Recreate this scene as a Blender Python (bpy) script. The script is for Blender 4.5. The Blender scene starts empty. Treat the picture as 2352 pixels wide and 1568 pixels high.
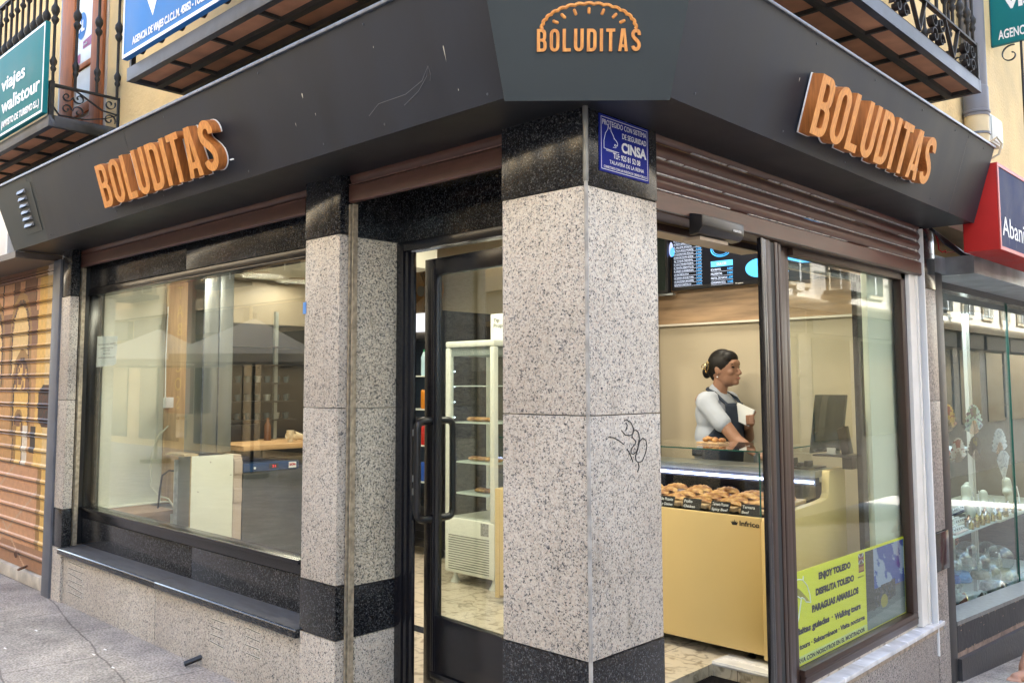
import bpy, bmesh, math, random
from mathutils import Vector, Matrix
R = math.radians
sc = bpy.context.scene
COL = sc.collection
random.seed(7)

# ---------------------------------------------------------------- camera
cam_d = bpy.data.cameras.new("camera"); cam = bpy.data.objects.new("camera", cam_d); COL.objects.link(cam)
_y, _p, _r = R(134.232262), R(4.6679), R(-0.09115)
_f = Vector((math.cos(_y)*math.cos(_p), math.sin(_y)*math.cos(_p), math.sin(_p)))
_rt = Vector((math.sin(_y), -math.cos(_y), 0)); _up = _rt.cross(_f)
_r2 = _rt*math.cos(_r)+_up*math.sin(_r); _u2 = -_rt*math.sin(_r)+_up*math.cos(_r)
_m = Matrix((_r2, _u2, -_f)).transposed().to_4x4(); _m.translation = Vector((1.85703628, -2.35614436, 1.6))
cam.matrix_world = _m
cam_d.sensor_width = 36; cam_d.lens = 36*2028.6/2352
cam_d.shift_x = (1176-1136.04)/2352; cam_d.shift_y = (715.415-784)/2352
cam_d.clip_start = 0.05; cam_d.clip_end = 500
sc.camera = cam
# ---------------------------------------------------------------- sky, sun, exposure
SUN = Vector((-0.50, 0.60, 0.62)).normalized()
w = bpy.data.worlds.new("World"); sc.world = w; w.use_nodes = True
nt = w.node_tree; bg = nt.nodes['Background']; sky = nt.nodes.new('ShaderNodeTexSky')
sky.sky_type = 'NISHITA'; sky.sun_disc = False
sky.sun_elevation = math.asin(SUN.z); sky.sun_rotation = math.atan2(SUN.x, SUN.y)
sky.air_density = 1.0; sky.dust_density = 3.0; sky.ozone_density = 1.0
nt.links.new(sky.outputs[0], bg.inputs[0]); bg.inputs[1].default_value = 0.15
sd = bpy.data.lights.new("sun", 'SUN'); so = bpy.data.objects.new("sun", sd); COL.objects.link(so)
sd.energy = 5; sd.angle = R(0.53); sd.color = (1, .96, .91)
so.rotation_euler = (-SUN).to_track_quat('-Z', 'Y').to_euler(); so.location = SUN*40
sc.view_settings.view_transform = 'Standard'; sc.view_settings.look = 'None'
sc.view_settings.gamma = 1; sc.view_settings.use_curve_mapping = False
sc.view_settings.exposure = 3.0

# ---------------------------------------------------------------- helpers
ORG = {}
def tag(o, label=None, cat=None, group=None, kind=None):
    if label: o['label'] = label
    if cat: o['category'] = cat
    if group: o['group'] = group
    if kind: o['kind'] = kind
    return o
def thing(name, label, cat, loc=(0, 0, 0), rz=0, group=None):
    o = bpy.data.objects.new(name, None); COL.objects.link(o); o.empty_display_size = .1
    o.location = loc; o.rotation_euler = (0, 0, rz); ORG[o.name] = Vector(loc)
    return tag(o, label, cat, group)
def dup(root, loc=None, rot=None, label=None, parent=None):
    c = root.copy(); COL.objects.link(c)
    if parent is not None: c.parent = parent
    if loc is not None: c.location = loc
    if rot is not None: c.rotation_euler = rot
    if label: c['label'] = label
    for ch in list(root.children): dup(ch, parent=c)
    return c

class MB:
    def __init__(s): s.v = []; s.f = []; s.m = []; s.c = []
    def add(s, vs, fs, mi=0, col=None):
        n = len(s.v); s.v += [Vector(p) for p in vs]
        for q in fs:
            s.f.append([n+i for i in q]); s.m.append(mi); s.c.append(col)
        return s
    def box(s, a, b, mi=0, M=None, col=None):
        x0, y0, z0 = [min(a[i], b[i]) for i in range(3)]; x1, y1, z1 = [max(a[i], b[i]) for i in range(3)]
        vs = [Vector(p) for p in ((x0, y0, z0), (x1, y0, z0), (x1, y1, z0), (x0, y1, z0), (x0, y0, z1), (x1, y0, z1), (x1, y1, z1), (x0, y1, z1))]
        if M is not None: vs = [M @ p for p in vs]
        return s.add(vs, [(3, 2, 1, 0), (4, 5, 6, 7), (0, 1, 5, 4), (1, 2, 6, 5), (2, 3, 7, 6), (3, 0, 4, 7)], mi, col)
    def prism(s, poly, ax, a, b, mi=0, M=None):
        n = len(poly)
        def P(p, t):
            q = {'x': (t, p[0], p[1]), 'y': (p[0], t, p[1]), 'z': (p[0], p[1], t)}[ax]
            return (M @ Vector(q)) if M is not None else Vector(q)
        vs = [P(p, a) for p in poly]+[P(p, b) for p in poly]
        fs = [list(range(n))[::-1], list(range(n, 2*n))]+[(i, (i+1) % n, n+(i+1) % n, n+i) for i in range(n)]
        return s.add(vs, fs, mi)
    def tube(s, pts, r, n=8, closed=False, mi=0):
        pts = [Vector(p) for p in pts]; k = len(pts)
        rs = r if isinstance(r, (list, tuple)) else [r]*k
        vs = []; prev = None
        for i, p in enumerate(pts):
            if closed: t = pts[(i+1) % k]-pts[i-1]
            else: t = pts[min(i+1, k-1)]-pts[max(i-1, 0)]
            if t.length < 1e-9: t = Vector((0, 0, 1))
            t.normalize()
            if prev is None:
                a = t.orthogonal().normalized()
            else:
                a = prev - t*prev.dot(t)
                a = a.normalized() if a.length > 1e-6 else t.orthogonal().normalized()
            prev = a; b = t.cross(a)
            for j in range(n):
                an = 2*math.pi*j/n; vs.append(p+(a*math.cos(an)+b*math.sin(an))*rs[i])
        fs = []
        for i in range(k if closed else k-1):
            for j in range(n):
                i2 = (i+1) % k
                fs.append((i*n+j, i*n+(j+1) % n, i2*n+(j+1) % n, i2*n+j))
        if not closed: fs += [list(range(n))[::-1], list(range((k-1)*n, k*n))]
        return s.add(vs, fs, mi)
    def lathe(s, prof, c=(0, 0, 0), n=24, M=None, mi=0):
        c = Vector(c); vs = []
        for r, z in prof:
            for j in range(n):
                an = 2*math.pi*j/n; p = Vector((r*math.cos(an), r*math.sin(an), z))
                if M is not None: p = M @ p
                vs.append(p+c)
        fs = [(i*n+j, i*n+(j+1) % n, (i+1)*n+(j+1) % n, (i+1)*n+j) for i in range(len(prof)-1) for j in range(n)]
        fs += [list(range(n))[::-1], list(range((len(prof)-1)*n, len(prof)*n))]
        return s.add(vs, fs, mi)
    def ell(s, c, r, nu=16, nv=10, M=None, mi=0):
        c = Vector(c); r = (r, r, r) if not isinstance(r, (tuple, list)) else r
        vs = []
        for i in range(nv+1):
            ph = math.pi*i/nv
            for j in range(nu):
                an = 2*math.pi*j/nu
                p = Vector((r[0]*math.sin(ph)*math.cos(an), r[1]*math.sin(ph)*math.sin(an), r[2]*math.cos(ph)))
                if M is not None: p = M @ p
                vs.append(p+c)
        fs = [(i*nu+j, (i+1)*nu+j, (i+1)*nu+(j+1) % nu, i*nu+(j+1) % nu) for i in range(nv) for j in range(nu)]
        return s.add(vs, fs, mi)
    def cap(s, a, b, ra, rb, n=12):
        a = Vector(a); b = Vector(b); s.tube([a, b], [ra, rb], n); s.ell(a, ra, n, 8); s.ell(b, rb, n, 8); return s
    def grid(s, fn, nu, nv, mi=0, colf=None, closed=False):
        vs = [fn(i/nu, j/nv) for j in range(nv+1) for i in range(nu+1)]
        n0 = len(s.v); s.v += [Vector(p) for p in vs]
        for j in range(nv):
            for i in range(nu):
                a = n0+j*(nu+1)+i; s.f.append([a, a+1, a+nu+2, a+nu+1]); s.m.append(mi)
                s.c.append(colf((i+.5)/nu, (j+.5)/nv) if colf else None)
        return s
    def mesh(s, name, org=Vector((0, 0, 0)), bevel=0, smooth=35, seg=2, fix=True):
        me = bpy.data.meshes.new(name); bm = bmesh.new()
        bv = [bm.verts.new(v-org) for v in s.v]
        cl = bm.loops.layers.color.new("Col") if any(c is not None for c in s.c) else None
        for q, mi, c in zip(s.f, s.m, s.c):
            q2 = []
            for i in q:
                if i not in q2: q2.append(i)
            if len(q2) < 3: continue
            try: f = bm.faces.new([bv[i] for i in q2])
            except ValueError: continue
            f.material_index = mi
            if cl and c is not None:
                for l in f.loops: l[cl] = (c[0], c[1], c[2], 1)
        if cl is None:
            bmesh.ops.remove_doubles(bm, verts=bm.verts, dist=1e-6)
        if fix: bmesh.ops.recalc_face_normals(bm, faces=bm.faces)
        if bevel:
            ed = [e for e in bm.edges if len(e.link_faces) == 2 and e.calc_face_angle(0) > R(30)]
            bmesh.ops.bevel(bm, geom=ed, offset=bevel, segments=seg, profile=.6, affect='EDGES', clamp_overlap=True)
        bm.to_mesh(me); bm.free()
        if smooth:
            me.shade_smooth(); me.set_sharp_from_angle(angle=R(smooth))
        return me
    def build(s, name, mat, parent=None, bevel=0, smooth=35, org=None, fix=True, **kw):
        if org is None: org = ORG[root_of(parent).name] if parent else Vector((0, 0, 0))
        me = s.mesh(name, Vector(org), bevel, smooth, fix=fix)
        return put(name, me, mat, parent, **kw)
def root_of(o):
    while o.parent is not None: o = o.parent
    return o
def put(name, me, mat, parent=None, label=None, cat=None, group=None, kind=None, loc=None):
    for m in (mat if isinstance(mat, (list, tuple)) else [mat]): me.materials.append(m)
    o = bpy.data.objects.new(name, me); COL.objects.link(o)
    if parent is not None: o.parent = parent
    else: ORG[o.name] = Vector(loc) if loc else Vector((0, 0, 0))
    if loc: o.location = loc
    return tag(o, label, cat, group, kind)
def remesh(mb, voxel, it=2, org=Vector((0, 0, 0)), dec=None):
    me = mb.mesh("tmp", org, fix=False, smooth=0); o = bpy.data.objects.new("tmp", me); COL.objects.link(o)
    m = o.modifiers.new('r', 'REMESH'); m.mode = 'VOXEL'; m.voxel_size = voxel
    if it:
        q = o.modifiers.new('s', 'SMOOTH'); q.iterations = it; q.factor = .5
    dg = bpy.context.evaluated_depsgraph_get()
    r = bpy.data.meshes.new_from_object(o.evaluated_get(dg)); bpy.data.objects.remove(o)
    r.shade_smooth(); return r
def frame(n_axis):
    z = Vector(n_axis).normalized(); x = z.orthogonal().normalized(); return Matrix((x, z.cross(x), z)).transposed()
def text(s, name, mat, parent, o, u, v, h, width=None, sx=1.0, off=0.0, ext=.0006, align='LEFT', bev=0, lift=.001, **kw):
    cu = bpy.data.curves.new(name, 'FONT'); cu.body = s; cu.size = h/.73; cu.extrude = ext; cu.offset = off
    cu.resolution_u = 3; cu.fill_mode = 'BOTH' if hasattr(cu, 'fill_mode') else cu.fill_mode
    ob = bpy.data.objects.new(name, cu); COL.objects.link(ob)
    dg = bpy.context.evaluated_depsgraph_get()
    me = bpy.data.meshes.new_from_object(ob.evaluated_get(dg)); bpy.data.objects.remove(ob)
    xs = [p.co.x for p in me.vertices]
    if not xs: return None
    x0, x1 = min(xs), max(xs); k = (width/(x1-x0)) if width else sx
    if align == 'CENTER': sh = -(x0+x1)/2*k
    elif align == 'RIGHT': sh = -x1*k
    else: sh = -x0*k
    u = Vector(u).normalized(); v = Vector(v).normalized(); n = u.cross(v); org = ORG[root_of(parent).name] if parent else Vector()
    for p in me.vertices:
        c = p.co; p.co = Vector(o)+u*(c.x*k+sh)+v*c.y+n*(c.z+ext+lift)-org
    return put(name, me, mat, parent, **kw)
def join_me(name, mes):
    bm = bmesh.new()
    for m in mes: bm.from_mesh(m)
    me = bpy.data.meshes.new(name); bm.to_mesh(me); bm.free(); return me

# ---------------------------------------------------------------- materials
MAT = {}
def mat(name, col, rough=.6, metal=0, spec=.5, var=0, vscale=8, vcol=None, bump=0, bscale=60, emit=None, es=0, coat=0, stretch=None, alpha=None, speck=None):
    if name in MAT: return MAT[name]
    m = bpy.data.materials.new(name); m.use_nodes = True; n = m.node_tree.nodes; l = m.node_tree.links
    b = n['Principled BSDF']; b.inputs['Base Color'].default_value = (*col, 1); b.inputs['Roughness'].default_value = rough
    b.inputs['Metallic'].default_value = metal; b.inputs['Specular IOR Level'].default_value = spec
    if coat: b.inputs['Coat Weight'].default_value = coat; b.inputs['Coat Roughness'].default_value = .08
    tc = n.new('ShaderNodeTexCoord'); src = tc.outputs['Object']
    if stretch:
        mp = n.new('ShaderNodeMapping'); mp.inputs['Scale'].default_value = stretch; l.new(src, mp.inputs[0]); src = mp.outputs[0]
    if var:
        no = n.new('ShaderNodeTexNoise'); no.inputs['Scale'].default_value = vscale; no.inputs['Detail'].default_value = 6; l.new(src, no.inputs[0])
        rp = n.new('ShaderNodeValToRGB'); rp.color_ramp.elements[0].position = .3; rp.color_ramp.elements[1].position = .72
        c2 = vcol if vcol else tuple(min(1, c*(1+var)) for c in col)
        rp.color_ramp.elements[0].color = (*[c*(1-var) for c in col], 1); rp.color_ramp.elements[1].color = (*c2, 1)
        l.new(no.outputs[0], rp.inputs[0]); l.new(rp.outputs[0], b.inputs['Base Color'])
        rr = n.new('ShaderNodeMapRange'); rr.inputs[3].default_value = max(.02, rough*.75); rr.inputs[4].default_value = min(1, rough*1.3)
        l.new(no.outputs[0], rr.inputs[0]); l.new(rr.outputs[0], b.inputs['Roughness'])
    if bump:
        nb = n.new('ShaderNodeTexNoise'); nb.inputs['Scale'].default_value = bscale; nb.inputs['Detail'].default_value = 5; l.new(src, nb.inputs[0])
        bp = n.new('ShaderNodeBump'); bp.inputs['Strength'].default_value = bump; bp.inputs['Distance'].default_value = .01
        l.new(nb.outputs[0], bp.inputs['Height']); l.new(bp.outputs[0], b.inputs['Normal'])
    if emit: b.inputs['Emission Color'].default_value = (*emit, 1); b.inputs['Emission Strength'].default_value = es
    if alpha is not None: b.inputs['Alpha'].default_value = alpha
    MAT[name] = m; return m
def granite(name, stops, scale, rough=.3, dist=.006, spec=.5, patch=0):
    m = bpy.data.materials.new(name); m.use_nodes = True; n = m.node_tree.nodes; l = m.node_tree.links; b = n['Principled BSDF']
    tc = n.new('ShaderNodeTexCoord'); no = n.new('ShaderNodeTexNoise'); no.inputs['Scale'].default_value = scale*1.1; no.inputs['Detail'].default_value = 2
    l.new(tc.outputs['Object'], no.inputs[0])
    s1 = n.new('ShaderNodeVectorMath'); s1.operation = 'SUBTRACT'; s1.inputs[1].default_value = (.5, .5, .5); l.new(no.outputs['Color'], s1.inputs[0])
    s2 = n.new('ShaderNodeVectorMath'); s2.operation = 'SCALE'; s2.inputs['Scale'].default_value = dist*2.5; l.new(s1.outputs[0], s2.inputs[0])
    s3 = n.new('ShaderNodeVectorMath'); s3.operation = 'ADD'; l.new(tc.outputs['Object'], s3.inputs[0]); l.new(s2.outputs[0], s3.inputs[1])
    vo = n.new('ShaderNodeTexVoronoi'); vo.inputs['Scale'].default_value = scale; l.new(s3.outputs[0], vo.inputs['Vector'])
    sp = n.new('ShaderNodeSeparateColor'); l.new(vo.outputs['Color'], sp.inputs[0])
    rp = n.new('ShaderNodeValToRGB'); cr = rp.color_ramp; cr.interpolation = 'CONSTANT'
    while len(cr.elements) < len(stops): cr.elements.new(.5)
    for e, (p, c) in zip(cr.elements, stops): e.position = p; e.color = (*c, 1)
    # cluster noise shifts which grains are dark
    n2 = n.new('ShaderNodeTexNoise'); n2.inputs['Scale'].default_value = scale*.22; n2.inputs['Detail'].default_value = 3; l.new(tc.outputs['Object'], n2.inputs[0])
    a = n.new('ShaderNodeMath'); a.operation = 'MULTIPLY_ADD'; a.inputs[1].default_value = .35; a.inputs[2].default_value = -.175; l.new(n2.outputs[0], a.inputs[0])
    ad = n.new('ShaderNodeMath'); ad.operation = 'ADD'; ad.use_clamp = True; l.new(sp.outputs[0], ad.inputs[0]); l.new(a.outputs[0], ad.inputs[1])
    l.new(ad.outputs[0], rp.inputs[0])
    out = rp.outputs[0]
    # broad stains and tone shifts of the stone
    n3 = n.new('ShaderNodeTexNoise'); n3.inputs['Scale'].default_value = 2.2; n3.inputs['Detail'].default_value = 5; l.new(tc.outputs['Object'], n3.inputs[0])
    r3 = n.new('ShaderNodeValToRGB'); r3.color_ramp.elements[0].position = .32; r3.color_ramp.elements[1].position = .66
    r3.color_ramp.elements[0].color = (1-patch, 1-patch*1.15, 1-patch*1.3, 1); r3.color_ramp.elements[1].color = (1, 1, 1, 1); l.new(n3.outputs[0], r3.inputs[0])
    mx = n.new('ShaderNodeMix'); mx.data_type = 'RGBA'; mx.blend_type = 'MULTIPLY'; mx.inputs[0].default_value = 1
    l.new(out, mx.inputs[6]); l.new(r3.outputs[0], mx.inputs[7])
    ge = n.new('ShaderNodeNewGeometry'); ri = n.new('ShaderNodeMapRange'); ri.inputs[3].default_value = .90; ri.inputs[4].default_value = 1.06; l.new(ge.outputs['Random Per Island'], ri.inputs[0])
    sv = n.new('ShaderNodeVectorMath'); sv.operation = 'SCALE'; l.new(mx.outputs[2], sv.inputs[0]); l.new(ri.outputs[0], sv.inputs['Scale'])
    # streaky wear and dirt
    mp = n.new('ShaderNodeMapping'); mp.inputs['Scale'].default_value = (7, 7, 1.3); l.new(tc.outputs['Object'], mp.inputs[0])
    n4 = n.new('ShaderNodeTexNoise'); n4.inputs['Scale'].default_value = 2.0; n4.inputs['Detail'].default_value = 8; n4.inputs['Roughness'].default_value = .65; l.new(mp.outputs[0], n4.inputs[0])
    r4 = n.new('ShaderNodeValToRGB'); r4.color_ramp.elements[0].position = .56; r4.color_ramp.elements[1].position = .74
    r4.color_ramp.elements[0].color = (1, 1, 1, 1); r4.color_ramp.elements[1].color = (1-patch*1.8, 1-patch*1.9, 1-patch*2.1, 1); l.new(n4.outputs[0], r4.inputs[0])
    mz = n.new('ShaderNodeMix'); mz.data_type = 'RGBA'; mz.blend_type = 'MULTIPLY'; mz.inputs[0].default_value = 1; l.new(sv.outputs[0], mz.inputs[6]); l.new(r4.outputs[0], mz.inputs[7]); l.new(mz.outputs[2], b.inputs['Base Color'])
    b.inputs['Roughness'].default_value = rough; b.inputs['Specular IOR Level'].default_value = spec
    rr = n.new('ShaderNodeMapRange'); rr.inputs[3].default_value = rough*.8; rr.inputs[4].default_value = rough*1.5; l.new(n3.outputs[0], rr.inputs[0]); l.new(rr.outputs[0], b.inputs['Roughness'])
    MAT[name] = m; return m
def colmat(name, rough=.6, spec=.5, emit=0, coat=0, bump=0, bscale=200):
    m = bpy.data.materials.new(name); m.use_nodes = True; n = m.node_tree.nodes; l = m.node_tree.links; b = n['Principled BSDF']
    vc = n.new('ShaderNodeVertexColor'); vc.layer_name = "Col"; l.new(vc.outputs[0], b.inputs['Base Color'])
    b.inputs['Roughness'].default_value = rough; b.inputs['Specular IOR Level'].default_value = spec
    if emit: l.new(vc.outputs[0], b.inputs['Emission Color']); b.inputs['Emission Strength'].default_value = emit
    if coat: b.inputs['Coat Weight'].default_value = coat
    if bump:
        nb = n.new('ShaderNodeTexNoise'); nb.inputs['Scale'].default_value = bscale
        bp = n.new('ShaderNodeBump'); bp.inputs['Strength'].default_value = bump; bp.inputs['Distance'].default_value = .005
        l.new(nb.outputs[0], bp.inputs['Height']); l.new(bp.outputs[0], b.inputs['Normal'])
    MAT[name] = m; return m
def glass(name, tint=(.93, .97, .95), f0=.06, mx_=1.0):
    m = bpy.data.materials.new(name); m.use_nodes = True; n = m.node_tree.nodes; l = m.node_tree.links
    for x in list(n):
        if x.type != 'OUTPUT_MATERIAL': n.remove(x)
    out = [x for x in n if x.type == 'OUTPUT_MATERIAL'][0]
    ge = n.new('ShaderNodeNewGeometry'); d = n.new('ShaderNodeVectorMath'); d.operation = 'DOT_PRODUCT'
    l.new(ge.outputs['Incoming'], d.inputs[0]); l.new(ge.outputs['Normal'], d.inputs[1])
    a = n.new('ShaderNodeMath'); a.operation = 'ABSOLUTE'; l.new(d.outputs['Value'], a.inputs[0])
    i = n.new('ShaderNodeMath'); i.operation = 'SUBTRACT'; i.inputs[0].default_value = 1; i.use_clamp = True; l.new(a.outputs[0], i.inputs[1])
    p = n.new('ShaderNodeMath'); p.operation = 'POWER'; p.inputs[1].default_value = 5; l.new(i.outputs[0], p.inputs[0])
    q = n.new('ShaderNodeMath'); q.operation = 'MULTIPLY_ADD'; q.inputs[1].default_value = (1-f0)*mx_; q.inputs[2].default_value = f0; l.new(p.outputs[0], q.inputs[0])
    tr = n.new('ShaderNodeBsdfTransparent'); tr.inputs[0].default_value = (*tint, 1)
    gl = n.new('ShaderNodeBsdfGlossy'); gl.inputs['Roughness'].default_value = .0; gl.inputs[0].default_value = (1, 1, 1, 1)
    ms = n.new('ShaderNodeMixShader'); l.new(q.outputs[0], ms.inputs[0]); l.new(tr.outputs[0], ms.inputs[1]); l.new(gl.outputs[0], ms.inputs[2])
    l.new(ms.outputs[0], out.inputs[0]); MAT[name] = m; return m

G_L = granite('granite light', [(0, (.045, .047, .055)), (.09, (.24, .24, .25)), (.20, (.44, .40, .35)), (.36, (.57, .53, .46)), (.62, (.655, .625, .565)), (.90, (.57, .48, .40))], 205, .33, patch=.15)
G_J = granite('granite jamb', [(0, (.03, .032, .035)), (.14, (.20, .20, .19)), (.28, (.44, .41, .33)), (.46, (.64, .60, .49)), (.72, (.76, .72, .62)), (.88, (.60, .53, .41))], 190, .3, patch=.16)
G_G = granite('granite grey pink', [(0, (.03, .032, .038)), (.17, (.14, .14, .15)), (.32, (.30, .27, .25)), (.55, (.42, .38, .35)), (.78, (.50, .47, .44)), (.9, (.40, .32, .28))], 195, .34, patch=.16)
G_D = granite('granite black', [(0, (.006, .007, .009)), (.35, (.014, .015, .018)), (.62, (.028, .03, .033)), (.84, (.06, .062, .066)), (.95, (.11, .112, .115))], 230, .14, dist=.004, patch=.1)
M_FAS = mat('fascia anthracite', (.015, .019, .029), .5, var=.30, vscale=1.7, stretch=(2.2, 2.2, .6), bump=.03, bscale=8, spec=.35)
M_FAS2 = mat('fascia corner grey', (.027, .036, .040), .5, var=.16, vscale=2.4, spec=.35)
M_SOF = mat('soffit black', (.012, .013, .016), .4, var=.2, vscale=3)
M_TRIM = mat('galvanised trim', (.13, .15, .19), .4, .5, var=.4, vscale=30)
M_BLACK = mat('black aluminium', (.008, .008, .011), .22, spec=.7, var=.2, vscale=12)
M_BROWN = mat('brown shutter paint', (.095, .042, .032), .34, var=.22, vscale=9, spec=.6, stretch=(1, 1, 6))
M_BROWN2 = mat('brown aluminium', (.042, .022, .016), .36, spec=.5, var=.12, vscale=3)
M_RAIL = mat('worn rail', (.42, .36, .27), .45, .4, var=.4, vscale=40)
M_WHITE = mat('white paint', (.78, .76, .72), .5, var=.05, vscale=10)
M_PLAST = mat('yellow plaster', (.74, .57, .29), .9, var=.13, vscale=3, bump=.5, bscale=45)
M_PLAST2 = mat('pale plaster', (.55, .50, .42), .9, var=.15, vscale=6, bump=.4, bscale=70)
M_IRON = mat('wrought iron', (.022, .023, .024), .55, .3, var=.4, vscale=30, bump=.2)
M_SLAB = mat('balcony steel', (.040, .046, .058), .5, .2, var=.45, vscale=7, vcol=(.095, .11, .14))
M_TILE = mat('terracotta tile', (.62, .31, .18), .8, var=.25, vscale=5, bump=.15)
M_WOODL = mat('letter wood', (.68, .25, .05), .45, var=.2, vscale=5, stretch=(20, 20, 1.5), vcol=(.84, .38, .09))
M_WOODL_SHADED = mat('letter wood shaded side', (.44, .15, .035), .5, var=.3, vscale=5, stretch=(16, 16, 2))  # darker copy of the letter wood, side shading put into the colour
M_DOORW = mat('varnished door wood', (.34, .115, .04), .6, spec=.25, var=.3, vscale=5, stretch=(12, 12, 1.2))
M_CREAM = mat('cream wall', (.50, .43, .31), .7, var=.03, vscale=3)
M_CREAM2 = mat('pale cream wall', (.70, .70, .60), .6, var=.04, vscale=2)
M_OAK = mat('oak panel', (.33, .22, .13), .5, var=.35, vscale=3, stretch=(1, 1, 9))
M_OAKV = mat('oak panel upright', (.42, .29, .16), .5, var=.3, vscale=3, stretch=(14, 14, 1))
M_YEL = mat('yellow counter', (.64, .47, .20), .38, var=.03, vscale=2)
M_STEEL = mat('brushed steel', (.30, .32, .33), .32, .8, var=.05, vscale=3, stretch=(14, 14, 1))
M_STEELD = mat('dull steel', (.30, .32, .30), .3, .7, var=.15, vscale=4)
M_GLASS = glass('window glass', (.93, .965, .94), .085, .8)
M_GLASSR = glass('right window glass', (.93, .97, .95), .045, .45)
M_GLASSN = glass('neighbour glass', (.90, .97, .96), .04, .5)
M_GLASSC = glass('clear glass', (.97, .985, .98), .035)
M_GLASSE = mat('glass edge', (.02, .10, .08), .15)
M_LED = mat('led strip', (1, 1, 1), emit=(.50, .60, 1), es=1.8)
M_LEDW = mat('fridge led', (1, 1, 1), emit=(.7, .9, 1), es=.9)
M_LAMP = mat('downlight lamp', (1, 1, 1), emit=(1, .86, .62), es=1.4)
M_PAPER = mat('paper', (.80, .82, .80), .7)
M_INK = mat('ink', (.012, .012, .014), .6)
M_TEAL = mat('teal sign', (.006, .18, .21), .55, spec=.25, var=.08, vscale=4)
M_TEALD = mat('teal sign edge', (.004, .11, .13), .35)
M_BLUE = mat('blue sign', (.02, .20, .60), .55, spec=.25, var=.07, vscale=4)
M_SIGNW = mat('sign white', (.82, .84, .86), .35)
M_CHALK = mat('chalk white', (.85, .85, .84), .7)
M_BLK = mat('black plastic', (.010, .010, .012), .3, spec=.5)
M_FW = mat('white enamel', (.70, .72, .66), .35, var=.03, vscale=4)
M_RED = mat('red sign', (.45, .02, .018), .6, spec=.25, var=.1, vscale=6)
M_NAVY = mat('navy sign', (.025, .035, .10), .6, spec=.15, var=.15, vscale=7)
M_GREYP = mat('grey painted metal', (.13, .14, .165), .5, var=.15, vscale=12)
M_MARB = mat('white marble', (.70, .70, .72), .25, var=.2, vscale=7, stretch=(1, 2, 1))
M_SCREW = mat('screw head', (.10, .11, .13), .35, .8)
M_WORN = mat('worn white line', (.62, .60, .58), .7, var=.4, vscale=60)
M_DIRTW = mat('bird dropping', (.62, .60, .5), .8)
M_COL = colmat('painted surface', .55)
M_COLG = colmat('printed gloss', .3, coat=.3)
# ================================================================ ground and streets
def gz(x, y):
    return .11-.095*max(0, y)-.012*max(0, -y)-.02*max(0, x-.3)
m = bpy.data.materials.new('stone pavement'); m.use_nodes = True; n = m.node_tree.nodes; l = m.node_tree.links; b = n['Principled BSDF']
tc = n.new('ShaderNodeTexCoord'); mp = n.new('ShaderNodeMapping'); mp.inputs['Rotation'].default_value = (0, 0, R(10)); mp.inputs['Location'].default_value = (.2, .33, 0)
l.new(tc.outputs['Object'], mp.inputs[0])
nd = n.new('ShaderNodeTexNoise'); nd.inputs['Scale'].default_value = 3; l.new(tc.outputs['Object'], nd.inputs[0])
va = n.new('ShaderNodeVectorMath'); va.operation = 'MULTIPLY_ADD'; va.inputs[1].default_value = (.05, .05, 0); l.new(nd.outputs['Color'], va.inputs[0]); l.new(mp.outputs[0], va.inputs[2])
bk = n.new('ShaderNodeTexBrick'); bk.inputs['Scale'].default_value = 1; bk.inputs['Mortar Size'].default_value = .006; bk.inputs['Mortar Smooth'].default_value = .3
bk.inputs['Brick Width'].default_value = 1.15; bk.inputs['Row Height'].default_value = .48; bk.inputs['Color1'].default_value = (.34, .30, .265, 1); bk.inputs['Color2'].default_value = (.38, .34, .305, 1); bk.inputs['Mortar'].default_value = (.20, .175, .155, 1)
l.new(va.outputs[0], bk.inputs['Vector'])
n1 = n.new('ShaderNodeTexNoise'); n1.inputs['Scale'].default_value = 90; n1.inputs['Detail'].default_value = 4; l.new(tc.outputs['Object'], n1.inputs[0])
n2 = n.new('ShaderNodeTexNoise'); n2.inputs['Scale'].default_value = 4; n2.inputs['Detail'].default_value = 7; l.new(tc.outputs['Object'], n2.inputs[0])
r1 = n.new('ShaderNodeMapRange'); r1.inputs[1].default_value = .3; r1.inputs[2].default_value = .7; r1.inputs[3].default_value = .50; r1.inputs[4].default_value = 1.5; l.new(n1.outputs[0], r1.inputs[0])
r2 = n.new('ShaderNodeMapRange'); r2.inputs[1].default_value = .3; r2.inputs[2].default_value = .7; r2.inputs[3].default_value = .66; r2.inputs[4].default_value = 1.22; l.new(n2.outputs[0], r2.inputs[0])
mm = n.new('ShaderNodeMath'); mm.operation = 'MULTIPLY'; l.new(r1.outputs[0], mm.inputs[0]); l.new(r2.outputs[0], mm.inputs[1])
sc_ = n.new('ShaderNodeVectorMath'); sc_.operation = 'SCALE'; l.new(bk.outputs[0], sc_.inputs[0]); l.new(mm.outputs[0], sc_.inputs['Scale']); l.new(sc_.outputs[0], b.inputs['Base Color'])
b.inputs['Roughness'].default_value = .85
bp = n.new('ShaderNodeBump'); bp.inputs['Strength'].default_value = .6; bp.inputs['Distance'].default_value = .006; l.new(mm.outputs[0], bp.inputs['Height']); l.new(bp.outputs[0], b.inputs['Normal'])
M_PAVE = m
g = MB()
xs = [-60, -30, -14, -8, -6, -5, -4, -3, -2, -1, 0, .3, 1, 2, 3, 5, 9, 20, 60]; ys = [-60, -30, -14, -8, -5, -3, -2, -1, 0, 1, 2, 3, 4, 5, 6, 8, 12, 20, 60]
vs = [(x, y, gz(x, y)) for y in ys for x in xs]; nx = len(xs)
g.add(vs, [(j*nx+i, j*nx+i+1, (j+1)*nx+i+1, (j+1)*nx+i) for j in range(len(ys)-1) for i in range(nx-1)])
tag(g.build('pavement', M_PAVE, smooth=0), kind='structure')
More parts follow.
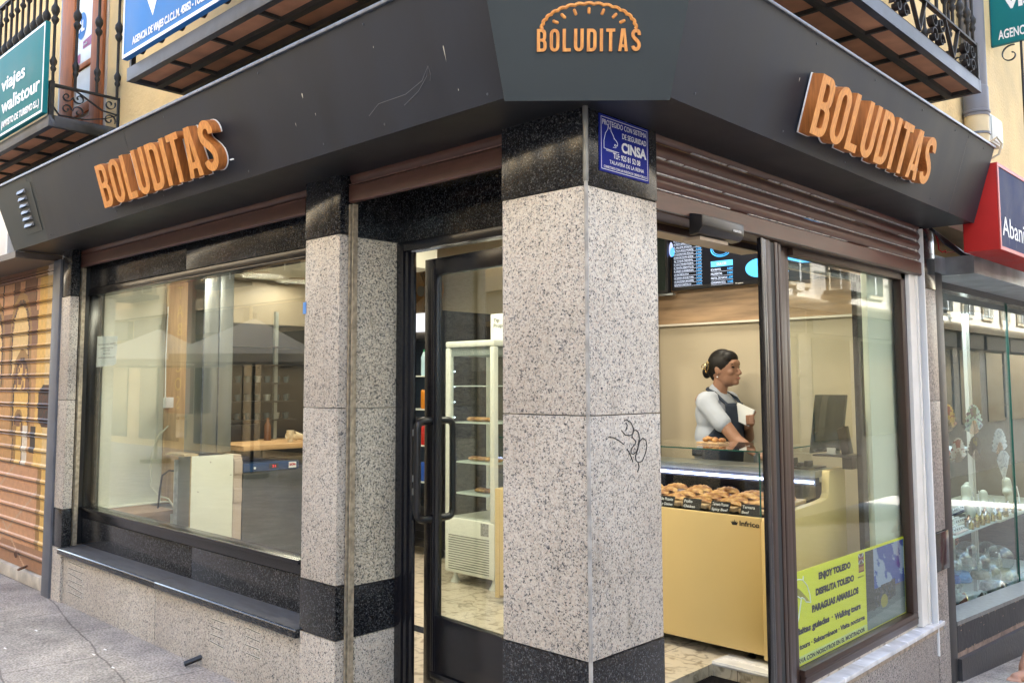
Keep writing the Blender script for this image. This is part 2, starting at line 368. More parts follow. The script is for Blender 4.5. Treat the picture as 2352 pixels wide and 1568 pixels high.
# droppings, gum and pebbles on the pavement
LAB = ['farthest left on the pavement below the window', 'left of a close pair beside the plinth', 'right of the close pair beside the plinth', 'right of the vent slots near the plinth', 'nearest to the drain stub, outer one', 'nearest to the drain stub, against the plinth', 'farthest out from the plinth', 'outermost near the bottom edge', 'at the bottom edge between two others']
for k, (x, y) in enumerate([(-4.0, -.35), (-3.3, -.22), (-3.25, -.3), (-2.95, -.32), (-2.3, -.28), (-2.2, -.2), (-3.75, -.6), (-2.1, -.35), (-2.45, -.25)]):
    q = MB(); a0 = random.random()*6; q.prism([(math.cos(a)*(.010+.004*math.sin(3*a+a0))*1.4, math.sin(a)*(.006+.003*math.cos(2*a))) for a in [i*math.pi/8 for i in range(16)]], 'z', 0, .003)
    me = q.mesh('paper_scrap', smooth=0)
    put('paper_scrap', me, M_CHALK, loc=(x, y, gz(x, y)+.001), label='small pale scrap of litter, '+LAB[k], cat='litter', group='litter scraps on the pavement')
cr = MB()
pts = [(-2.55+.0, -.62), (-2.62, -.55), (-2.72, -.5), (-2.78, -.4), (-2.9, -.34), (-2.96, -.25), (-3.05, -.2)]
cr.tube([(x-1.2, y-.30, gz(x-1.2, y)-.0005) for x, y in pts], .0022, 5); tag(cr.build('pavement_crack', mat('crack dirt', (.03, .024, .02), .9)), kind='structure')

# ================================================================ the corner building
B = thing('corner_building', 'yellow plastered corner building with granite clad shop front, steel balconies and black framed openings', 'building', (-2.4, 1.5, .11))
u = MB()
# upper wall with door openings left as recesses (outer skin)
u.box((-60, 0, 3.0), (0, 60, 12.5)); u.box((-60, 0, 2.62), (0, .30, 2.9995)); u.box((-.30, .3001, 2.62), (0, 60, 2.9995))
wall = u.build('wall', M_PLAST, B, smooth=0)
# plinths and piers -------------------------------------------------
def pier(name, boxes_l, boxes_d, m1=G_L, extra=None):
    q = MB()
    for a, c in boxes_l: q.box(a, c)
    o = q.build(name, m1, B, bevel=.004)
    for a, c in boxes_d:
        MB().box(a, c).build('dark_band', G_D, o, bevel=.004)
    return o
# corner pier: two stacked granite slabs per face with a visible joint
cp = pier('pillar', [((-.396, 0, .11-.2), (0, .43, .40)), ((-.396, 0, .687), (0, .43, 1.490)), ((-.396, 0, 1.493), (0, .43, 2.28))],
          [((-.398, -.002, .403), (.002, .432, .684)), ((-.398, -.002, 2.283), (.002, .432, 2.56))])
bd = MB(); bd.tube([(.006, -.006, .1), (.007, -.007, 1.0), (.005, -.006, 1.7), (.006, -.006, 2.3)], .007, 8)
bd.build('corner_bead', mat('corner bead plastic', (.36, .35, .33), .4, var=.35, vscale=20), cp)
bd = MB(); bd.tube([(.006, -.006, 2.29), (.006, -.006, 2.552)], .010, 8); bd.build('corner_bead', mat('corner bead metal', (.20, .21, .21), .35, .6, var=.3, vscale=15), cp)
# graffiti tag in black marker on the street face
def yz(pts, x=.0042): return [(x, p[0], p[1]) for p in pts]
def DP(u_, v_):  # zoom px -> plane
    return (.016+(u_-815)*.00063, 1.497-(v_-345)*.0004)
gr = MB()
for st in ([(1110, 415), (1135, 405), (1175, 430), (1198, 480), (1195, 530), (1165, 545), (1120, 535), (1085, 495)],
           [(1125, 500), (1140, 455), (1128, 430)],
           [(1190, 535), (1195, 510), (1220, 498), (1245, 520), (1255, 570), (1250, 630), (1225, 690), (1195, 712), (1172, 700), (1175, 665), (1215, 620), (1222, 600), (1185, 560), (1186, 540)],
           [(1240, 650), (1260, 600), (1290, 575), (1318, 595), (1328, 650), (1315, 705), (1300, 740), (1280, 780), (1245, 790), (1220, 770), (1215, 730), (1240, 670), (1250, 590)],
           [(1240, 795), (1248, 830), (1232, 872)], [(965, 545), (1010, 552), (1060, 580), (1105, 618)], [(1135, 660), (1165, 710), (1190, 780)]):
    P = [DP(*p) for p in st]; Q = []
    for i in range(len(P)-1):
        for t in (0, .5): Q.append((P[i][0]*(1-t)+P[i+1][0]*t, P[i][1]*(1-t)+P[i+1][1]*t))
    Q.append(P[-1]); gr.tube(yz(Q, .0012), .0018, 5)
gr.build('graffiti_scrawl', M_INK, cp, label='thin black marker scrawl on the street face')
sc1 = MB(); sc1.tube(yz([DP(835, 965), DP(880, 880), DP(925, 815)], .001), .0012, 4); sc1.build('scratch', M_DIRTW, cp)
# middle pier
mpz = pier('pillar', [((-1.690, 0, .0), (-1.418, .055, .474)), ((-1.690, 0, .713), (-1.418, .055, 1.490)), ((-1.690, 0, 1.493), (-1.418, .055, 2.28)), ((-1.79, .10, .0), (-1.40, .34, .474))],
           [((-1.692, -.002, .477), (-1.415, .057, .710)), ((-1.692, -.002, 2.283), (-1.415, .057, 2.56))])
jm = MB(); jm.box((-1.80, .085, 0), (-1.402, .345, .479)); jm.box((-1.80, .085, .703), (-1.402, .345, 1.490)); jm.box((-1.80, .085, 1.492), (-1.402, .345, 2.272))
jo = jm.build('door_jamb', G_J, B, bevel=.003)
for z0, z1 in ((.482, .700), (2.274, 2.60)): MB().box((-1.801, .084, z0), (-1.400, .346, z1)).build('dark_band', G_D, jo)
tape = MB(); tape.box((-1.700, -.0035, 1.93), (-1.676, -.0015, 1.985)); tape.build('blue_tape', mat('blue tape', (.10, .28, .68), .5), mpz)
# left pier
lp = pier('pillar', [((-4.775, 0, -.02), (-4.612, .06, .474)), ((-4.775, 0, .74), (-4.612, .06, 1.490)), ((-4.775, 0, 1.493), (-4.612, .06, 2.22))],
          [((-4.777, -.002, .477), (-4.610, .062, .737)), ((-4.777, -.002, 2.223), (-4.610, .062, 2.56))])
# right pier
rp = pier('pillar', [((-.10, 3.315, -.4), (-.012, 3.54, .475)), ((-.10, 3.315, .706), (-.012, 3.54, 1.490)), ((-.10, 3.315, 1.493), (-.012, 3.54, 2.18))],
          [((-.10, 3.313, .478), (.004, 3.545, .703)), ((-.10, 3.313, 2.183), (-.010, 3.542, 2.56))], m1=G_G)
# plinth wall below the left window, three slabs
pl_ = MB()
for a, c in ((-4.608, -3.20), (-3.194, -1.70)): pl_.box((a, .018, -.05), (c, .35, .437))
plo = pl_.build('plinth', G_L, B, bevel=.003)
for cx, n_, z0 in ((-4.38, 6, .395), (-2.47, 4, .372), (-2.12, 4, .388)):
    for k in range(n_):
        z = z0-.040*k; w2 = .13 if n_ > 4 else .07; an = R(2+random.uniform(-2.5, 2.5)); x_ = cx+random.uniform(-.01, .01)
        Mv = Matrix.Translation((x_, 0, z)) @ Matrix.Rotation(an, 4, 'Y') @ Matrix.Translation((-x_, 0, -z))
        q = MB(); q.box((x_-w2, .0155, z-.0042), (x_+w2, .019, z+.0042), M=Mv); vo_ = q.build('vent_slot', mat('slot light edge', (.60, .59, .54), .7, var=.3, vscale=50), plo)
        q = MB(); q.box((x_-w2*.95, .0146, z-.0012), (x_+w2*.95, .0154, z+.0022), M=Mv); q.build('slot_shadow_gap', mat('slot dark', (.05, .045, .04), .9), vo_)
# black window sill slab
sl = MB()
for a, c in ((-4.64, -3.15), (-3.147, -1.70)): sl.prism([(-.014, .437), (-.018, .442), (-.018, .468), (-.012, .475), (.155, .482), (.155, .437)], 'x', a, c)
slo = sl.build('window_sill', G_D, B, bevel=.002)
for a, c in ((-4.63, -3.15), (-3.147, -1.705)):
    q = MB(); q.add([(a, -.008, .4765), (c, -.008, .4765), (c, .149, .4835), (a, .149, .4835)], [(0, 1, 2, 3)]); q.build('dusty_top', mat('dusty sill', (.085, .085, .088), .55, var=.35, vscale=12, stretch=(1, 5, 1)), slo, smooth=0)
# drain stub poking out of the plinth
dr = MB(); dr.tube([(-2.64, .03, .155), (-2.68, -.055, .125)], [.014, .014], 12); dr.tube([(-2.68, -.0555, .1248), (-2.6805, -.0565, .1246)], .010, 12)
dr.build('drain_stub', M_BLK, B)
# ---- left shop window
for a, c in (((-4.80, .15, .482), (-3.032, .30, .664)), ((-3.029, .15, .482), (-1.80, .30, .664)), ((-4.80, .15, 2.29), (-3.2, .30, 2.62)), ((-3.196, .15, 2.29), (-1.80, .30, 2.62))): MB().box(a, c).build('window_panel', G_D, B, bevel=.002)

fr = MB()
for (a, c) in (((-4.79, .146, .666), (-1.905, .26, .735)), ((-4.79, .146, 2.238), (-1.905, .26, 2.288)), ((-4.79, .146, .736), (-4.70, .26, 2.237)), ((-1.925, .17, .736), (-1.905, .26, 2.237))): fr.box(a, c)
fro = fr.build('window_frame', M_BLACK, B, bevel=.008)
r_ = MB(); r_.box((-4.70, .125, .722), (-1.9, .148, .742)); r_.box((-4.735, .135, .74), (-4.722, .15, 2.24)); r_.box((-4.76, .135, .74), (-4.752, .15, 2.24)); r_.box((-4.7, .138, 2.232), (-1.9, .15, 2.243)); r_.build('glazing_bead', M_BLACK, fro, bevel=.004)
MB().box((-4.70, .158, .736), (-1.92, .164, 2.237)).build('glass_pane', M_GLASS, fro, smooth=0)
# guide rails of the shutters
def rail(x, y, z0, z1, ax='x', w=.012, dep=.03, mt=M_RAIL, nm='shutter_guide'):
    q = MB()
    if ax == 'x':
        q.box((x, y, z0), (x+w, y+dep, z1)); q.box((x+w*1.9, y+.004, z0), (x+w*2.5, y+dep, z1))
    else:
        q.box((x, y, z0), (x+dep, y+w, z1)); q.box((x+.004, y+w*1.9, z0), (x+dep, y+w*2.5, z1))
    return q.build(nm, mt, B)
rail(-1.413, .045, .0, 2.42); rail(-4.655, .078, .482, 2.43)
MB().box((-1.414, .058, 0), (-1.40, .084, 2.6)).build('guide_gap', M_BLK, B)
MB().box((-4.80, .064, .482), (-4.66, .149, 2.6)).build('guide_gap', M_BLK, B)
# ---- doorway
dh = MB(); dh.box((-1.40, .33, 2.274), (-1.385, .36, 2.6)); dh.box((-1.384, .33, 2.274), (-.39, .36, 2.6)); dh.build('lintel', G_D, B, bevel=.001)
df = MB()
for (a, c) in (((-1.401, .318, .10), (-1.352, .37, 2.272)), ((-1.351, .326, .10), (-1.325, .362, 2.225)), ((-1.324, .336, .10), (-1.296, .356, 2.222)), ((-1.351, .318, 2.226), (-.39, .40, 2.272)), ((-.43, .33, .10), (-.39, .40, 2.225))): df.box(a, c)
dfo = df.build('door_frame', M_BLACK, B, bevel=.006)
# door leaf, opened inwards a few degrees
DM = Matrix.Translation((-.445, .375, 0)) @ Matrix.Rotation(R(-4), 4, 'Z')
def dleaf(a, c, q): q.box(a, c, M=DM)
dl = MB()
for a, c in (((-.86, -.02, .21), (-.775, .02, 2.19)), ((-.09, -.02, .21), (0, .02, 2.19)), ((-.774, -.02, 2.11), (-.091, .02, 2.19)), ((-.774, -.018, .21), (-.091, .018, .545)), ((-.80, -.028, .30), (-.78, -.0205, 2.14)), ((-.80, -.028, .27), (-.06, -.0205, .298))): dleaf(a, c, dl)
dlo = dl.build('door', M_BLACK, B, bevel=.005, label='black framed glass shop door standing ajar')
gp = MB(); dleaf((-.775, -.003, .545), (-.09, .003, 2.11), gp); gp.build('glass_pane', M_GLASS, dlo, smooth=0)
for sgn in (-1, 1):
    h = MB(); zt, zb = 1.43, .98
    y1 = sgn*.105; yb = sgn*.03
    path = []
    def arc(c0, p0, p1, n_=6):
        return [tuple(Vector(p0)*(1-t)**2+Vector(c0)*2*t*(1-t)+Vector(p1)*t*t) for t in [i/n_ for i in range(n_+1)]]
    P = [(-.80, sgn*.02, zt)]+arc((-.80+.0, y1, zt), (-.80, y1-sgn*.04, zt), (-.80, y1, zt-.04))+arc((-.80, y1, zb), (-.80, y1, zb+.04), (-.80, y1-sgn*.04, zb))+[(-.80, sgn*.02, zb)]
    sh = -.06 if sgn > 0 else .0
    P = [DM @ Vector((p[0]+(0 if abs(p[1]) < .03 else .0)+(-.0), p[1], p[2])) for p in P]
    h.tube(P, .017, 12); h.build('handle', M_BLK, dlo)
for z in (1.36, 1.15, 1.09): MB().box((-1.295, .334, z), (-1.289, .345, z+.03)).build('latch_plate', M_STEEL, dfo)

# ---- right facade: sliding door, window, sill
fr = MB()
for (a, c) in (((-.10, 1.66, .205), (-.05, 3.135, .275)), ((-.085, 1.66, .235), (-.045, 3.13, .25)), ((-.10, 3.06, .276), (-.05, 3.135, 2.30)), ((-.10, 1.66, 2.212), (-.05, 3.135, 2.31)), ((-.10, 1.60, .2), (-.074, 1.657, 2.31))): fr.box(a, c)
fo = fr.build('window_frame', M_BROWN2, B, bevel=.006)
q = MB(); q.box((-.085, 1.66, .276), (-.079, 3.06, 2.212)); q.build('glass_pane', M_GLASSR, fo, smooth=0)
q = MB(); q.box((-.16, 2.60, .28), (-.13, 2.665, 2.20)); q.box((-.16, 1.64, 2.17), (-.13, 2.66, 2.21)); q.build('inner_upright', M_BLACK, fo)
sd_ = MB()
for (a, c, ) in (((-.022, 1.246, .17), (-.001, 1.272, 2.245)), ((-.030, 1.2725, .17), (-.008, 1.305, 2.245))): sd_.box(a, c)
sdo = sd_.build('sliding_door', M_BLACK, B, bevel=.004, label='sliding glass door pushed back beside the window')
q = MB(); q.box((-.034, 1.306, .17), (-.012, 1.345, 2.245)); q.box((-.04, 1.346, .17), (-.020, 1.372, 2.245)); q.box((-.04, 1.408, .17), (-.018, 1.438, 2.245)); q.box((-.05, 1.439, .17), (-.028, 1.458, 2.245)); q.box((-.055, 1.459, .17), (-.026, 1.485, 2.245)); q.box((-.08, 1.486, .17), (-.062, 1.598, 2.245))
q.build('stile', M_BROWN2, sdo, bevel=.003)
q = MB(); q.box((-.05, 1.373, .18), (-.022, 1.407, 2.24)); q.build('brush_seal', mat('dark seal', (.03, .033, .035), .6), sdo)
tr_ = MB(); tr_.box((-.12, .43, 2.25), (-.01, 3.14, 2.285)); tr_.box((-.16, .43, 2.22), (-.14, 1.6, 2.25)); tr_.box((-.13, .43, 2.286), (-.03, 1.6, 2.40)); tr_.build('header_track', M_BROWN2, B, bevel=.003)
q = MB(); q.box((-.30, .43, 2.235), (-.17, 1.62, 2.27)); q.box((-.30, .43, 2.30), (-.17, 1.62, 2.34)); q.build('header_track', mat('beige track', (.40, .31, .19), .5), B)
wj = MB(); wj.box((-.075, 3.137, .19), (-.03, 3.235, 2.56)); wj.box((-.06, 3.237, .19), (-.02, 3.262, 2.56)); wj.build('white_jamb', M_WHITE, B, bevel=.003)
wj = MB(); wj.box((-.035, 3.295, .0), (.004, 3.308, 2.54)); wj.build('shutter_guide', M_SIGNW, B); 
MB().box((-.1, 3.264, .19), (-.03, 3.293, 2.55)).build('guide_gap', M_BLK, B)
# marble sill and rough mortar below it
ms = MB()
for a, c in ((.43, 1.55), (1.552, 2.20), (2.202, 2.78), (2.782, 3.39)): ms.box((-.11, a, .165), (.012, c, .188))
ms.build('window_sill', M_MARB, B, bevel=.002)
mo = MB(); mo.box((-.1, .43, .138), (.002, 3.39, .164)); mo.build('mortar_bed', mat('mortar', (.36, .30, .24), .9, var=.4, vscale=25, bump=.6, bscale=80), B)
mo = MB(); mo.box((-.1, .432, -.4), (-.006, 3.31, .137)); mo.box((-.11, 3.31, -.5), (-.002, 3.46, .137)); mo.build('plinth', G_G, B, bevel=.002)

# ================================================================ shop interior shell
FZ = .2
f = MB(); f.box((-4.9, .30, .12), (-.545, 3.6, FZ)); f.box((-.545, 1.68, .12), (-.06, 3.6, FZ)); f.box((-1.4, .1, .08), (-.4, .30, .19)); f.box((-.545, .43, .05), (-.0, 1.68, .14))
m = bpy.data.materials.new('marble floor tile'); m.use_nodes = True; n = m.node_tree.nodes; l = m.node_tree.links; b = n['Principled BSDF']
tc = n.new('ShaderNodeTexCoord'); bk = n.new('ShaderNodeTexBrick'); bk.offset = 0; bk.inputs['Scale'].default_value = 1; bk.inputs['Brick Width'].default_value = .41; bk.inputs['Row Height'].default_value = .41; bk.inputs['Mortar Size'].default_value = .003
bk.inputs['Color1'].default_value = (.52, .46, .36, 1); bk.inputs['Color2'].default_value = (.56, .50, .40, 1); bk.inputs['Mortar'].default_value = (.2, .17, .13, 1); l.new(tc.outputs['Object'], bk.inputs[0])
n1 = n.new('ShaderNodeTexNoise'); n1.inputs['Scale'].default_value = 14; n1.inputs['Detail'].default_value = 8; n1.inputs['Distortion'].default_value = 1.2; l.new(tc.outputs['Object'], n1.inputs[0])
rp_ = n.new('ShaderNodeValToRGB'); rp_.color_ramp.elements[0].position = .36; rp_.color_ramp.elements[0].color = (.45, .42, .38, 1); rp_.color_ramp.elements[1].position = .5; rp_.color_ramp.elements[1].color = (1, 1, 1, 1); l.new(n1.outputs[0], rp_.inputs[0])
mx = n.new('ShaderNodeMix'); mx.data_type = 'RGBA'; mx.blend_type = 'MULTIPLY'; mx.inputs[0].default_value = 1; l.new(bk.outputs[0], mx.inputs[6]); l.new(rp_.outputs[0], mx.inputs[7]); l.new(mx.outputs[2], b.inputs['Base Color']); b.inputs['Roughness'].default_value = .28
tag(f.build('shop_floor', m, smooth=0), kind='structure')
fs = MB(); fs.box((-1.395, 1.02, FZ), (-.5, 1.10, FZ+.003)); fs.box((-3.2, 1.02, FZ), (-1.396, 1.10, FZ+.003)); tag(fs.build('floor_strip', G_D, smooth=0), kind='structure')
i = MB(); i.box((-4.86, .30, .1), (-4.76, 3.6, 3.0)); i.build('end_wall', M_CREAM2, B)
i = MB(); i.box((-4.76, 3.30, .1), (-.02, 3.5, 2.03)); i.box((-4.76, 3.302, 2.04), (-.02, 3.5, 3.0)); i.build('back_wall', M_CREAM, B)
i = MB(); i.box((-2.7, 3.285, 2.042), (-.16, 3.3005, 2.90)); i.build('wood_panel', M_OAK, B)
i = MB(); i.box((-2.7, 3.27, 2.026), (-.16, 3.299, 2.040)); i.build('wall_trim', mat('cream trim', (.75, .70, .60), .5), B)
i = MB(); i.box((-4.9, .31, 2.90), (-.31, 3.5, 2.94)); i.box((-4.9, .32, 2.48), (-3.2, 2.2, 2.9)); i.build('shop_ceiling', M_CREAM2, B)
i = MB()
for (a, c) in (((-.14, 2.72, .2), (-.12, 3.3, 2.9)), ): i.box(a, c)
for k in range(8): i.box((-.16, 2.74+k*.068, .2), (-.14, 2.79+k*.068, 2.88))
i.build('ribbed_panel', mat('pale green panel', (.60, .63, .52), .5), B)

# ================================================================ roller shutters (half raised)
def slat_shutter(name, label, p0, p1, z0, z1, out, mt, pitch=.075, bar=.075, group=None, lines=True):
    """p0,p1: (x,y) ends; out: outward unit vector"""
    p0 = Vector((*p0, 0)); p1 = Vector((*p1, 0)); o = Vector((*out, 0)); L = (p1-p0)
    T = thing(name, label, 'shutter', ((p0.x+p1.x)/2, (p0.y+p1.y)/2, z0), 0, group)
    prof = [(.0, z0), (.012, z0), (.018, z0+.006), (.018, z0+bar-.01), (.010, z0+bar-.004)]
    z = z0+bar
    bb = MB(); vs = []
    def strip(pr, q):
        k = len(pr); vs = [p0+o*d+Vector((0, 0, zz)) for d, zz in pr]+[p1+o*d+Vector((0, 0, zz)) for d, zz in pr]
        q.add(vs, [(i, i+1, k+i+1, k+i) for i in range(k-1)]+[tuple(range(k)), tuple(range(2*k-1, k-1, -1))])
    strip([(-.004, z0)]+prof+[(-.004, z0+bar-.004)], bb); bb.build('bottom_bar', mt, T, smooth=30)
    c = MB()
    while z < z1:
        pr = [(-.004, z)]+[(.002+.012*math.sin(math.pi*t), z+.004+(pitch-.008)*t) for t in [i/6 for i in range(7)]]+[(-.004, z+pitch-.001)]
        strip(pr, c); z += pitch
    c.build('curtain', mt, T, smooth=50)
    return T
slat_shutter('roller_shutter', 'brown roller shutter raised above the wide left shop window', (-4.80, .085), (-1.802, .085), 2.432, 2.6, (0, -1), M_BROWN, bar=.085, group=None)
slat_shutter('roller_shutter', 'brown roller shutter raised above the black glass door', (-1.402, .055), (-.398, .055), 2.425, 2.6, (0, -1), M_BROWN, bar=.085)
S3 = slat_shutter('roller_shutter', 'dark brown roller shutter with worn white slat edges above the sliding door', (-.025, .433), (-.025, 3.292), 2.252, 2.6, (1, 0), M_BROWN, pitch=.062, bar=.088)
q = MB()
for k in range(4):
    z = 2.340+.062*k; y = .44
    while y < 3.28:
        L_ = random.uniform(.05, .35)
        if random.random() < .9: q.box((-.024, y, z-.0016), (-.0135, min(3.285, y+L_), z+.0016+random.uniform(0, .0012)))
        y += L_+random.uniform(.003, .03)
q.build('worn_edge', M_WORN, S3)
q = MB(); q.box((-.016, .44, 2.256), (-.004, 3.28, 2.26)); q.build('seam', M_BLK, S3)
for T_ in (bpy.data.objects['roller_shutter'], bpy.data.objects['roller_shutter.001']):
    xa, xb = (-4.79, -1.81) if T_.name == 'roller_shutter' else (-1.40, -.40); yy = .066 if T_.name == 'roller_shutter' else .036
    q = MB()
    x = xa
    while x < xb:
        L_ = random.uniform(.1, .5); q.box((x, yy-.0005, 2.507), (min(xb, x+L_), yy+.004, 2.5095+random.uniform(0, .002)))
        x += L_+random.uniform(.0, .05)
    q.build('worn_edge', mat('scuffed brown', (.22, .13, .11), .6, var=.4, vscale=40), T_)

# motion sensor over the sliding door
ms_ = thing('motion_sensor', 'black box shaped motion sensor mounted over the sliding door opening', 'door sensor', (.0, .83, 2.2))
q = MB(); q.prism([(-.01, 2.185), (.035, 2.19), (.052, 2.215), (.052, 2.262), (.0, 2.275), (-.01, 2.275)], 'y', .668, 1.0); q.build('housing', M_BLK, ms_, bevel=.008)
q = MB(); q.box((-.06, .70, 2.17), (.02, .92, 2.184)); q.build('lens_plate', mat('beige plate', (.36, .28, .2), .4), ms_)
text('manusa', 'lettering', M_CHALK, ms_, (.0525, .905, 2.222), (0, 1, 0), (0, 0, 1), .014, width=.065)

# ================================================================ fascia
KF = .128/.432
def FL(x, z, d=0): return (x, -.267-(z-2.55)*KF-d, z+d*KF*.0)
def FR(y, z, d=0): return (.27+(z-2.55)*KF+d, y, z)
F = thing('shop_fascia', 'anthracite sheet metal shop fascia wrapping the corner above the windows', 'shop fascia', (-1, 0, 2.55))
def slab_from(quad, off, q, mi=0):
    vs = [Vector(p) for p in quad]; nn = (vs[1]-vs[0]).cross(vs[2]-vs[0]).normalized()*off
    q.add(vs+[p+nn for p in vs], [(0, 1, 2, 3), (7, 6, 5, 4), (0, 4, 5, 1), (1, 5, 6, 2), (2, 6, 7, 3), (3, 7, 4, 0)], mi)
ZT = 2.985
A0 = (-.126, -.270, 2.55); A1 = (.272, .108, 2.55)
A0t = (-.1165, -.3958, ZT); A1t = (.3985, .0865, ZT)
for xa, xb in ((-4.965, -4.300), (-4.298, -2.872), (-2.870, -.125)):
    q = MB(); slab_from([FL(xa, 2.55), FL(xb, 2.55), FL(xb if xb < -.2 else -.1165, ZT), FL(xa if xa > -4.9 else -5.06, ZT)], -.02, q); q.build('front_panel', M_FAS if xa > -4.5 else M_FAS2, F)
for ya, yb in ((.107, 2.915), (2.918, 3.382)):
    q = MB(); slab_from([FR(ya, 2.55), FR(yb, 2.55), FR(yb, ZT), FR(ya if ya > 1 else .0865, ZT)], -.02, q); q.build('front_panel', M_FAS, F)
nC = (Vector(A1)-Vector(A0)).cross(Vector(A0t)-Vector(A0)).normalized()
ZC = 3.45
def ext(a, at): a = Vector(a); at = Vector(at); return a+(at-a)*((ZC-2.545)/(ZT-2.55))
q = MB(); slab_from([Vector(A0)+nC*.006+Vector((0, 0, -.012)), Vector(A1)+nC*.006+Vector((0, 0, -.012)), ext(A1, A1t)+nC*.006, ext(A0, A0t)+nC*.006], -.012, q); q.build('corner_panel', M_FAS2, F)
# the box body, closed soffit, top and ends
q = MB()
q.add([(-4.965, -.266, 2.552), (-.126, -.266, 2.552), (.27, .108, 2.552), (.27, 3.38, 2.552), (-.05, 3.38, 2.552), (-.05, .05, 2.552), (-4.965, .14, 2.552)], [(0, 1, 2, 3, 4, 5, 6)])
q.add([(-4.965, -.266, 2.560), (-.126, -.266, 2.560), (.27, .108, 2.560), (.27, 3.38, 2.560), (-.05, 3.38, 2.560), (-.05, .05, 2.560), (-4.965, .14, 2.560)], [(6, 5, 4, 3, 2, 1, 0)])
q.build('soffit', M_SOF, F, smooth=0, fix=False)
q = MB(); q.add([FL(-5.06, ZT+.001), (-.1165, -.396, ZT+.001), (.3985, .0865, ZT+.001), FR(3.382, ZT+.001), (0, 3.382, ZT+.001), (0, 0, ZT+.001), (-5.06, 0, ZT+.001)], [tuple(range(7))])
q.add([(-.0, 3.38, 2.553), (.27, 3.38, 2.553), FR(3.38, ZT), (0, 3.38, ZT)], [(0, 1, 2, 3)]); q.add([(-4.965, 0, 2.553), (-4.965, -.267, 2.553), FL(-5.06, ZT), (-5.06, 0, ZT)], [(0, 1, 2, 3)])
q.build('top_and_ends', M_FAS, F, smooth=0)
# galvanised drip edge along the top
q = MB(); q.box((-5.06, -.405, ZT-.004), (-.116, -.30, ZT+.012)); q.build('edge_trim', M_TRIM, F, bevel=.003)
q = MB(); q.box((.34, .1, ZT-.004), (.407, 3.39, ZT+.010)); q.build('edge_trim', mat('dark trim', (.12, .13, .15), .4, .4, var=.3, vscale=30), F, bevel=.003)
# panel seams
for x in (-4.299, -2.871): q = MB(); slab_from([FL(x-.0018, 2.552, .0004), FL(x+.0018, 2.552, .0004), FL(x+.0018, 2.975, .0004), FL(x-.0018, 2.975, .0004)], -.001, q); q.build('panel_seam', M_BLK, F)
q = MB(); slab_from([FR(2.914, 2.56, .0004), FR(2.919, 2.56, .0004), FR(2.919, 2.95, .0004), FR(2.914, 2.95, .0004)], -.001, q); q.build('panel_seam', M_BLK, F)
# screws
def screw(p, n_): q = MB(); q.lathe([(.0045, 0), (.0045, .0015), (.002, .003)], p, 10, frame(n_)); q.build('screw', M_SCREW, F)
for x in (-4.25, -4.2, -3.75, -3.2, -2.6, -1.75, -1.15, -.75, -.2): screw(FL(x, 2.585+random.uniform(-.01, .01), .0), (0, -1, -KF*-1*-1))
for x in (-4.4, -3.5, -2.4, -1.5, -.75): screw(FL(x, 2.95), (0, -1, -KF))
for y in (.25, .9, 1.5, 2.1, 2.6, 3.1): screw(FR(y, 2.585+random.uniform(-.01, .01)), (1, 0, -KF)); screw(FR(y+.1, 2.95), (1, 0, -KF))
e_ = (Vector(A1)-Vector(A0)).normalized()
for s_ in (.03, .50): screw(Vector(A0)+e_*s_+Vector((0, 0, .02))+nC*.007, nC)
# bird droppings and scratches on the metal
q = MB()
for (x, z, a, h) in ((-1.22, 2.80, .004, .018), (-.36, 2.77, .0025, .05), (-1.31, 2.70, .0015, .012), (-1.16, 2.71, .0015, .008), (-.33, 2.62, .002, .003), (-.72, 2.86, .0015, .004)):
    c = FL(x, z, .001); q.add([(c[0]-a, c[1], c[2]), (c[0], c[1]+h*KF, c[2]-h), (c[0]+a, c[1], c[2]), (c[0], c[1]-.006*KF, c[2]+.006)], [(0, 1, 2, 3)])
for (y, z, a, h) in ((.93, 2.80, .003, .012), (1.4, 2.75, .001, .01)):
    c = FR(y, z, .001); q.add([(c[0], c[1]-a, c[2]), (c[0]-h*KF, c[1], c[2]-h), (c[0], c[1]+a, c[2]), (c[0]+.006*KF, c[1], c[2]+.006)], [(0, 1, 2, 3)])
q.build('bird_dropping', M_DIRTW, F, smooth=0)
q = MB(); P = [(-.83, 2.635), (-.76, 2.665), (-.60, 2.665), (-.50, 2.69), (-.455, 2.73), (-.47, 2.70), (-.53, 2.66), (-.62, 2.63)]
q.tube([FL(x, z, .0003) for x, z in P], .0010, 4)
q.tube([Vector(A0)+e_*a_+Vector((0, 0, b_))+(ext(A0, A0t)-Vector(A0)).normalized()*0+nC*.0065 for a_, b_ in ()] or [FL(-.455, 2.73, .0003), FL(-.45, 2.70, .0003), FL(-.46, 2.68, .0003)], .0007, 4)
q.build('scratch', mat('scratch', (.13, .135, .15), .6), F)
# vent grille at the left end
vg = MB(); slab_from([FL(-4.66, 2.622, .003), FL(-4.345, 2.622, .003), FL(-4.345, 2.93, .003), FL(-4.66, 2.93, .003)], -.002, vg); vgo = vg.build('vent_grille', M_FAS2, F)
for k in range(6):
    z = 2.665+k*.043; q = MB(); xa, xb = -4.63+.004*k, -4.46
    a = FL(xa, z+.026, .004); b_ = FL(xb, z+.026, .004); c = FL(xb-.02, z, .022); d = FL(xa+.02, z, .022); c2 = FL(xb, z, .004); d2 = FL(xa, z, .004)
    q.add([a, b_, c, d, c2, d2], [(0, 1, 2, 3), (1, 4, 2), (0, 3, 5)]); q.build('louvre', mat('louvre metal', (.17, .18, .20), .35, .4), vgo, smooth=0, fix=False)
    q = MB(); q.add([d, c, c2, d2], [(0, 1, 2, 3)]); q.build('louvre_gap', M_BLK, vgo, smooth=0)

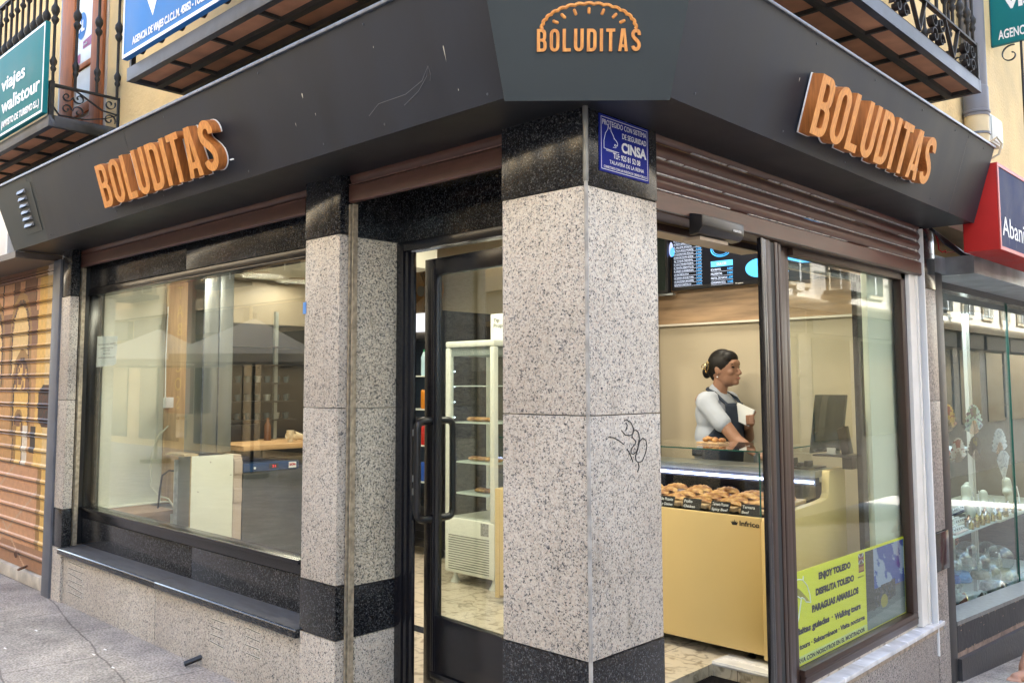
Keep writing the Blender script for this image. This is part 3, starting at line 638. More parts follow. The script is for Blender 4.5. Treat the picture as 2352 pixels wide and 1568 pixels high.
# ================================================================ BOLUDITAS letters
W_, S_ = .50, .165
def arcp(cx, cy, rx, ry, a0, a1, n_=10): return [(cx+rx*math.cos(R(a0+(a1-a0)*i/n_)), cy+ry*math.sin(R(a0+(a1-a0)*i/n_))) for i in range(n_+1)]
def thick(path, t):
    L_ = []; Rr = []
    for i, p in enumerate(path):
        a = path[max(i-1, 0)]; c = path[min(i+1, len(path)-1)]; dx, dy = c[0]-a[0], c[1]-a[1]; k = math.hypot(dx, dy) or 1; nx_, ny_ = -dy/k*t/2, dx/k*t/2
        L_.append((p[0]+nx_, p[1]+ny_)); Rr.append((p[0]-nx_, p[1]-ny_))
    return L_+Rr[::-1]
rO = arcp(W_-.25, .75, .25, .25, 0, 90)+arcp(.25, .75, .25, .25, 90, 180)+arcp(.25, .25, .25, .25, 180, 270)+arcp(W_-.25, .25, .25, .25, 270, 360)
iO = arcp(.25, .74, .085, .13, 0, 180)+arcp(.25, .26, .085, .13, 180, 360)
S_path = arcp(.25, .745, .168, .168, -12, 90, 7)+arcp(.25, .745, .168, .168, 90, 190, 8)+[(.10, .66), (.16, .58), (.25, .51), (.34, .43), (.40, .35)]+arcp(.25, .255, .168, .168, 10, -90, 8)[0:]+arcp(.25, .255, .168, .168, -90, -172, 7)[1:]
GL = {
 'B': ([[(0, 0), (.30, 0)]+arcp(.30, .20, .20, .20, -80, 0, 6)+[(.50, .36), (.475, .45), (.42, .51), (.46, .56), (.48, .63)]+arcp(.28, .80, .20, .20, 0, 80, 6)+[(.28, 1), (0, 1)],
        [(S_, .135), (.27, .135), (.33, .165), (.34, .22), (.34, .36), (.32, .42), (.27, .445), (S_, .445)], [(S_, .57), (.25, .57), (.31, .60), (.32, .66), (.32, .78), (.30, .84), (.25, .87), (S_, .87)]], .5),
 'O': ([rO, iO], .5), 'L': ([[(0, 0), (.42, 0), (.42, .145), (S_, .145), (S_, 1), (0, 1)]], .42),
 'U': ([[(0, 1)]+arcp(.25, .25, .25, .25, 180, 360, 14)+[(.5, 1), (.5-S_, 1)]+arcp(.25, .26, .085, .12, 0, -180, 10)+[(S_, 1)]], .5),
 'D': ([[(0, 0), (.26, 0)]+arcp(.26, .24, .24, .24, -90, 0, 8)+arcp(.26, .76, .24, .24, 0, 90, 8)+[(0, 1)], [(S_, .14)]+arcp(.25, .24, .085, .10, -90, 0, 6)+arcp(.25, .76, .085, .10, 0, 90, 6)+[(S_, .86)]], .5),
 'I': ([[(0, 0), (S_, 0), (S_, 1), (0, 1)]], S_), 'T': ([[(.145, 0), (.145+S_, 0), (.145+S_, .86), (.455, .86), (.455, 1), (0, 1), (0, .86), (.145, .86)]], .455),
 'A': ([[(0, 0), (.155, 0), (.18, .17), (.32, .17), (.345, 0), (.5, 0), (.355, 1), (.145, 1)], [(.20, .30), (.30, .30), (.252, .72), (.248, .72)]], .5),
 'S': ([thick(S_path, .163)], .5)}
def glyph(ch, depth, bev=0):
    cu = bpy.data.curves.new('g', 'CURVE'); cu.dimensions = '2D'; cu.fill_mode = 'BOTH'; cu.extrude = depth/2; cu.bevel_depth = bev; cu.bevel_resolution = 0
    for lp_ in GL[ch][0]:
        s_ = cu.splines.new('POLY'); s_.points.add(len(lp_)-1)
        for p_, (x, y) in zip(s_.points, lp_): p_.co = (x, y, 0, 1)
        s_.use_cyclic_u = True
    ob = bpy.data.objects.new('g', cu); COL.objects.link(ob); dg = bpy.context.evaluated_depsgraph_get()
    me = bpy.data.meshes.new_from_object(ob.evaluated_get(dg)); bpy.data.objects.remove(ob); return me
def word(T, o, u_, v_, H, L_, depth, stand, gap=.085, back=True, name='letter'):
    """o: baseline start; letters height H; total length L_"""
    u_ = Vector(u_).normalized(); v_ = Vector(v_).normalized(); nn = u_.cross(v_).normalized(); o = Vector(o); org = ORG[T.name]
    tot = sum(GL[c][1] for c in 'BOLUDITAS')+gap*8; kx = L_/tot; x = 0
    for c in 'BOLUDITAS':
        me = glyph(c, 1.0, 0)
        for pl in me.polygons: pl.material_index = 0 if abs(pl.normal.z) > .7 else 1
        for p in me.vertices: q_ = p.co.copy(); p.co = o+u_*((q_.x+x)*kx)+v_*(q_.y*H)+nn*(stand+depth*(q_.z+.5))-org
        lo = put(name, me, [M_WOODL, M_WOODL_SHADED], T)
        if back:
            mb_ = me.copy(); me2 = glyph(c, 1.0, 0)
            for p in me2.vertices:
                q_ = p.co.copy(); cx = GL[c][1]/2; q_.x = cx+(q_.x-cx)*1.035; q_.y = .5+(q_.y-.5)*1.02
                p.co = o+u_*((q_.x+x)*kx)+v_*(q_.y*H)+nn*(stand-.006+.006*(q_.z+.5))-org
            put('backing', me2, M_SIGNW, lo)
        x += GL[c][1]+gap
nL = Vector((0, -1, -KF)).normalized(); vL = Vector((0, -KF, 1)).normalized()
T = thing('letter_sign', 'thick wooden BOLUDITAS letters on the left side of the fascia above the wide window', 'sign', (-2.5, -.3, 2.62), group=None)
oL = Vector(FL(-3.21, 2.617)); word(T, oL, (1, 0, 0), vL, .240, 1.325, .046, .010, gap=.12)
T = thing('letter_sign', 'thick wooden BOLUDITAS letters on the right side of the fascia above the sliding door', 'sign', (.3, 1.6, 2.62))
vR = Vector((KF, 0, 1)).normalized(); oR = Vector(FR(1.0, 2.613)); word(T, oR, (0, 1, 0), vR, .236, 1.345, .048, .012, gap=.12)
q = MB(); q.box((-1.80, -.345, 2.625), (-1.775, -.337, 2.63)); q.build('cable_stub', M_CHALK, bpy.data.objects['letter_sign'])
T = thing('letter_sign', 'small wooden BOLUDITAS letters under a scalloped arch on the corner panel', 'sign', (.1, -.1, 2.69))
vC = nC.cross(e_).normalized()
if vC.z < 0: vC = -vC
oC = Vector((-.027, -.219, 2.692))+nC*.002
word(T, oC, e_, vC, .072, .341, .012, .004, gap=.17, back=False)
q = MB(); pts = []
mid = oC+e_*.1705
for i in range(0, 121):
    a = math.pi*i/120; rx, rz = .152, .079
    sc_a = .0042*abs(math.sin(15*a*1.0))
    pts.append(mid+e_*(-(rx+sc_a)*math.cos(a))+vC*(.072+(rz+sc_a)*math.sin(a))+nC*.008)
q.tube(pts, .0062, 6); q.build('scalloped_arch', M_WOODL, T)
for k in range(7):
    a = R(22+k*(136/6)); c = mid+e_*(-.118*math.cos(a))+vC*(.074+.056*math.sin(a))+nC*.008; d = (e_*(-math.cos(a))+vC*math.sin(a))
    q = MB(); q.cap(c-d*.006, c+d*.006, .0056, .0056, 10); q.build('dash_mark', M_WOODL, T)
q = MB()
pc = mid+e_*-.055+vC*.0+nC*.0012
q.add([pc+e_*a_+vC*b_ for a_, b_ in ((-.035, .0), (-.006, .004), (-.004, -.012), (-.02, -.02), (-.026, -.052), (-.030, -.03))], [tuple(range(6))])
q.add([pc+e_*a_+vC*b_ for a_, b_ in ((-.012, .03), (.005, .065), (.03, .05), (.036, .0), (.024, -.022), (.008, -.02), (-.004, -.004))], [tuple(range(7))])
q.build('peeled_patch', mat('peeled black', (.006, .007, .009), .15), T, smooth=0)

# ---- blue security plate
T = thing('security_plate', 'blue enamel security notice with a dog head on the corner pillar', 'sign', (.0, .22, 2.45))
q = MB(); q.box((.0005, .073, 2.342), (.0065, .372, 2.546)); q.build('plate', mat('blue enamel', (.008, .020, .24), .6, spec=.2), T)
X = .0066; q = MB(); y0, y1, z0, z1 = .081, .364, 2.350, 2.538; t_ = .0018
for a, c in (((X, y0, z0), (X+.0004, y1, z0+t_)), ((X, y0, z1-t_), (X+.0004, y1, z1)), ((X, y0, z0), (X+.0004, y0+t_, z1)), ((X, y1-t_, z0), (X+.0004, y1, z1))): q.box(a, c)
q.build('border', M_SIGNW, T)
UY, UZ = (0, 1, 0), (0, 0, 1)
def pt_(s, y, z, h, wd, al='LEFT', off=.0): text(s, 'lettering', M_SIGNW, T, (X, y, z), UY, UZ, h, width=wd, align=al, off=off, ext=.0002)
pt_('PROTEGIDO CON SISTEMA', .088, 2.510, .020, .268); pt_('DE SEGURIDAD', .205, 2.479, .020, .15, off=.0003); pt_('CINSA', .200, 2.430, .036, .155, off=.002)
pt_('TLF: 925 81 52 08', .150, 2.398, .020, .165, off=.0004); pt_('TALAVERA DE LA REINA', .128, 2.375, .014, .21); pt_('CONECTADO CON LAS FUERZAS DE ORDEN PÚBLICO', .094, 2.356, .0095, .262)
q = MB()
dog = [(.097, 2.425), (.097, 2.452), (.106, 2.480), (.118, 2.494), (.123, 2.510), (.128, 2.498), (.135, 2.509), (.140, 2.492), (.150, 2.482), (.158, 2.470), (.172, 2.462), (.178, 2.455), (.176, 2.446), (.160, 2.450), (.158, 2.446), (.171, 2.441), (.166, 2.438), (.150, 2.437)]
q.tube([(X+.0004, a, b_) for a, b_ in dog], .0011, 5); q.tube([(X+.0004, .155, 2.469), (X+.0004, .163, 2.468)], .001, 4)
q.tube([(X+.0004, .097, 2.425), (X+.0004, .185, 2.423)], .0011, 4)
for k in range(9): q.tube([(X+.0004, .110+k*.007, 2.418), (X+.0004, .115+k*.007, 2.424)], .0012, 4)
q.build('dog_emblem', M_SIGNW, T)
# ================================================================ balconies, upper windows
def baluster_mb(h):
    pr = [(.009, 0), (.009, h*.10), (.016, h*.115), (.018, h*.13), (.012, h*.145), (.020, h*.165), (.022, h*.19), (.014, h*.21), (.009, h*.225), (.009, h*.48), (.013, h*.49), (.022, h*.51), (.024, h*.53), (.013, h*.55), (.016, h*.56), (.026, h*.59), (.024, h*.62), (.012, h*.645), (.009, h*.66), (.009, h*.84), (.018, h*.855), (.02, h*.87), (.01, h*.89), (.009, h)]
    q = MB(); q.lathe(pr, (0, 0, 0), 10); return q
BAL_ME = baluster_mb(.80).mesh('baluster', smooth=60); BAL_ME.materials.append(M_IRON)
def spiral(c, r, a0, turns, ux, uz, n_=22, dirn=1):
    c = Vector(c); ux = Vector(ux); uz = Vector(uz)
    return [c+ux*(r*(1-.78*t)*math.cos(a0+dirn*turns*2*math.pi*t))+uz*(r*(1-.78*t)*math.sin(a0+dirn*turns*2*math.pi*t)) for t in [i/n_ for i in range(n_+1)]]
def flat(q, pts, w, t, ax):
    """flat iron strip following pts; width w along ax"""
    ax = Vector(ax); pts = [Vector(p) for p in pts]; k = len(pts); vs = []
    for i, p in enumerate(pts):
        d = (pts[min(i+1, k-1)]-pts[max(i-1, 0)]).normalized(); n_ = d.cross(ax).normalized()
        for s1, s2 in ((-1, -1), (1, -1), (1, 1), (-1, 1)): vs.append(p+ax*(s1*w/2)+n_*(s2*t/2))
    fs = [(i*4+j, i*4+(j+1) % 4, (i+1)*4+(j+1) % 4, (i+1)*4+j) for i in range(k-1) for j in range(4)]+[(3, 2, 1, 0), ((k-1)*4, (k-1)*4+1, (k-1)*4+2, (k-1)*4+3)]
    q.add(vs, fs)
def scroll_end(q, p_out, p_in, z0, z1, ax):
    """scroll panel between wall and outer corner"""
    a = Vector((*p_out, 0)); b_ = Vector((*p_in, 0)); u_ = (b_-a); L = u_.length; u_ = u_.normalized(); Z_ = Vector((0, 0, 1)); H = z1-z0
    for cx, cz, r, a0, dr_ in ((.22, .30, .17, 0, 1), (.22, .70, .17, 0, -1), (.40, .28, .20, math.pi, -1), (.40, .72, .20, math.pi, 1), (.86, .24, .22, -.5, 1), (.86, .76, .20, .5, -1)):
        flat(q, spiral(a+u_*(cx*L)+Z_*(z0+cz*H), r*H*.95, a0, 1.15, u_, Z_, dirn=dr_), .016, .005, ax)
    flat(q, [a+u_*(.03*L)+Z_*(z1-.01), a+u_*(.35*L)+Z_*(z1-.05*H), a+u_*(.75*L)+Z_*(z0+.5*H), a+u_*(.99*L)+Z_*(z0+.45*H)], .016, .006, ax)
    flat(q, [a+u_*(.03*L)+Z_*(z0+.3*H), a+u_*(.12*L)+Z_*(z0+.05*H), a+u_*(.5*L)+Z_*(z0+.08*H), a+u_*(.8*L)+Z_*(z0+.25*H), a+u_*(.99*L)+Z_*(z0+.45*H)], .016, .006, ax)
BZ0, BZ1 = 3.20, 3.272
def balcony(label, x0, x1, y0, y1, front, ends):
    """rect footprint; front = 'y-' or 'x+'"""
    Bq = MB(); t = .035
    o = None
    q = MB(); q.box((x0, y0, BZ0), (x1, y0+t, BZ1)); q.box((x0, y1-t, BZ0), (x1, y1, BZ1)); q.box((x0, y0+t, BZ0), (x0+t, y1-t, BZ1)); q.box((x1-t, y0+t, BZ0), (x1, y1-t, BZ1))
    o = q.build('balcony', M_SLAB, B, bevel=.002, label=label)
    lx, ly = x1-x0, y1-y0
    q = MB(); q.box((x0+t, y0+t, BZ0+.022), (x1-t, y1-t, BZ1-.01)); q.build('tile_underside', M_TILE, o)
    q = MB(); br = .017
    if front == 'y-':
        for k in (.37, .70): yy = y0+ly*k; q.box((x0+t, yy-br, BZ0-.002), (x1-t, yy+br, BZ0+.03))
        k = x0+.42
        while k < x1-.2: q.box((k-.009, y0+t, BZ0+.004), (k+.009, y1-t, BZ0+.03)); k += .42
    else:
        for k in (.30, .66): xx = x0+lx*k; q.box((xx-br, y0+t, BZ0-.002), (xx+br, y1-t, BZ0+.03))
        k = y1-.42
        while k > y0+.2: q.box((x0+t, k-.009, BZ0+.004), (x1-t, k+.009, BZ0+.03)); k -= .42
        q.box((x0+t, y1-t-.02, BZ0+.004), (x1-t, y1-t-.008, BZ0+.03))
    q.build('underside_bars', mat('bars', (.045, .045, .042), .6, var=.3, vscale=20), o)
    return o
b1 = balcony('steel balcony slab with terracotta tiles underneath, at the far left', -7.6, -3.87, -.44, -.001, 'y-', 'r')
b2 = balcony('steel balcony slab with terracotta tiles underneath, behind the blue sign', -2.735, -.5, -.44, -.001, 'y-', 'l')
b3 = balcony('steel balcony slab with terracotta tiles underneath, above the right fascia', .001, .457, .4, 2.955, 'x+', 'r')
MZ = 3.47
# railing 1 (far left)
q = MB(); xe = -3.885; ye = -.425
q.box((xe-.014, ye-.014, BZ1), (xe+.014, ye+.014, MZ+.02)); q.box((xe-.012, ye, MZ-.006), (xe+.012, -.002, MZ+.006)); q.box((xe-.010, -.014, BZ1), (xe+.010, -.002, MZ))
scroll_end(q, (xe, ye), (xe, -.005), BZ1, MZ, (1, 0, 0)); q.box((xe-.014, ye, 4.27), (xe+.014, -.002, 4.29)); q.box((-7.6, ye-.014, 4.27), (xe+.014, ye+.014, 4.29)); q.box((-7.6, ye-.010, MZ-.006), (xe, ye+.010, MZ+.006)); 
q.build('railing', M_IRON, b1, smooth=40)
def bal_at(x, y, par):
    o = bpy.data.objects.new('baluster', BAL_ME); COL.objects.link(o); o.parent = par; o.location = Vector((x, y, MZ))-ORG[B.name]
for y in (-.42, -.285, -.15, -.02): bal_at(xe, y, b1)
x = xe-.14
while x > -6.1: bal_at(x, ye, b1); x -= .115
# railing 2 (behind the blue sign)
q = MB(); q.box((-2.72, -.425, MZ-.006), (-.5, -.405, MZ+.006)); q.box((-2.73, -.43, BZ1), (-2.705, -.405, MZ))
x = -2.6
while x < -.6:
    flat(q, spiral((x, -.415, 3.36), .07, 0, 1.1, (1, 0, 0), (0, 0, 1)), .014, .005, (0, 1, 0)); flat(q, spiral((x+.1, -.415, 3.38), .07, math.pi, 1.1, (1, 0, 0), (0, 0, 1), dirn=-1), .014, .005, (0, 1, 0)); x += .22
q.build('railing', M_IRON, b2, smooth=40)
# railing 3 (right facade)
q = MB(); xr = .44; yr = 2.94; L0 = .5
q.box((xr-.012, L0, MZ-.006), (xr+.012, yr, MZ+.006)); q.box((xr-.014, yr-.014, BZ1), (xr+.014, yr+.014, MZ+.01)); q.box((.002, yr-.010, MZ-.006), (xr, yr+.010, MZ+.006))
q.box((xr-.014, L0, 4.27), (xr+.014, yr, 4.30)); q.box((.002, yr-.014, 4.27), (xr, yr+.014, 4.30))
k = 0
y = yr-.10
while y > .7:
    for zc, a0, dr_ in ((3.325, 0, 1), (3.41, 0, -1)):
        flat(q, spiral((xr, y, zc), .045, a0, 1.1, (0, 1, 0), (0, 0, 1), dirn=dr_), .03, .005, (1, 0, 0)); flat(q, spiral((xr, y-.10, zc), .045, math.pi, 1.1, (0, 1, 0), (0, 0, 1), dirn=-dr_), .03, .005, (1, 0, 0))
    flat(q, [(xr, y-.20, MZ), (xr, y-.30, BZ1+.02)], .02, .008, (1, 0, 0)); flat(q, [(xr, y-.42, MZ), (xr, y-.30, BZ1+.02)], .02, .008, (1, 0, 0)); y -= .50
scroll_end(q, (xr, yr), (.005, yr), BZ1, MZ, (0, 1, 0))
q.build('railing', M_IRON, b3, smooth=40)
for x in (.05, .18, .31, .43): bal_at(x, yr, b3)
y = yr-.13
while y > .9: bal_at(xr, y, b3); y -= .125
# upper door (brown wood) on the left, set in the wall opening
od = MB(); od.box((-4.93, -.006, 3.22), (-4.10, .0, 5.2)); o_ = od.build('balcony_door', mat('door reveal', (.50, .46, .40), .8, var=.1, vscale=8, bump=.2), B, label='varnished wooden balcony door')
q = MB()
for a, c in (((-4.90, -.03, 3.27), (-4.66, -.007, 5.2)), ((-4.33, -.03, 3.27), (-4.13, -.007, 5.2)), ((-4.655, -.026, 3.27), (-4.335, -.007, 3.31)), ((-4.655, -.026, 3.50), (-4.335, -.007, 3.57)), ((-4.655, -.026, 3.83), (-4.335, -.007, 3.87)), ((-4.54, -.026, 3.311), (-4.50, -.007, 3.469))): q.box(a, c)
q.build('frame', M_DOORW, o_, bevel=.006)
q = MB(); q.box((-4.715, -.016, 3.311), (-4.541, -.008, 3.469)); q.box((-4.499, -.016, 3.311), (-4.305, -.008, 3.469)); q.build('panel', M_DOORW, o_, bevel=.004)
q = MB(); q.box((-4.97, -.012, 3.24), (-4.905, -.004, 5.2)); q.build('dark_gap', M_BLK, o_)
q = MB(); q.box((-4.715, -.012, 3.541), (-4.305, -.008, 3.829)); q.box((-4.715, -.012, 3.871), (-4.305, -.008, 5.2)); q.build('curtained_glass', mat('curtain glass', (.50, .50, .44), .15, var=.12, vscale=3, spec=.7), o_)
M_MAG = mat('magenta sticker', (.28, .02, .15), .5)
for (xa, xb, z) in ((-4.70, -4.56, 3.89), (-4.52, -4.36, 3.98)):
    MB().add([(xa, -.0135, z), (xb, -.0135, z+.0), (xb, -.0135, z+.07), (xa, -.0135, z+.055)], [(0, 1, 2, 3)]).build('sticker', M_MAG, o_, smooth=0)
    text('renfe', 'lettering', M_SIGNW, o_, (xa+.02, -.0138, z+.018), (1, 0, 0), (0, 0, 1), .022)
q = MB(); c_ = (-4.55, -.0135, 4.16); q.add([(c_[0]+.08*math.cos(a), c_[1], c_[2]+.10*math.sin(a)) for a in [i*math.pi/12 for i in range(24)]], [tuple(range(24))]); q.build('round_sticker', M_BLUE, o_, smooth=0)
text('AL', 'lettering', M_SIGNW, o_, (-4.60, -.014, 4.12), (1, 0, 0), (0, 0, 1), .08, width=.10, off=.004)
# upper openings seen only in reflections and from the side
for (a, c) in (((-2.2, -.008, 3.3), (-1.2, .0, 5.2)), ((-.001, 1.0, 3.3), (.008, 2.0, 5.2))):
    MB().box(a, c).build('upper_window', M_DOORW, B)

# ---- signs hanging on the balconies
T = thing('hanging_sign', 'teal travel agency sign with white letters on the far left balcony rail', 'sign', (-4.8, -.46, 3.3))
q = MB(); q.prism([(-6.9, 3.278), (-3.880, 3.278), (-3.880, 3.865), (-6.9, 3.865)], 'y', -.475, -.445); q.build('panel', M_TEAL, T, bevel=.003)
X_ = -.4755; q = MB()
for a, c in (((-6.88, X_-.001, 3.284), (-3.886, X_, 3.298)), ((-6.88, X_-.001, 3.845), (-3.886, X_, 3.859)), ((-3.900, X_-.001, 3.298), (-3.886, X_, 3.845))): q.box(a, c)
q.build('border', M_SIGNW, T)
def tl(s, x, z, h, wd, off=.0, al='RIGHT'): text(s, 'lettering', M_SIGNW, T, (x, X_, z), (1, 0, 0), (0, 0, 1), h, width=wd, off=off, align=al)
tl('viajes', -4.226, 3.592, .098, .465, .0025); tl('walistour', -3.94, 3.437, .098, .73, .0025); tl('(AMYSTO DE TURISMO S.L.)', -3.944, 3.335, .046, .716, .0015)
T = thing('hanging_sign', 'sky blue travel agency licence sign with a white arrow on the middle balcony', 'sign', (-1.8, -.46, 3.3))
q = MB(); q.box((-2.715, -.475, 3.305), (-.9, -.445, 4.4)); q.build('panel', M_BLUE, T, bevel=.003)
q = MB(); q.box((-2.713, -.4765, 3.307), (-.902, -.4752, 3.325)); q.box((-2.713, -.4765, 3.325), (-2.698, -.4752, 4.398)); q.build('border', M_SIGNW, T)
q = MB(); q.add([(-2.44, -.4765, 3.56), (-2.36, -.4765, 3.44), (-2.28, -.4765, 3.58), (-2.26, -.4765, 4.0), (-2.48, -.4765, 4.0)], [tuple(range(5))]); q.build('white_arrow', M_SIGNW, T, smooth=0, fix=False)
q = MB(); q.add([(-2.40, -.4775, 3.60), (-2.36, -.4775, 3.53), (-2.32, -.4775, 3.61), (-2.31, -.4775, 4.0), (-2.42, -.4775, 4.0)], [tuple(range(5))]); q.build('pink_arrow', mat('pink print', (.62, .22, .30), .4), T, smooth=0, fix=False)
X_ = -.4755; tl('AGENCIA DE VIAJES C.I.C.L.M. 45052 - TOLEDO', -2.59, 3.352, .040, .83, .0015, 'LEFT')
T = thing('hanging_sign', 'teal travel agency sign sticking out from the wall at the upper right', 'sign', (.5, 5.0, 4.15))
SX0, SZ0 = .004, 4.15
q = MB(); q.box((SX0, 4.99, SZ0), (SX0+1.1, 5.015, SZ0+.95)); q.build('panel', M_TEAL, T, bevel=.002)
q = MB(); q.box((SX0, 4.985, SZ0), (SX0+.006, 4.989, SZ0+.95)); q.box((SX0, 4.985, SZ0), (SX0+1.1, 4.989, SZ0+.006)); q.build('border', M_TEALD, T)
text('AGENCIA DE VIAJES', 'lettering', M_SIGNW, T, (SX0+.05, 4.9895, SZ0+.045), (1, 0, 0), (0, 0, 1), .072, width=.46, off=.002)
text('viajes', 'lettering', M_SIGNW, T, (SX0+.10, 4.9895, SZ0+.27), (1, 0, 0), (0, 0, 1), .13, width=.4, off=.006)
q = MB(); q.tube([(.20, 5.0, SZ0-.75), (.20, 5.0, SZ0)], .009, 8)
flat(q, spiral((.13, 5.0, SZ0-.085), .075, 1.2, 1.0, (1, 0, 0), (0, 0, 1)), .02, .006, (0, 1, 0)); q.build('bracket', M_IRON, T)
# ---- drain pipe, junction box, cables
T = thing('drainpipe', 'cream painted downpipe with grey collar on the right hand wall', 'pipe', (.09, 4.28, 2.6))
q = MB(); q.lathe([(.075, 2.62), (.075, 3.42)], (.085, 4.22, 0), 24); q.build('pipe', mat('cream pipe', (.62, .52, .32), .5, var=.1, vscale=6), T)
q = MB(); q.lathe([(.080, 3.42), (.080, 3.44), (.086, 3.442), (.086, 3.455), (.080, 3.46), (.080, 3.62), (.075, 3.63)], (.085, 4.22, 0), 24); q.lathe([(.075, 3.63), (.075, 6)], (.085, 4.22, 0), 24); q.build('collar', mat('grey collar', (.15, .16, .19), .5), T)
q = MB(); q.lathe([(.082, 3.29), (.082, 3.305)], (.085, 4.22, 0), 24); q.box((0, 4.12, 3.29), (.03, 4.15, 3.305)); q.build('clamp', M_TRIM, T)
T = thing('junction_box', 'pale grey electrical junction box on the yellow wall beside the downpipe', 'electrical box', (.1, 4.55, 3.28))
q = MB(); q.box((.0, 4.40, 3.285), (.12, 4.70, 3.485)); q.build('case', mat('pvc grey', (.58, .62, .60), .4), T, bevel=.008)
q = MB(); q.box((.1205, 4.42, 3.30), (.127, 4.68, 3.47)); q.build('lid', mat('pvc grey', (.6, .6, .6)), T, bevel=.003)
T = thing('cable_bundle', 'black cables sagging between the fascia and the red sign', 'cable', (.1, 3.6, 2.5))
q = MB()
for k in range(3):
    q.tube([(.02+.01*k, 3.40, 2.55-.008*k), (.03, 3.6, 2.51-.012*k), (.05, 3.9, 2.45-.01*k), (.08, 4.2, 2.43+.006*k), (.1, 4.6, 2.44)], .011-.002*k, 8)
q.build('cable', M_BLK, T)
q = MB(); q.tube([(.36, 3.42, 3.03), (.40, 3.44, 3.06), (.42, 3.46, 3.02), (.40, 3.46, 2.96), (.36, 3.45, 2.94)], .007, 6); q.build('loop_cable', mat('cream cable', (.6, .52, .38), .5), T)
q = MB()
for k in range(5): q.tube([(.12, 3.85+.02*k, 2.415), (.16, 3.95+.05*k, 2.43+.006*k), (.18, 4.1+.05*k, 2.45), (.2, 4.3, 2.47)], .004, 5)
q.build('loose_wires', mat('pale wire', (.5, .5, .48), .5), T)
q = MB(); q.tube([(.01, 3.50, 2.55), (.012, 3.55, 2.49), (.012, 3.56, 2.44), (.02, 3.60, 2.425), (.03, 3.63, 2.44), (.02, 3.66, 2.43), (.01, 3.9, 2.46)], .004, 5); q.build('red_wire', M_RED, T)
# ---- red framed sign box
T = thing('box_sign', 'red framed sign box with dark blue face next to the fascia end', 'sign', (.32, 4.2, 2.4))
q = MB(); q.box((.20, 3.41, 2.385), (.395, 5.3, 2.905)); q.build('box', M_RED, T, bevel=.003)
q = MB(); q.box((.3955, 3.436, 2.408), (.398, 5.27, 2.882)); q.build('face', M_NAVY, T)
q = MB()
for a, c in (((.396, 3.41, 2.385), (.402, 5.3, 2.406)), ((.396, 3.41, 2.884), (.402, 5.3, 2.905)), ((.396, 3.41, 2.407), (.402, 3.434, 2.883))): q.box(a, c)
q.build('rim', mat('red rim', (.60, .10, .10), .4, var=.15, vscale=30), T)
text('Abanicos', 'lettering', M_SIGNW, T, (.3985, 3.47, 2.475), (0, 1, 0), (0, 0, 1), .125, width=.78, ext=.0003)
q = MB()
for k in range(9):
    y = 3.45+random.random()*.6; z = 2.42+random.random()*.1; q.box((.3982, y, z), (.3986, y+.003, z+.03+random.random()*.12))
q.build('streaks', mat('streak', (.12, .14, .22), .6), T)

# ================================================================ left neighbour
N = thing('neighbour_shop', 'closed neighbouring shop with a painted metal shutter left of the grey post', 'shop front', (-6.5, .1, .11))
q = MB(); q.box((-4.93, -.012, .075), (-4.79, .06, 2.50)); q.build('grey_post', M_GREYP, N, bevel=.004)
q = MB(); q.box((-8.5, -.26, 2.505), (-4.968, .2, 2.55)); q.build('soffit', mat('brown soffit', (.13, .105, .09), .5, var=.2, vscale=5), N)
q = MB(); q.box((-8.5, .03, .11), (-4.935, .4, .20)); q.build('threshold', mat('worn marble', (.55, .50, .42), .6, var=.3, vscale=9), N, bevel=.004)
q = MB(); q.box((-8.5, .045, -.05), (-4.935, .4, .108)); q.build('riser', mat('stained stone', (.40, .34, .26), .8, var=.5, vscale=6), N)
q = MB(); q.box((-8.5, .3, .2), (-4.93, .4, 2.6)); q.build('wall', M_PLAST2, N)
PAL = dict(cream=(.62, .53, .36), yel=(.62, .50, .27), org=(.56, .42, .31), brn=(.36, .25, .18), dk=(.17, .12, .09), wht=(.62, .58, .52), pink=(.56, .42, .35), gold=(.44, .33, .18), mid=(.54, .41, .26), grey=(.17, .14, .125))
def hsh(a, b_): return ((math.sin(a*127.1+b_*311.7)*43758.5453) % 1)
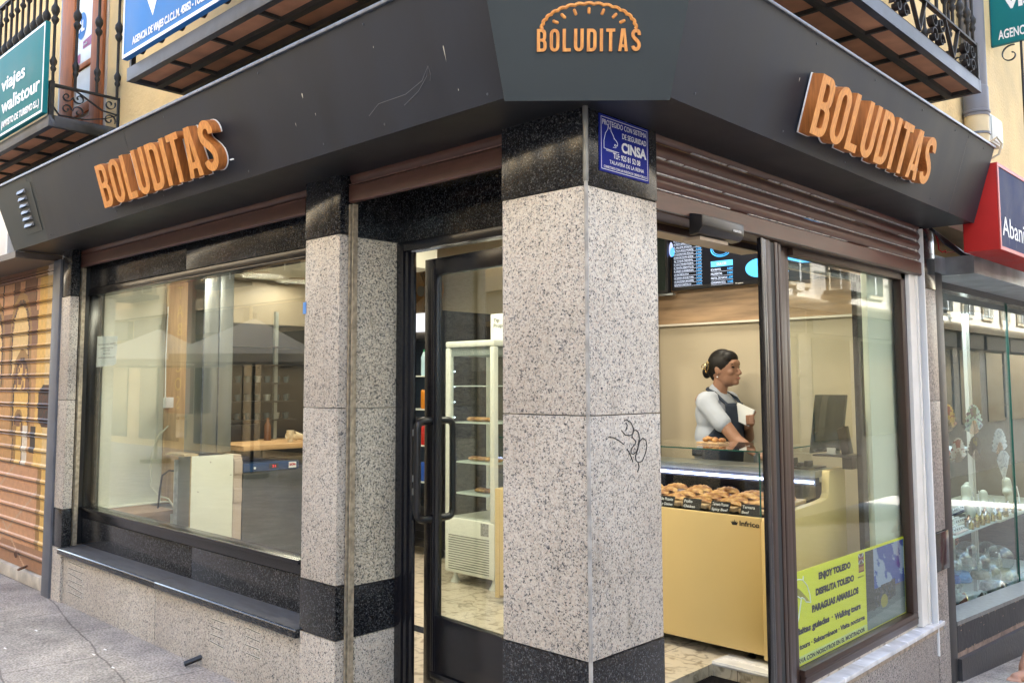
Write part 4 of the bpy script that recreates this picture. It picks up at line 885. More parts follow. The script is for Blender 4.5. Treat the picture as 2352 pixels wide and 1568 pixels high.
def mural(x, z):
    d = -4.94-x  # distance from the right edge
    c = PAL['cream']
    if z > .98:
        if d < .07: c = PAL['org'] if z < 2.25 else PAL['cream']
        elif d < .09 and z < 2.3: c = PAL['wht']
        elif d < .30: c = PAL['cream']
        elif d < .48: c = PAL['yel']
        elif d < .62 and z > 1.9: c = PAL['brn']
        else: c = PAL['mid'] if z < 2.0 else PAL['brn']
        if z > 2.18 and d > .46:
            c = PAL['org'] if hsh(int(d/.13), 3) > .35 else PAL['brn']
            if (d % .26) < .02: c = PAL['dk']
        if z > 2.42: c = PAL['gold'] if .3 < d < .55 else (PAL['wht'] if d <= .3 else PAL['brn'])
        for (cd, cz, rw, rh) in ((.86, 1.98, .24, .34), (.80, 1.50, .22, .36), (.84, 1.18, .13, .22), (1.5, 1.9, .25, .4)):
            e = ((d-cd)/rw)**2+(max(0, z-cz)/rh)**2*(1 if z > cz else 0)
            if z > cz-.32:
                if e < .55: c = PAL['cream'] if cz > 1.7 else (PAL['brn'] if z > cz+.05 and hsh(int(d*40), int(z*30)) > .35 else PAL['yel'])
                elif e < .78: c = PAL['dk'] if hsh(int(d*60), int(z*60)) > .45 else PAL['brn']
                elif e < 1.1: c = PAL['gold']
        if 1.28 < z < 1.60 and .10 < d < .42 and ((d-.26)/.17)**2+((z-1.44)/.17)**2 < 1: c = PAL['grey'] if hsh(int(d*70), int(z*50)) > .5 else (.24, .15, .11)
        if z < 1.28:
            if .62 < d < .74: c = PAL['wht']
            if .45 < d < .55 and z > 1.08: c = PAL['grey']
            if .88 < d < .94: c = PAL['gold']
    else:
        c = PAL['pink'] if d < .10 else (PAL['yel'] if d < .28 else (PAL['gold'] if d < .36 else PAL['org']))
        if z < .38: c = (.46, .34, .25)
        if d > .36:
            for k, off in ((.55, .1), (-.55, 1.25), (.55, -.35), (-.55, .8)):
                if abs(z-(off+k*(d-.36))) < .012: c = (.55, .45, .36)
    v_ = 1.32+.10*hsh(int(x*37), int(z*41)); 
    return (c[0]*v_, c[1]*v_, c[2]*v_)
q = MB()
PIT = .1135; ZS0, ZS1 = .205, 2.56; X0, X1 = -6.7, -4.935
def shf(u_, v_):
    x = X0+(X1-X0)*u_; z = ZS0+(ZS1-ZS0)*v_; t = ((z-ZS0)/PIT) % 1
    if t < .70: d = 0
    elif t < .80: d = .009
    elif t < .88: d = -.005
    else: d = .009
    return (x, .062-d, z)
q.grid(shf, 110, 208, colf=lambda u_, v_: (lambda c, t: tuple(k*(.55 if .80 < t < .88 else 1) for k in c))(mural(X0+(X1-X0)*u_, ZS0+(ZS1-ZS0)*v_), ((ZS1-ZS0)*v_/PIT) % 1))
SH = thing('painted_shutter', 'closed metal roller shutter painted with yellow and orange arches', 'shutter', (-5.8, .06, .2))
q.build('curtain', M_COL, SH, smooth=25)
q = MB(); q.tube([(-5.42, .05, .235), (-5.25, -.06, .25)], .010, 8); q.build('lock_pin', mat('rusty iron', (.16, .09, .06), .7, var=.4, vscale=30), SH)
q = MB(); q.tube([(-5.62+.022*math.cos(a), .035, .30+.022*math.sin(a)) for a in [i*math.pi/8 for i in range(16)]], .006, 6, closed=True); q.build('pull_ring', mat('rusty iron', (.1, .1, .1)), SH)
T = thing('white_case', 'white framed display case cut off at the left edge under the fascia', 'display case', (-5.6, -.2, 2.5))
q = MB(); q.box((-6.6, -.24, 2.515), (-5.22, -.12, 2.545)); q.box((-5.255, -.24, 2.546), (-5.22, -.12, 3.0)); q.box((-6.6, -.19, 2.546), (-5.26, -.16, 3.0)); q.build('frame', M_SIGNW, T, bevel=.003)

# ================================================================ right neighbour shop front
N2 = thing('souvenir_shop_front', 'souvenir shop front with aluminium canopy and black painted wooden base at the right edge', 'shop front', (-.1, 4.6, -.3))
q = MB(); q.box((-.15, 3.552, -.5), (-.02, 3.70, 2.30)); q.build('dark_post', mat('flaking black', (.035, .035, .037), .45, var=.4, vscale=20), N2, bevel=.003)
q = MB(); q.prism([(-.35, 2.30), (.14, 2.295), (.15, 2.30), (.15, 2.41), (.14, 2.415), (-.35, 2.415)], 'y', 3.78, 9); q.box((-.35, 3.55, 2.303), (-.02, 3.779, 2.412)); q.build('canopy', mat('canopy aluminium', (.34, .36, .38), .4, .4, var=.35, vscale=6), N2)
q = MB(); q.box((-.24, 3.705, 2.25), (-.16, 9, 2.298)); q.build('window_head', M_BLACK, N2)
def slz(y): return .118-.058*(y-3.70)
def sprism(q, x0, x1, y0, y1, zt, zb):
    q.add([(x0, y0, zb(y0)), (x1, y0, zb(y0)), (x1, y1, zb(y1)), (x0, y1, zb(y1)), (x0, y0, zt(y0)), (x1, y0, zt(y0)), (x1, y1, zt(y1)), (x0, y1, zt(y1))], [(3, 2, 1, 0), (4, 5, 6, 7), (0, 1, 5, 4), (1, 2, 6, 5), (2, 3, 7, 6), (3, 0, 4, 7)])
q = MB(); sprism(q, -.2, -.02, 3.702, 9, lambda y: slz(y)-.028, lambda y: slz(y)-.19); q.build('base_board', mat('flaking paint board', (.018, .020, .028), .5, var=.3, vscale=4, bump=.3, bscale=30), N2)
q = MB(); sprism(q, -.2, -.017, 3.702, 9, lambda y: slz(y), lambda y: slz(y)-.026); q.build('sill_rail', mat('grey rail', (.24, .25, .25), .35, .5, var=.3, vscale=30), N2)
q = MB()
for k in range(46):
    y = 3.72+random.random()*1.8; z = slz(y)-.05-random.random()*.13*(.3 if random.random() < .6 else 1)
    if random.random() < .5: z = slz(y)-.030
    if random.random() < .35: z = slz(y)-.185
    a = random.uniform(.006, .03); q.add([(-.0185, y, z), (-.0185, y+a, z+random.uniform(.001, .006)), (-.0185, y+a*.9, z-random.uniform(.001, .006)), (-.0185, y+a*.3, z-.005)], [(0, 1, 2, 3)])
q.build('bare_wood_chip', mat('bare wood', (.36, .27, .20), .8, var=.3, vscale=40), N2, smooth=0)
q = MB(); sprism(q, -.2, -.025, 3.702, 9, lambda y: slz(y)-.191, lambda y: slz(y)-.225); q.build('stone_strip', mat('pinkish stone', (.32, .24, .20), .8, var=.4, vscale=15), N2)
q = MB(); sprism(q, -.2, .0, 3.702, 9, lambda y: slz(y)-.226, lambda y: -.9); q.build('step', mat('dark step stone', (.045, .046, .052), .45, var=.4, vscale=8, bump=.3, bscale=40), N2)
q = MB(); q.box((-.225, 3.705, -.2), (-.219, 9, 2.26)); q.build('window_glass', M_GLASSN, N2, smooth=0)
q = MB(); q.box((-.235, 5.93, -.2), (-.212, 5.937, 2.26)); q.build('glass_edge', M_GLASSE, N2)
for y in (5.70, 5.76): MB().box((-.50, y, -.1), (-.47, y+.025, 2.26)).build('window_post', mat('cream post', (.55, .52, .46), .4), N2)
q = MB(); q.box((-1.6, 3.60, -.5), (-1.5, 9, 2.7)); q.box((-1.6, 3.52, -.5), (-.2, 3.545, 2.7)); q.box((-1.6, 3.60, 2.32), (-.25, 9, 2.36)); q.box((-1.6, 3.60, -.5), (-.25, 9, -.16)); q.box((-1.5, 7.4, -.16), (-.25, 7.5, 2.32)); q.build('display_interior', mat('display interior', (.055, .065, .07), .6, var=.6, vscale=3), N2)
q = MB(); q.box((-1.40, 4.3, 1.35), (-1.36, 5.7, 2.2)); q.build('dark_shelving', mat('display dark', (.06, .06, .055), .6), N2)

T = thing('display_lamp', 'cool white tube lamp at the top of the souvenir window', 'lamp', (-.9, 5.3, 2.2))
q = MB(); q.box((-.95, 4.2, 2.20), (-.90, 6.6, 2.22)); q.build('tube', mat('cool tube', (1, 1, 1), emit=(.75, .85, 1), es=.35), T)
q = MB(); q.box((-.97, 4.18, 2.221), (-.88, 6.62, 2.26)); q.build('housing', M_STEELD, T)
for y in (4.6, 6.0):
    ld = bpy.data.lights.new('tube', 'AREA'); ld.shape = 'RECTANGLE'; ld.size = .5; ld.size_y = 1.0; ld.energy = 4.2; ld.color = (.86, .93, 1)
    lo = bpy.data.objects.new('tube_glow', ld); COL.objects.link(lo); lo.location = (-.62, y, 2.18)
# ================================================================ shop furniture
# ---- refrigerated counter
T = thing('display_counter', 'yellow refrigerated display counter with glass top, seen through the sliding door', 'counter', (-1.2, 2.2, FZ))
CX0, CX1, CY0, CY1 = -2.15, -.284, 1.80, 2.73
q = MB(); q.box((CX0, CY0, .255), (CX1-.045, CY0+.03, .925)); q.build('front_panel', M_YEL, T, bevel=.003)
q = MB(); q.prism([(CY0-.004, .235), (CY0-.004, .90), (CY0+.01, .925), (2.40, .955), (2.48, .965), (2.505, .99), (2.515, 1.10), (2.525, 1.115), (CY1, 1.118), (CY1, .235)], 'x', CX1-.043, CX1); q.build('side_panel', M_YEL, T, bevel=.004)
q = MB(); q.prism([(CY0, .235), (CY0, .925), (2.48, .96), (2.51, 1.11), (CY1, 1.115), (CY1, .235)], 'x', CX0-.04, CX0-.002); q.build('side_panel', M_YEL, T, bevel=.004)
q = MB(); q.box((CX0, CY0+.04, .26), (CX1-.05, CY1-.01, .80)); q.build('base_box', M_STEELD, T)
q = MB(); q.prism([(CY0+.035, .80), (CY0+.035, .905), (2.47, .925), (2.47, .80)], 'x', CX0+.002, CX1-.05); q.build('deck', mat('deck dark', (.03, .03, .035), .3), T)
q = MB(); q.box((CX0, 2.45, 1.075), (CX1-.05, CY1, 1.112)); q.build('service_top', M_STEELD, T, bevel=.003)
q = MB(); q.box((CX0, 2.452, 1.03), (CX1-.05, 2.50, 1.074)); q.build('led_housing', mat('led housing', (.03, .03, .035), .6), T)
q = MB(); q.box((CX0, 2.66, .80), (CX1-.05, 2.70, 1.03)); q.build('back_panel', mat('case back', (.012, .014, .03), .15), T)
q = MB(); q.box((CX0+.02, 2.430, 1.044), (CX1-.06, 2.449, 1.057)); q.build('led_strip', M_LED, T)
q = MB(); q.box((CX0, CY0+.012, .925), (CX1-.048, CY0+.018, 1.25)); q.build('front_glass', M_GLASSC, T, smooth=0)
q = MB(); q.box((CX0, CY0, 1.252), (CX1-.05, 2.40, 1.258)); q.build('top_glass', M_GLASSC, T, smooth=0)
q = MB(); q.box((CX0, CY0-.0015, 1.2515), (CX1-.05, CY0-.0002, 1.2585)); q.box((CX1-.0495, CY0, 1.2515), (CX1-.048, 2.40, 1.2585)); q.box((CX1-.052, CY0+.010, .93), (CX1-.048, CY0+.020, 1.25)); q.build('glass_edge', M_GLASSE, T)
q = MB(); q.prism([(CY0+.02, .94), (CY0+.02, 1.25), (2.40, 1.25), (2.46, 1.10), (2.46, .965)], 'x', CX1-.060, CX1-.055); q.build('side_glass', M_GLASSC, T, smooth=0)
q = MB()
for y in (1.83, ): q.lathe([(.010, 0), (.010, .014)], (CX1-.07, y, 1.236), 12); q.box((CX1-.085, y-.01, 1.20), (CX1-.065, y+.01, 1.236))
q.build('glass_clamp', M_STEEL, T)
text('Infrico', 'lettering', M_INK, T, (-.445, CY0-.0003, .878), (1, 0, 0), (0, 0, 1), .026, width=.11, off=.0008, ext=.0002)
q = MB(); cx, cz = -.487, .878
q.prism([(cx, cz), (cx+.026, cz), (cx+.034, cz+.018), (cx+.025, cz+.012), (cx+.022, cz+.022), (cx+.017, cz+.013), (cx+.013, cz+.028), (cx+.009, cz+.013), (cx+.004, cz+.022), (cx+.001, cz+.012), (cx-.008, cz+.018)], 'y', CY0-.0012, CY0-.0002); q.build('crown_emblem', M_INK, T)
q = MB()
for x in (-2.0, -1.2, -.45):
    for y in (1.90, 2.6): q.lathe([(.022, FZ), (.022, FZ+.01), (.012, FZ+.014), (.012, .26)], (x, y, 0), 12)
q.build('foot', M_BLK, T)
# ---- empanadas on wooden boards, price cards
M_EMP = bpy.data.materials.new('baked pastry'); M_EMP.use_nodes = True; n = M_EMP.node_tree.nodes; l = M_EMP.node_tree.links; b = n['Principled BSDF']
tc = n.new('ShaderNodeTexCoord'); oi = n.new('ShaderNodeObjectInfo'); ad = n.new('ShaderNodeVectorMath'); ad.operation = 'ADD'; l.new(tc.outputs['Object'], ad.inputs[0]); l.new(oi.outputs['Random'], ad.inputs[1])
no = n.new('ShaderNodeTexNoise'); no.inputs['Scale'].default_value = 26; no.inputs['Detail'].default_value = 5; l.new(ad.outputs[0], no.inputs[0])
rp_ = n.new('ShaderNodeValToRGB'); cr_ = rp_.color_ramp; cr_.elements[0].position = .3; cr_.elements[0].color = (.16, .05, .014, 1); cr_.elements[1].position = .62; cr_.elements[1].color = (.58, .34, .12, 1); e2 = cr_.elements.new(.45); e2.color = (.36, .16, .045, 1)
l.new(no.outputs[0], rp_.inputs[0]); l.new(rp_.outputs[0], b.inputs['Base Color']); b.inputs['Roughness'].default_value = .5
bp = n.new('ShaderNodeBump'); bp.inputs['Strength'].default_value = .5; bp.inputs['Distance'].default_value = .004; l.new(no.outputs[0], bp.inputs['Height']); l.new(bp.outputs[0], b.inputs['Normal'])
def emp_me():
    q = MB()
    def fn(u_, v_):
        a = math.pi*u_; L = .078; W = .072; r = v_
        x = L*math.cos(a)*r; y = W*math.sin(a)*r-.02
        x += .0; hgt = .036*math.sqrt(max(0, 1-r**2.4))*(.35+.65*math.sin(a)**.6 if 0 < u_ < 1 else .35)
        if r > .88: hgt += .006*abs(math.sin(u_*34))
        hgt += .004*math.sin(9*x*18+2)*math.sin(y*150)
        return (x, y, max(.003, hgt))
    q.grid(fn, 44, 9); 
    def fb(u_, v_):
        a = math.pi*u_; return (.078*math.cos(a)*v_, .072*math.sin(a)*v_-.02, 0 if v_ < .99 else .003)
    q.grid(fb, 44, 2)
    return q.mesh('empanada', smooth=70)
EM = emp_me(); EM.materials.append(M_EMP)
M_BOARD = mat('pine board', (.50, .33, .17), .6, var=.25, vscale=4, stretch=(14, 2, 14))
names = ['first', 'second', 'third', 'fourth']
rows = [(-1.245, 'Atún', 'Tuna', 'beside the far card'), (-1.08, 'York y Queso', 'Ham Cheese', 'behind the pillar edge'), (-.91, 'Pollo Picante', 'Spicy Chicken', 'behind the card reading Pollo Picante'), (-.745, 'Pollo', 'Chicken', 'behind the card reading Pollo Chicken'), (-.574, 'Ternera Picante', 'Spicy Beef', 'behind the card reading Ternera Picante'), (-.40, 'Ternera', 'Beef', 'behind the card reading Ternera')]
for ri, (rx, t1, t2, ds) in enumerate(rows):
    bx = rx-.02
    q = MB(); q.box((bx-.078, 1.885, .928), (bx+.072, 2.36, .948), M=Matrix.Translation((0, 1.885, .928)) @ Matrix.Rotation(R(2.2), 4, 'X') @ Matrix.Translation((0, -1.885, -.928)))
    tag(q.build('serving_board', M_BOARD, bevel=.002), 'pale wooden serving board '+ds, 'board', 'wooden boards in the display counter')
    for k in range(4):
        o = bpy.data.objects.new('empanada', EM); COL.objects.link(o)
        o.location = (bx-.004+random.uniform(-.004, .004), 1.955+k*.095, .957+k*.0065); o.rotation_euler = (R(13+random.uniform(-4, 4)), R(random.uniform(-3, 3)), R(random.uniform(-7, 7)))
        s_ = random.uniform(.95, 1.06); o.scale = (s_*1.06, s_, s_*random.uniform(.68, .88))
        tag(o, '%s golden baked empanada from the front of the row %s' % (names[k], ds), 'empanada', 'empanadas lying in rows in the display counter')
    cx = rx-.0
    CM = Matrix.Translation((cx, 1.835, .955)) @ Matrix.Rotation(R(-18), 4, 'X')
    cd = thing('price_card', 'black chalk written price card reading %s' % t1, 'price card', (cx, 1.85, .93), group='price cards in the display counter')
    q = MB(); q.box((-.055, -.0015, -.030), (.055, .0015, .030), M=CM); co = q.build('card', M_INK, cd)
    for s_, zz, hh in ((t1, .006, .016), (t2, -.020, .014)):
        vz = CM.to_3x3() @ Vector((0, 0, 1)); text(s_, 'chalk_writing', M_CHALK, cd, CM @ Vector((-.047, -.0018, zz)), (1, 0, 0), vz, hh, width=min(.094, .010*len(s_)), ext=.0002, off=.0004)
# pastry tray standing on the glass top
T = thing('pastry_tray', 'small wooden tray of golden pastries on top of the glass counter', 'tray', (-.79, 2.13, 1.26))
q = MB(); q.box((-.86, 2.08, 1.2595), (-.715, 2.19, 1.270)); q.build('board', M_BOARD, T, bevel=.002)
for k in range(9):
    q = MB(); c = (-.850+.0155*k+random.uniform(-.004, .004), 2.135+random.uniform(-.03, .03), 1.279+random.uniform(0, .010)); q.ell(c, (.018, .017, .011), 12, 8, Matrix.Rotation(random.random()*3, 3, 'Z') @ Matrix.Rotation(.4, 3, 'X'))
    q.build('pastry', M_EMP, T)
q = MB(); q.box((-.62, 2.46, 1.1125), (-.44, 2.60, 1.124)); tag(q.build('notepad', M_PAPER, bevel=.002), 'pale notepad lying on the steel service shelf of the counter', 'notepad')
# ---- point of sale screen
T = thing('till_screen', 'dark touch screen till on a stand behind the right shop window', 'till', (-.28, 2.62, 1.115))
Mx = Matrix.Translation((-.31, 2.62, 1.37)) @ Matrix.Rotation(R(-22), 4, 'Y') @ Matrix.Rotation(R(0), 4, 'Z')
q = MB(); q.prism([(-.13, -.17), (.06, -.14), (.10, .17), (-.085, .17)], 'y', -.012, .012, M=Matrix.Translation((-.31, 2.62, 1.365))); q.build('screen', mat('dark screen', (.014, .025, .025), .06, spec=.8), T, bevel=.006)
q = MB(); q.prism([(-.27, 1.34), (-.225, 1.36), (-.20, 1.205), (-.245, 1.20)], 'y', 2.60, 2.66); q.box((-.38, 2.52, 1.19), (-.16, 2.72, 1.20)); q.box((-.245, 2.60, 1.12), (-.19, 2.70, 1.19)); q.build('stand', M_BLK, T, bevel=.005)
q = MB(); q.box((-.33, 2.60, 1.20), (-.28, 2.66, 1.235)); q.build('card_slot', mat('card slot', (.35, .34, .30), .5), T)
T = thing('dark_tray', 'dark plastic clutter tray next to the till on the counter', 'tray', (-.45, 2.5, 1.115))
q = MB(); q.box((-.62, 2.45, 1.116), (-.37, 2.68, 1.126)); 
for k in range(5): q.box((-.60+.045*k, 2.50, 1.126), (-.575+.045*k, 2.56, 1.15+.012*(k % 3)))
q.build('tray', M_BLK, T, bevel=.002)

# ---- menu screens on the back wall
T = thing('menu_screen', 'wide black menu screen with blue headings listing prices on the wood panel', 'screen', (-1.2, 3.25, 2.3))
q = MB(); q.box((-1.74, 3.22, 2.283), (-.55, 3.262, 2.98)); q.build('bezel', M_BLK, T, bevel=.004)
def emis(name, c, s_): return mat(name, c, .3, emit=c, es=s_)
M_SCR = mat('screen black', (.003, .004, .009), .5, spec=.15); M_CY = emis('screen cyan', (.05, .36, .85), .15); M_SW = emis('screen white', (.55, .65, .9), .13); M_LAV = emis('screen lavender', (.42, .48, .85), .12)
q = MB(); q.box((-1.73, 3.2185, 2.308), (-.57, 3.2198, 2.965)); q.build('display', M_SCR, T)
ys = 3.2180
def MX(x): return -1.715+(x+1.70)*.84
def mt(s, x, z, h, wd, m_=None, al='LEFT'): text(s, 'lettering', m_ or M_SW, T, (MX(x), ys, z-(.078 if x > -1.40 else .0)), (1, 0, 0), (0, 0, 1), h, width=wd*.84, align=al, ext=.0002)
def mbx(x0, z0, x1, z1, m_): q = MB(); dz = .078 if x0 > -1.40 else 0; q.box((MX(x0), ys-.0008, z0-dz), (MX(x1), ys, z1-dz)); q.build('menu_bar', m_, T)
mbx(-1.70, 2.705, -1.42, 2.745, M_LAV); text('EMPANADAS', 'lettering', M_CY, T, (-1.68, ys-.001, 2.713), (1, 0, 0), (0, 0, 1), .020, width=.16, ext=.0002)
items = ['EL PIBE (ATÚN)', 'EL BOLUDO (CHORIZO)', 'LA MESITA (JAMÓN Y QUESO)', 'EL SALAME (POLLO)', 'LA PIOLA (POLLO PICANTE)', 'LA GANADORA (POLLO)', 'LA BOLICHE (CUATRO QUESOS)', 'AL TOQUE (TERNERA)', 'EL LOCO (TERNERA PICANTE)', 'EL FARAÓN (KEBAB POLLO)', 'EL MANGO (CHEESEBURGER)', 'LA ENCEBOLLADA', 'LA GUINDA (PULLED PORK)', 'LA DULZONA (BANOFFE)', 'GOLAZO (NUTELLA)']
for k, s_ in enumerate(items):
    z = 2.668-.0252*k; wd = min(.195, .0105*len(s_)); mt(s_, -1.70, z, .0115, wd); mt('3.50€', -1.425, z, .0125, .052, M_CY, 'RIGHT')
    q = MB(); q.box((MX(-1.70), ys-.0004, z-.0065), (MX(-1.42), ys, z-.0052)); q.build('menu_rule', M_SW, T)
mbx(-1.335, 2.505, -1.13, 2.545, M_CY); text('DULCES', 'lettering', M_SW, T, (-1.36, ys-.001, 2.437), (1, 0, 0), (0, 0, 1), .018, width=.075, ext=.0002)
for k, (s_, p_) in enumerate((('BOLUDITOS', '0.80€'), ('PALMERITAS', '0.80€'), ('PASTEL DE NATA', '1.60€'), ('CINNAMON ROLL', '2.50€'))):
    z = 2.478-.031*k; mt(s_, -1.335, z, .0145, .0112*len(s_)-.008); mt(p_, -1.13, z, .0145, .05, M_CY, 'RIGHT'); q = MB(); q.box((MX(-1.335), ys-.0004, z-.087), (MX(-1.13), ys, z-.0858)); q.build('menu_rule', M_SW, T)
q = MB()
def arc3(cx, cz, rx, rz, a0, a1, n_=20):
    if -1.30 < cx < -1.2: cx -= .07; cz -= .06
    return [(cx+rx*math.cos(R(a0+(a1-a0)*i/n_)), ys-.001, cz+rz*math.sin(R(a0+(a1-a0)*i/n_))) for i in range(n_+1)]
P1 = arc3(-1.235, 2.635, .085, .055, 175, -15); q.tube(P1+[(-1.37, ys-.001, 2.575), P1[0]], .0035, 4); q.tube(arc3(-1.235, 2.633, .070, .043, 165, -10), .002, 4)
P2 = arc3(-1.255, 2.612, .080, .055, 120, 320); q.tube([(-1.37, ys-.001, 2.60)]+P2+[(-1.30, ys-.001, 2.555)], .0035, 4); q.tube(arc3(-1.255, 2.612, .066, .043, 130, 315), .002, 4)
q.build('empanada_outline', M_CY, T)
q = MB(); q.add(arc3(-1.04, 2.39, .10, .065, 0, 355, 24), [tuple(range(25))]); q.add([(-.93, ys-.0012, 2.40), (-.60, ys-.0012, 2.39), (-.60, ys-.0012, 2.72), (-.80, ys-.0012, 2.66), (-.92, ys-.0012, 2.55), (-.885, ys-.0012, 2.48)], [tuple(range(6))]); q.add(arc3(-.92, 2.345, .10, .018, 0, 180, 12), [tuple(range(13))])
q.add(arc3(-1.728, 2.57, .020, .035, 0, 355, 16), [tuple(range(17))]); q.build('blue_blob', M_CY, T, smooth=0)
q = MB(); q.add(arc3(-1.738, 2.59, .018, .055, 0, 355, 16), [tuple(range(17))]);  q.build('lavender_blob', M_LAV, T, smooth=0)
text('TD systems', 'lettering', M_CHALK, T, (-1.22, 3.2195, 2.293), (1, 0, 0), (0, 0, 1), .009, width=.06)
T = thing('menu_screen', 'black switched off looking screen left of the lit menu screen', 'screen', (-2.3, 3.2, 2.27))
q = MB(); q.box((-2.8, 3.19, 2.265), (-1.755, 3.235, 2.95)); q.build('bezel', M_BLK, T, bevel=.004)
q = MB(); q.box((-2.78, 3.1885, 2.29), (-1.775, 3.1899, 2.93)); q.build('display', mat('dark green screen', (.010, .018, .016), .12), T)
q = MB(); q.box((-1.9, 3.20, 2.250), (-1.72, 3.24, 2.264)); q.build('bracket', M_STEEL, T)

# ---- doormat and raised marble ledge at the entrance
q = MB(); q.box((-.53, .60, .141), (-.05, 1.655, .150))
for k in range(70): q.box((-.528, .605+k*.0148, .150), (-.052, .613+k*.0148, .156))
tag(q.build('doormat', mat('black ribbed mat', (.014, .013, .014), .95, spec=.05, var=.4, vscale=60), smooth=0), 'black ribbed rubber doormat just inside the sliding door', 'doormat')
q = MB(); q.box((-.545, 1.69, FZ), (-.07, 1.84, .214)); q.prism([(1.674, .194), (1.670, .203), (1.674, .214), (1.6899, .214), (1.6899, .194)], 'x', -.545, -.07); q.build('marble_ledge', M_MARB, B)

# ---- white glass sided fridge by the door
T = thing('display_fridge', 'white upright display fridge with glass sides standing behind the glass door', 'fridge', (-2.62, 2.2, FZ))
X0f, X1f, Y0f, Y1f = -2.885, -2.39, 2.0, 2.46
q = MB(); q.box((X0f, Y0f, .275), (X1f, Y1f, .655)); q.build('base', M_FW, T, bevel=.012)
q = MB()
for (x, y) in ((X0f, Y0f), (X1f-.045, Y0f), (X0f, Y1f-.045), (X1f-.045, Y1f-.045)): q.box((x, y, .656), (x+.045, y+.045, 1.86))
q.box((X0f, Y0f, 1.861), (X1f, Y1f, 1.905)); q.build('frame', M_FW, T, bevel=.012)
q = MB(); q.box((X0f+.045, Y0f+.012, .66), (X1f-.045, Y0f+.018, 1.86)); q.box((X1f-.018, Y0f+.045, .66), (X1f-.012, Y1f-.045, 1.86)); q.build('glass_side', M_GLASSC, T, smooth=0)
q = MB(); q.box((X0f+.045, Y1f-.02, .66), (X1f-.045, Y1f-.01, 1.86)); q.build('back_panel', mat('fridge back', (.10, .105, .10), .25), T)
q = MB(); q.box((X0f+.02, Y0f+.02, 1.80), (X1f-.03, Y1f-.03, 1.86)); q.build('lamp_housing', mat('housing', (.25, .28, .27), .4), T)
for z in (1.58, 1.32, 1.04, .82): q = MB(); q.box((X0f+.05, Y0f+.03, z), (X1f-.05, Y1f-.03, z+.008)); q.build('shelf', mat('frosted shelf', (.62, .70, .66), .3), T)
q = MB()
for k in range(16):
    z = .86+k*.055; q.box((X1f-.062, Y0f+.03, z), (X1f-.050, Y0f+.036, z+.018))
    if k % 2: q.box((X0f+.052, Y0f+.04, z), (X0f+.058, Y0f+.046, z+.008))
q.build('led_dots', M_LEDW, T)
q = MB()
for k in range(15):
    z = .30+k*.0165; q.box((X0f+.04, Y0f-.0015, z), (X1f-.05, Y0f+.002, z+.007))
q.build('grille_slots', mat('slot grey', (.20, .21, .19), .6), T)
q = MB(); q.box((X1f-.13, Y0f-.002, .56), (X1f-.055, Y0f+.002, .645)); q.build('rating_label', mat('grey label', (.28, .28, .27), .5, var=.5, vscale=90), T)
for (x, y) in ((X0f+.06, Y0f+.05), (X1f-.05, Y0f+.05), (X0f+.06, Y1f-.05), (X1f-.05, Y1f-.05)): q = MB(); q.lathe([(.034, FZ), (.034, FZ+.008), (.022, FZ+.03), (.014, FZ+.05), (.014, .28)], (x, y, 0), 16); q.build('foot', M_FW, T)
for k, (x, z, w_) in enumerate(((-2.66, 1.335, .2), (-2.62, 1.055, .25), (-2.58, .835, .2))):
    q = MB()
    for j in range(6): q.ell((x-w_/2+w_*j/5, Y0f+.15, z+.012), (.028, .05, .016), 10, 6)
    tag(q.build('pastry_plate', M_EMP), 'row of baked pastries on the %s shelf of the white fridge' % ('upper middle', 'lower middle', 'lowest')[k], 'pastries')
# white box with handwriting on the fridge
T = thing('tip_box', 'white tip box with handwriting standing on the white fridge', 'box', (-2.45, 2.3, 1.906))
q = MB(); q.box((-2.60, 2.18, 1.906), (-2.25, 2.36, 2.10)); q.build('box', M_PAPER, T, bevel=.002)
text('Tip\nPropina', 'handwriting', M_INK, T, (-2.57, 2.1795, 2.04), (1, 0, 0), (0, 0, 1), .028, width=.14, ext=.0002)
for k, z in enumerate((2.14, 2.52)):
    q = MB(); q.box((-2.50, 2.62, z), (-1.95, 2.95, z+.22)); tag(q.build('wall_cupboard', M_CREAM2, bevel=.004), ('cream wall cupboard just above the white fridge', 'cream wall cupboard highest up near the ceiling by the door')[k], 'cupboard')
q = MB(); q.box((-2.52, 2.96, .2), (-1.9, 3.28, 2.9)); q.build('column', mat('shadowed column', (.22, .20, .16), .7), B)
# ---- black drinks fridge
T = thing('drinks_fridge', 'tall black drinks fridge with a lit header behind the door', 'fridge', (-3.78, 2.8, FZ))
X0f, X1f, Y0f, Y1f = -4.10, -3.48, 2.50, 3.12
q = MB(); q.box((X1f-.03, Y0f, .27), (X1f, Y1f, 2.20)); q.box((X0f, Y0f, .27), (X0f+.03, Y1f, 2.20)); q.box((X0f, Y1f-.03, .27), (X1f-.031, Y1f, 2.20)); q.box((X0f+.031, Y0f, .27), (X1f-.031, Y1f-.031, .60)); q.box((X0f+.031, Y0f+.03, 1.98), (X1f-.031, Y1f-.031, 2.20)); q.box((X0f+.031, Y0f, .601), (X0f+.07, Y0f+.03, 2.0)); q.box((X1f-.07, Y0f, .601), (X1f-.031, Y0f+.03, 2.0)); q.box((X0f+.071, Y0f, 1.97), (X1f-.071, Y0f+.03, 2.03))
q.build('cabinet', M_BLK, T, bevel=.004)
q = MB(); q.box((X0f+.04, Y0f+.004, 2.035), (X1f-.04, Y0f+.028, 2.19)); q.build('lit_header', emis('header light', (.55, .60, .72), .12), T)
q = MB(); q.box((X0f+.032, Y1f-.05, .61), (X1f-.032, Y1f-.032, 1.96)); q.build('inner_back', emis('fridge inner', (.45, .58, .70), .08), T)
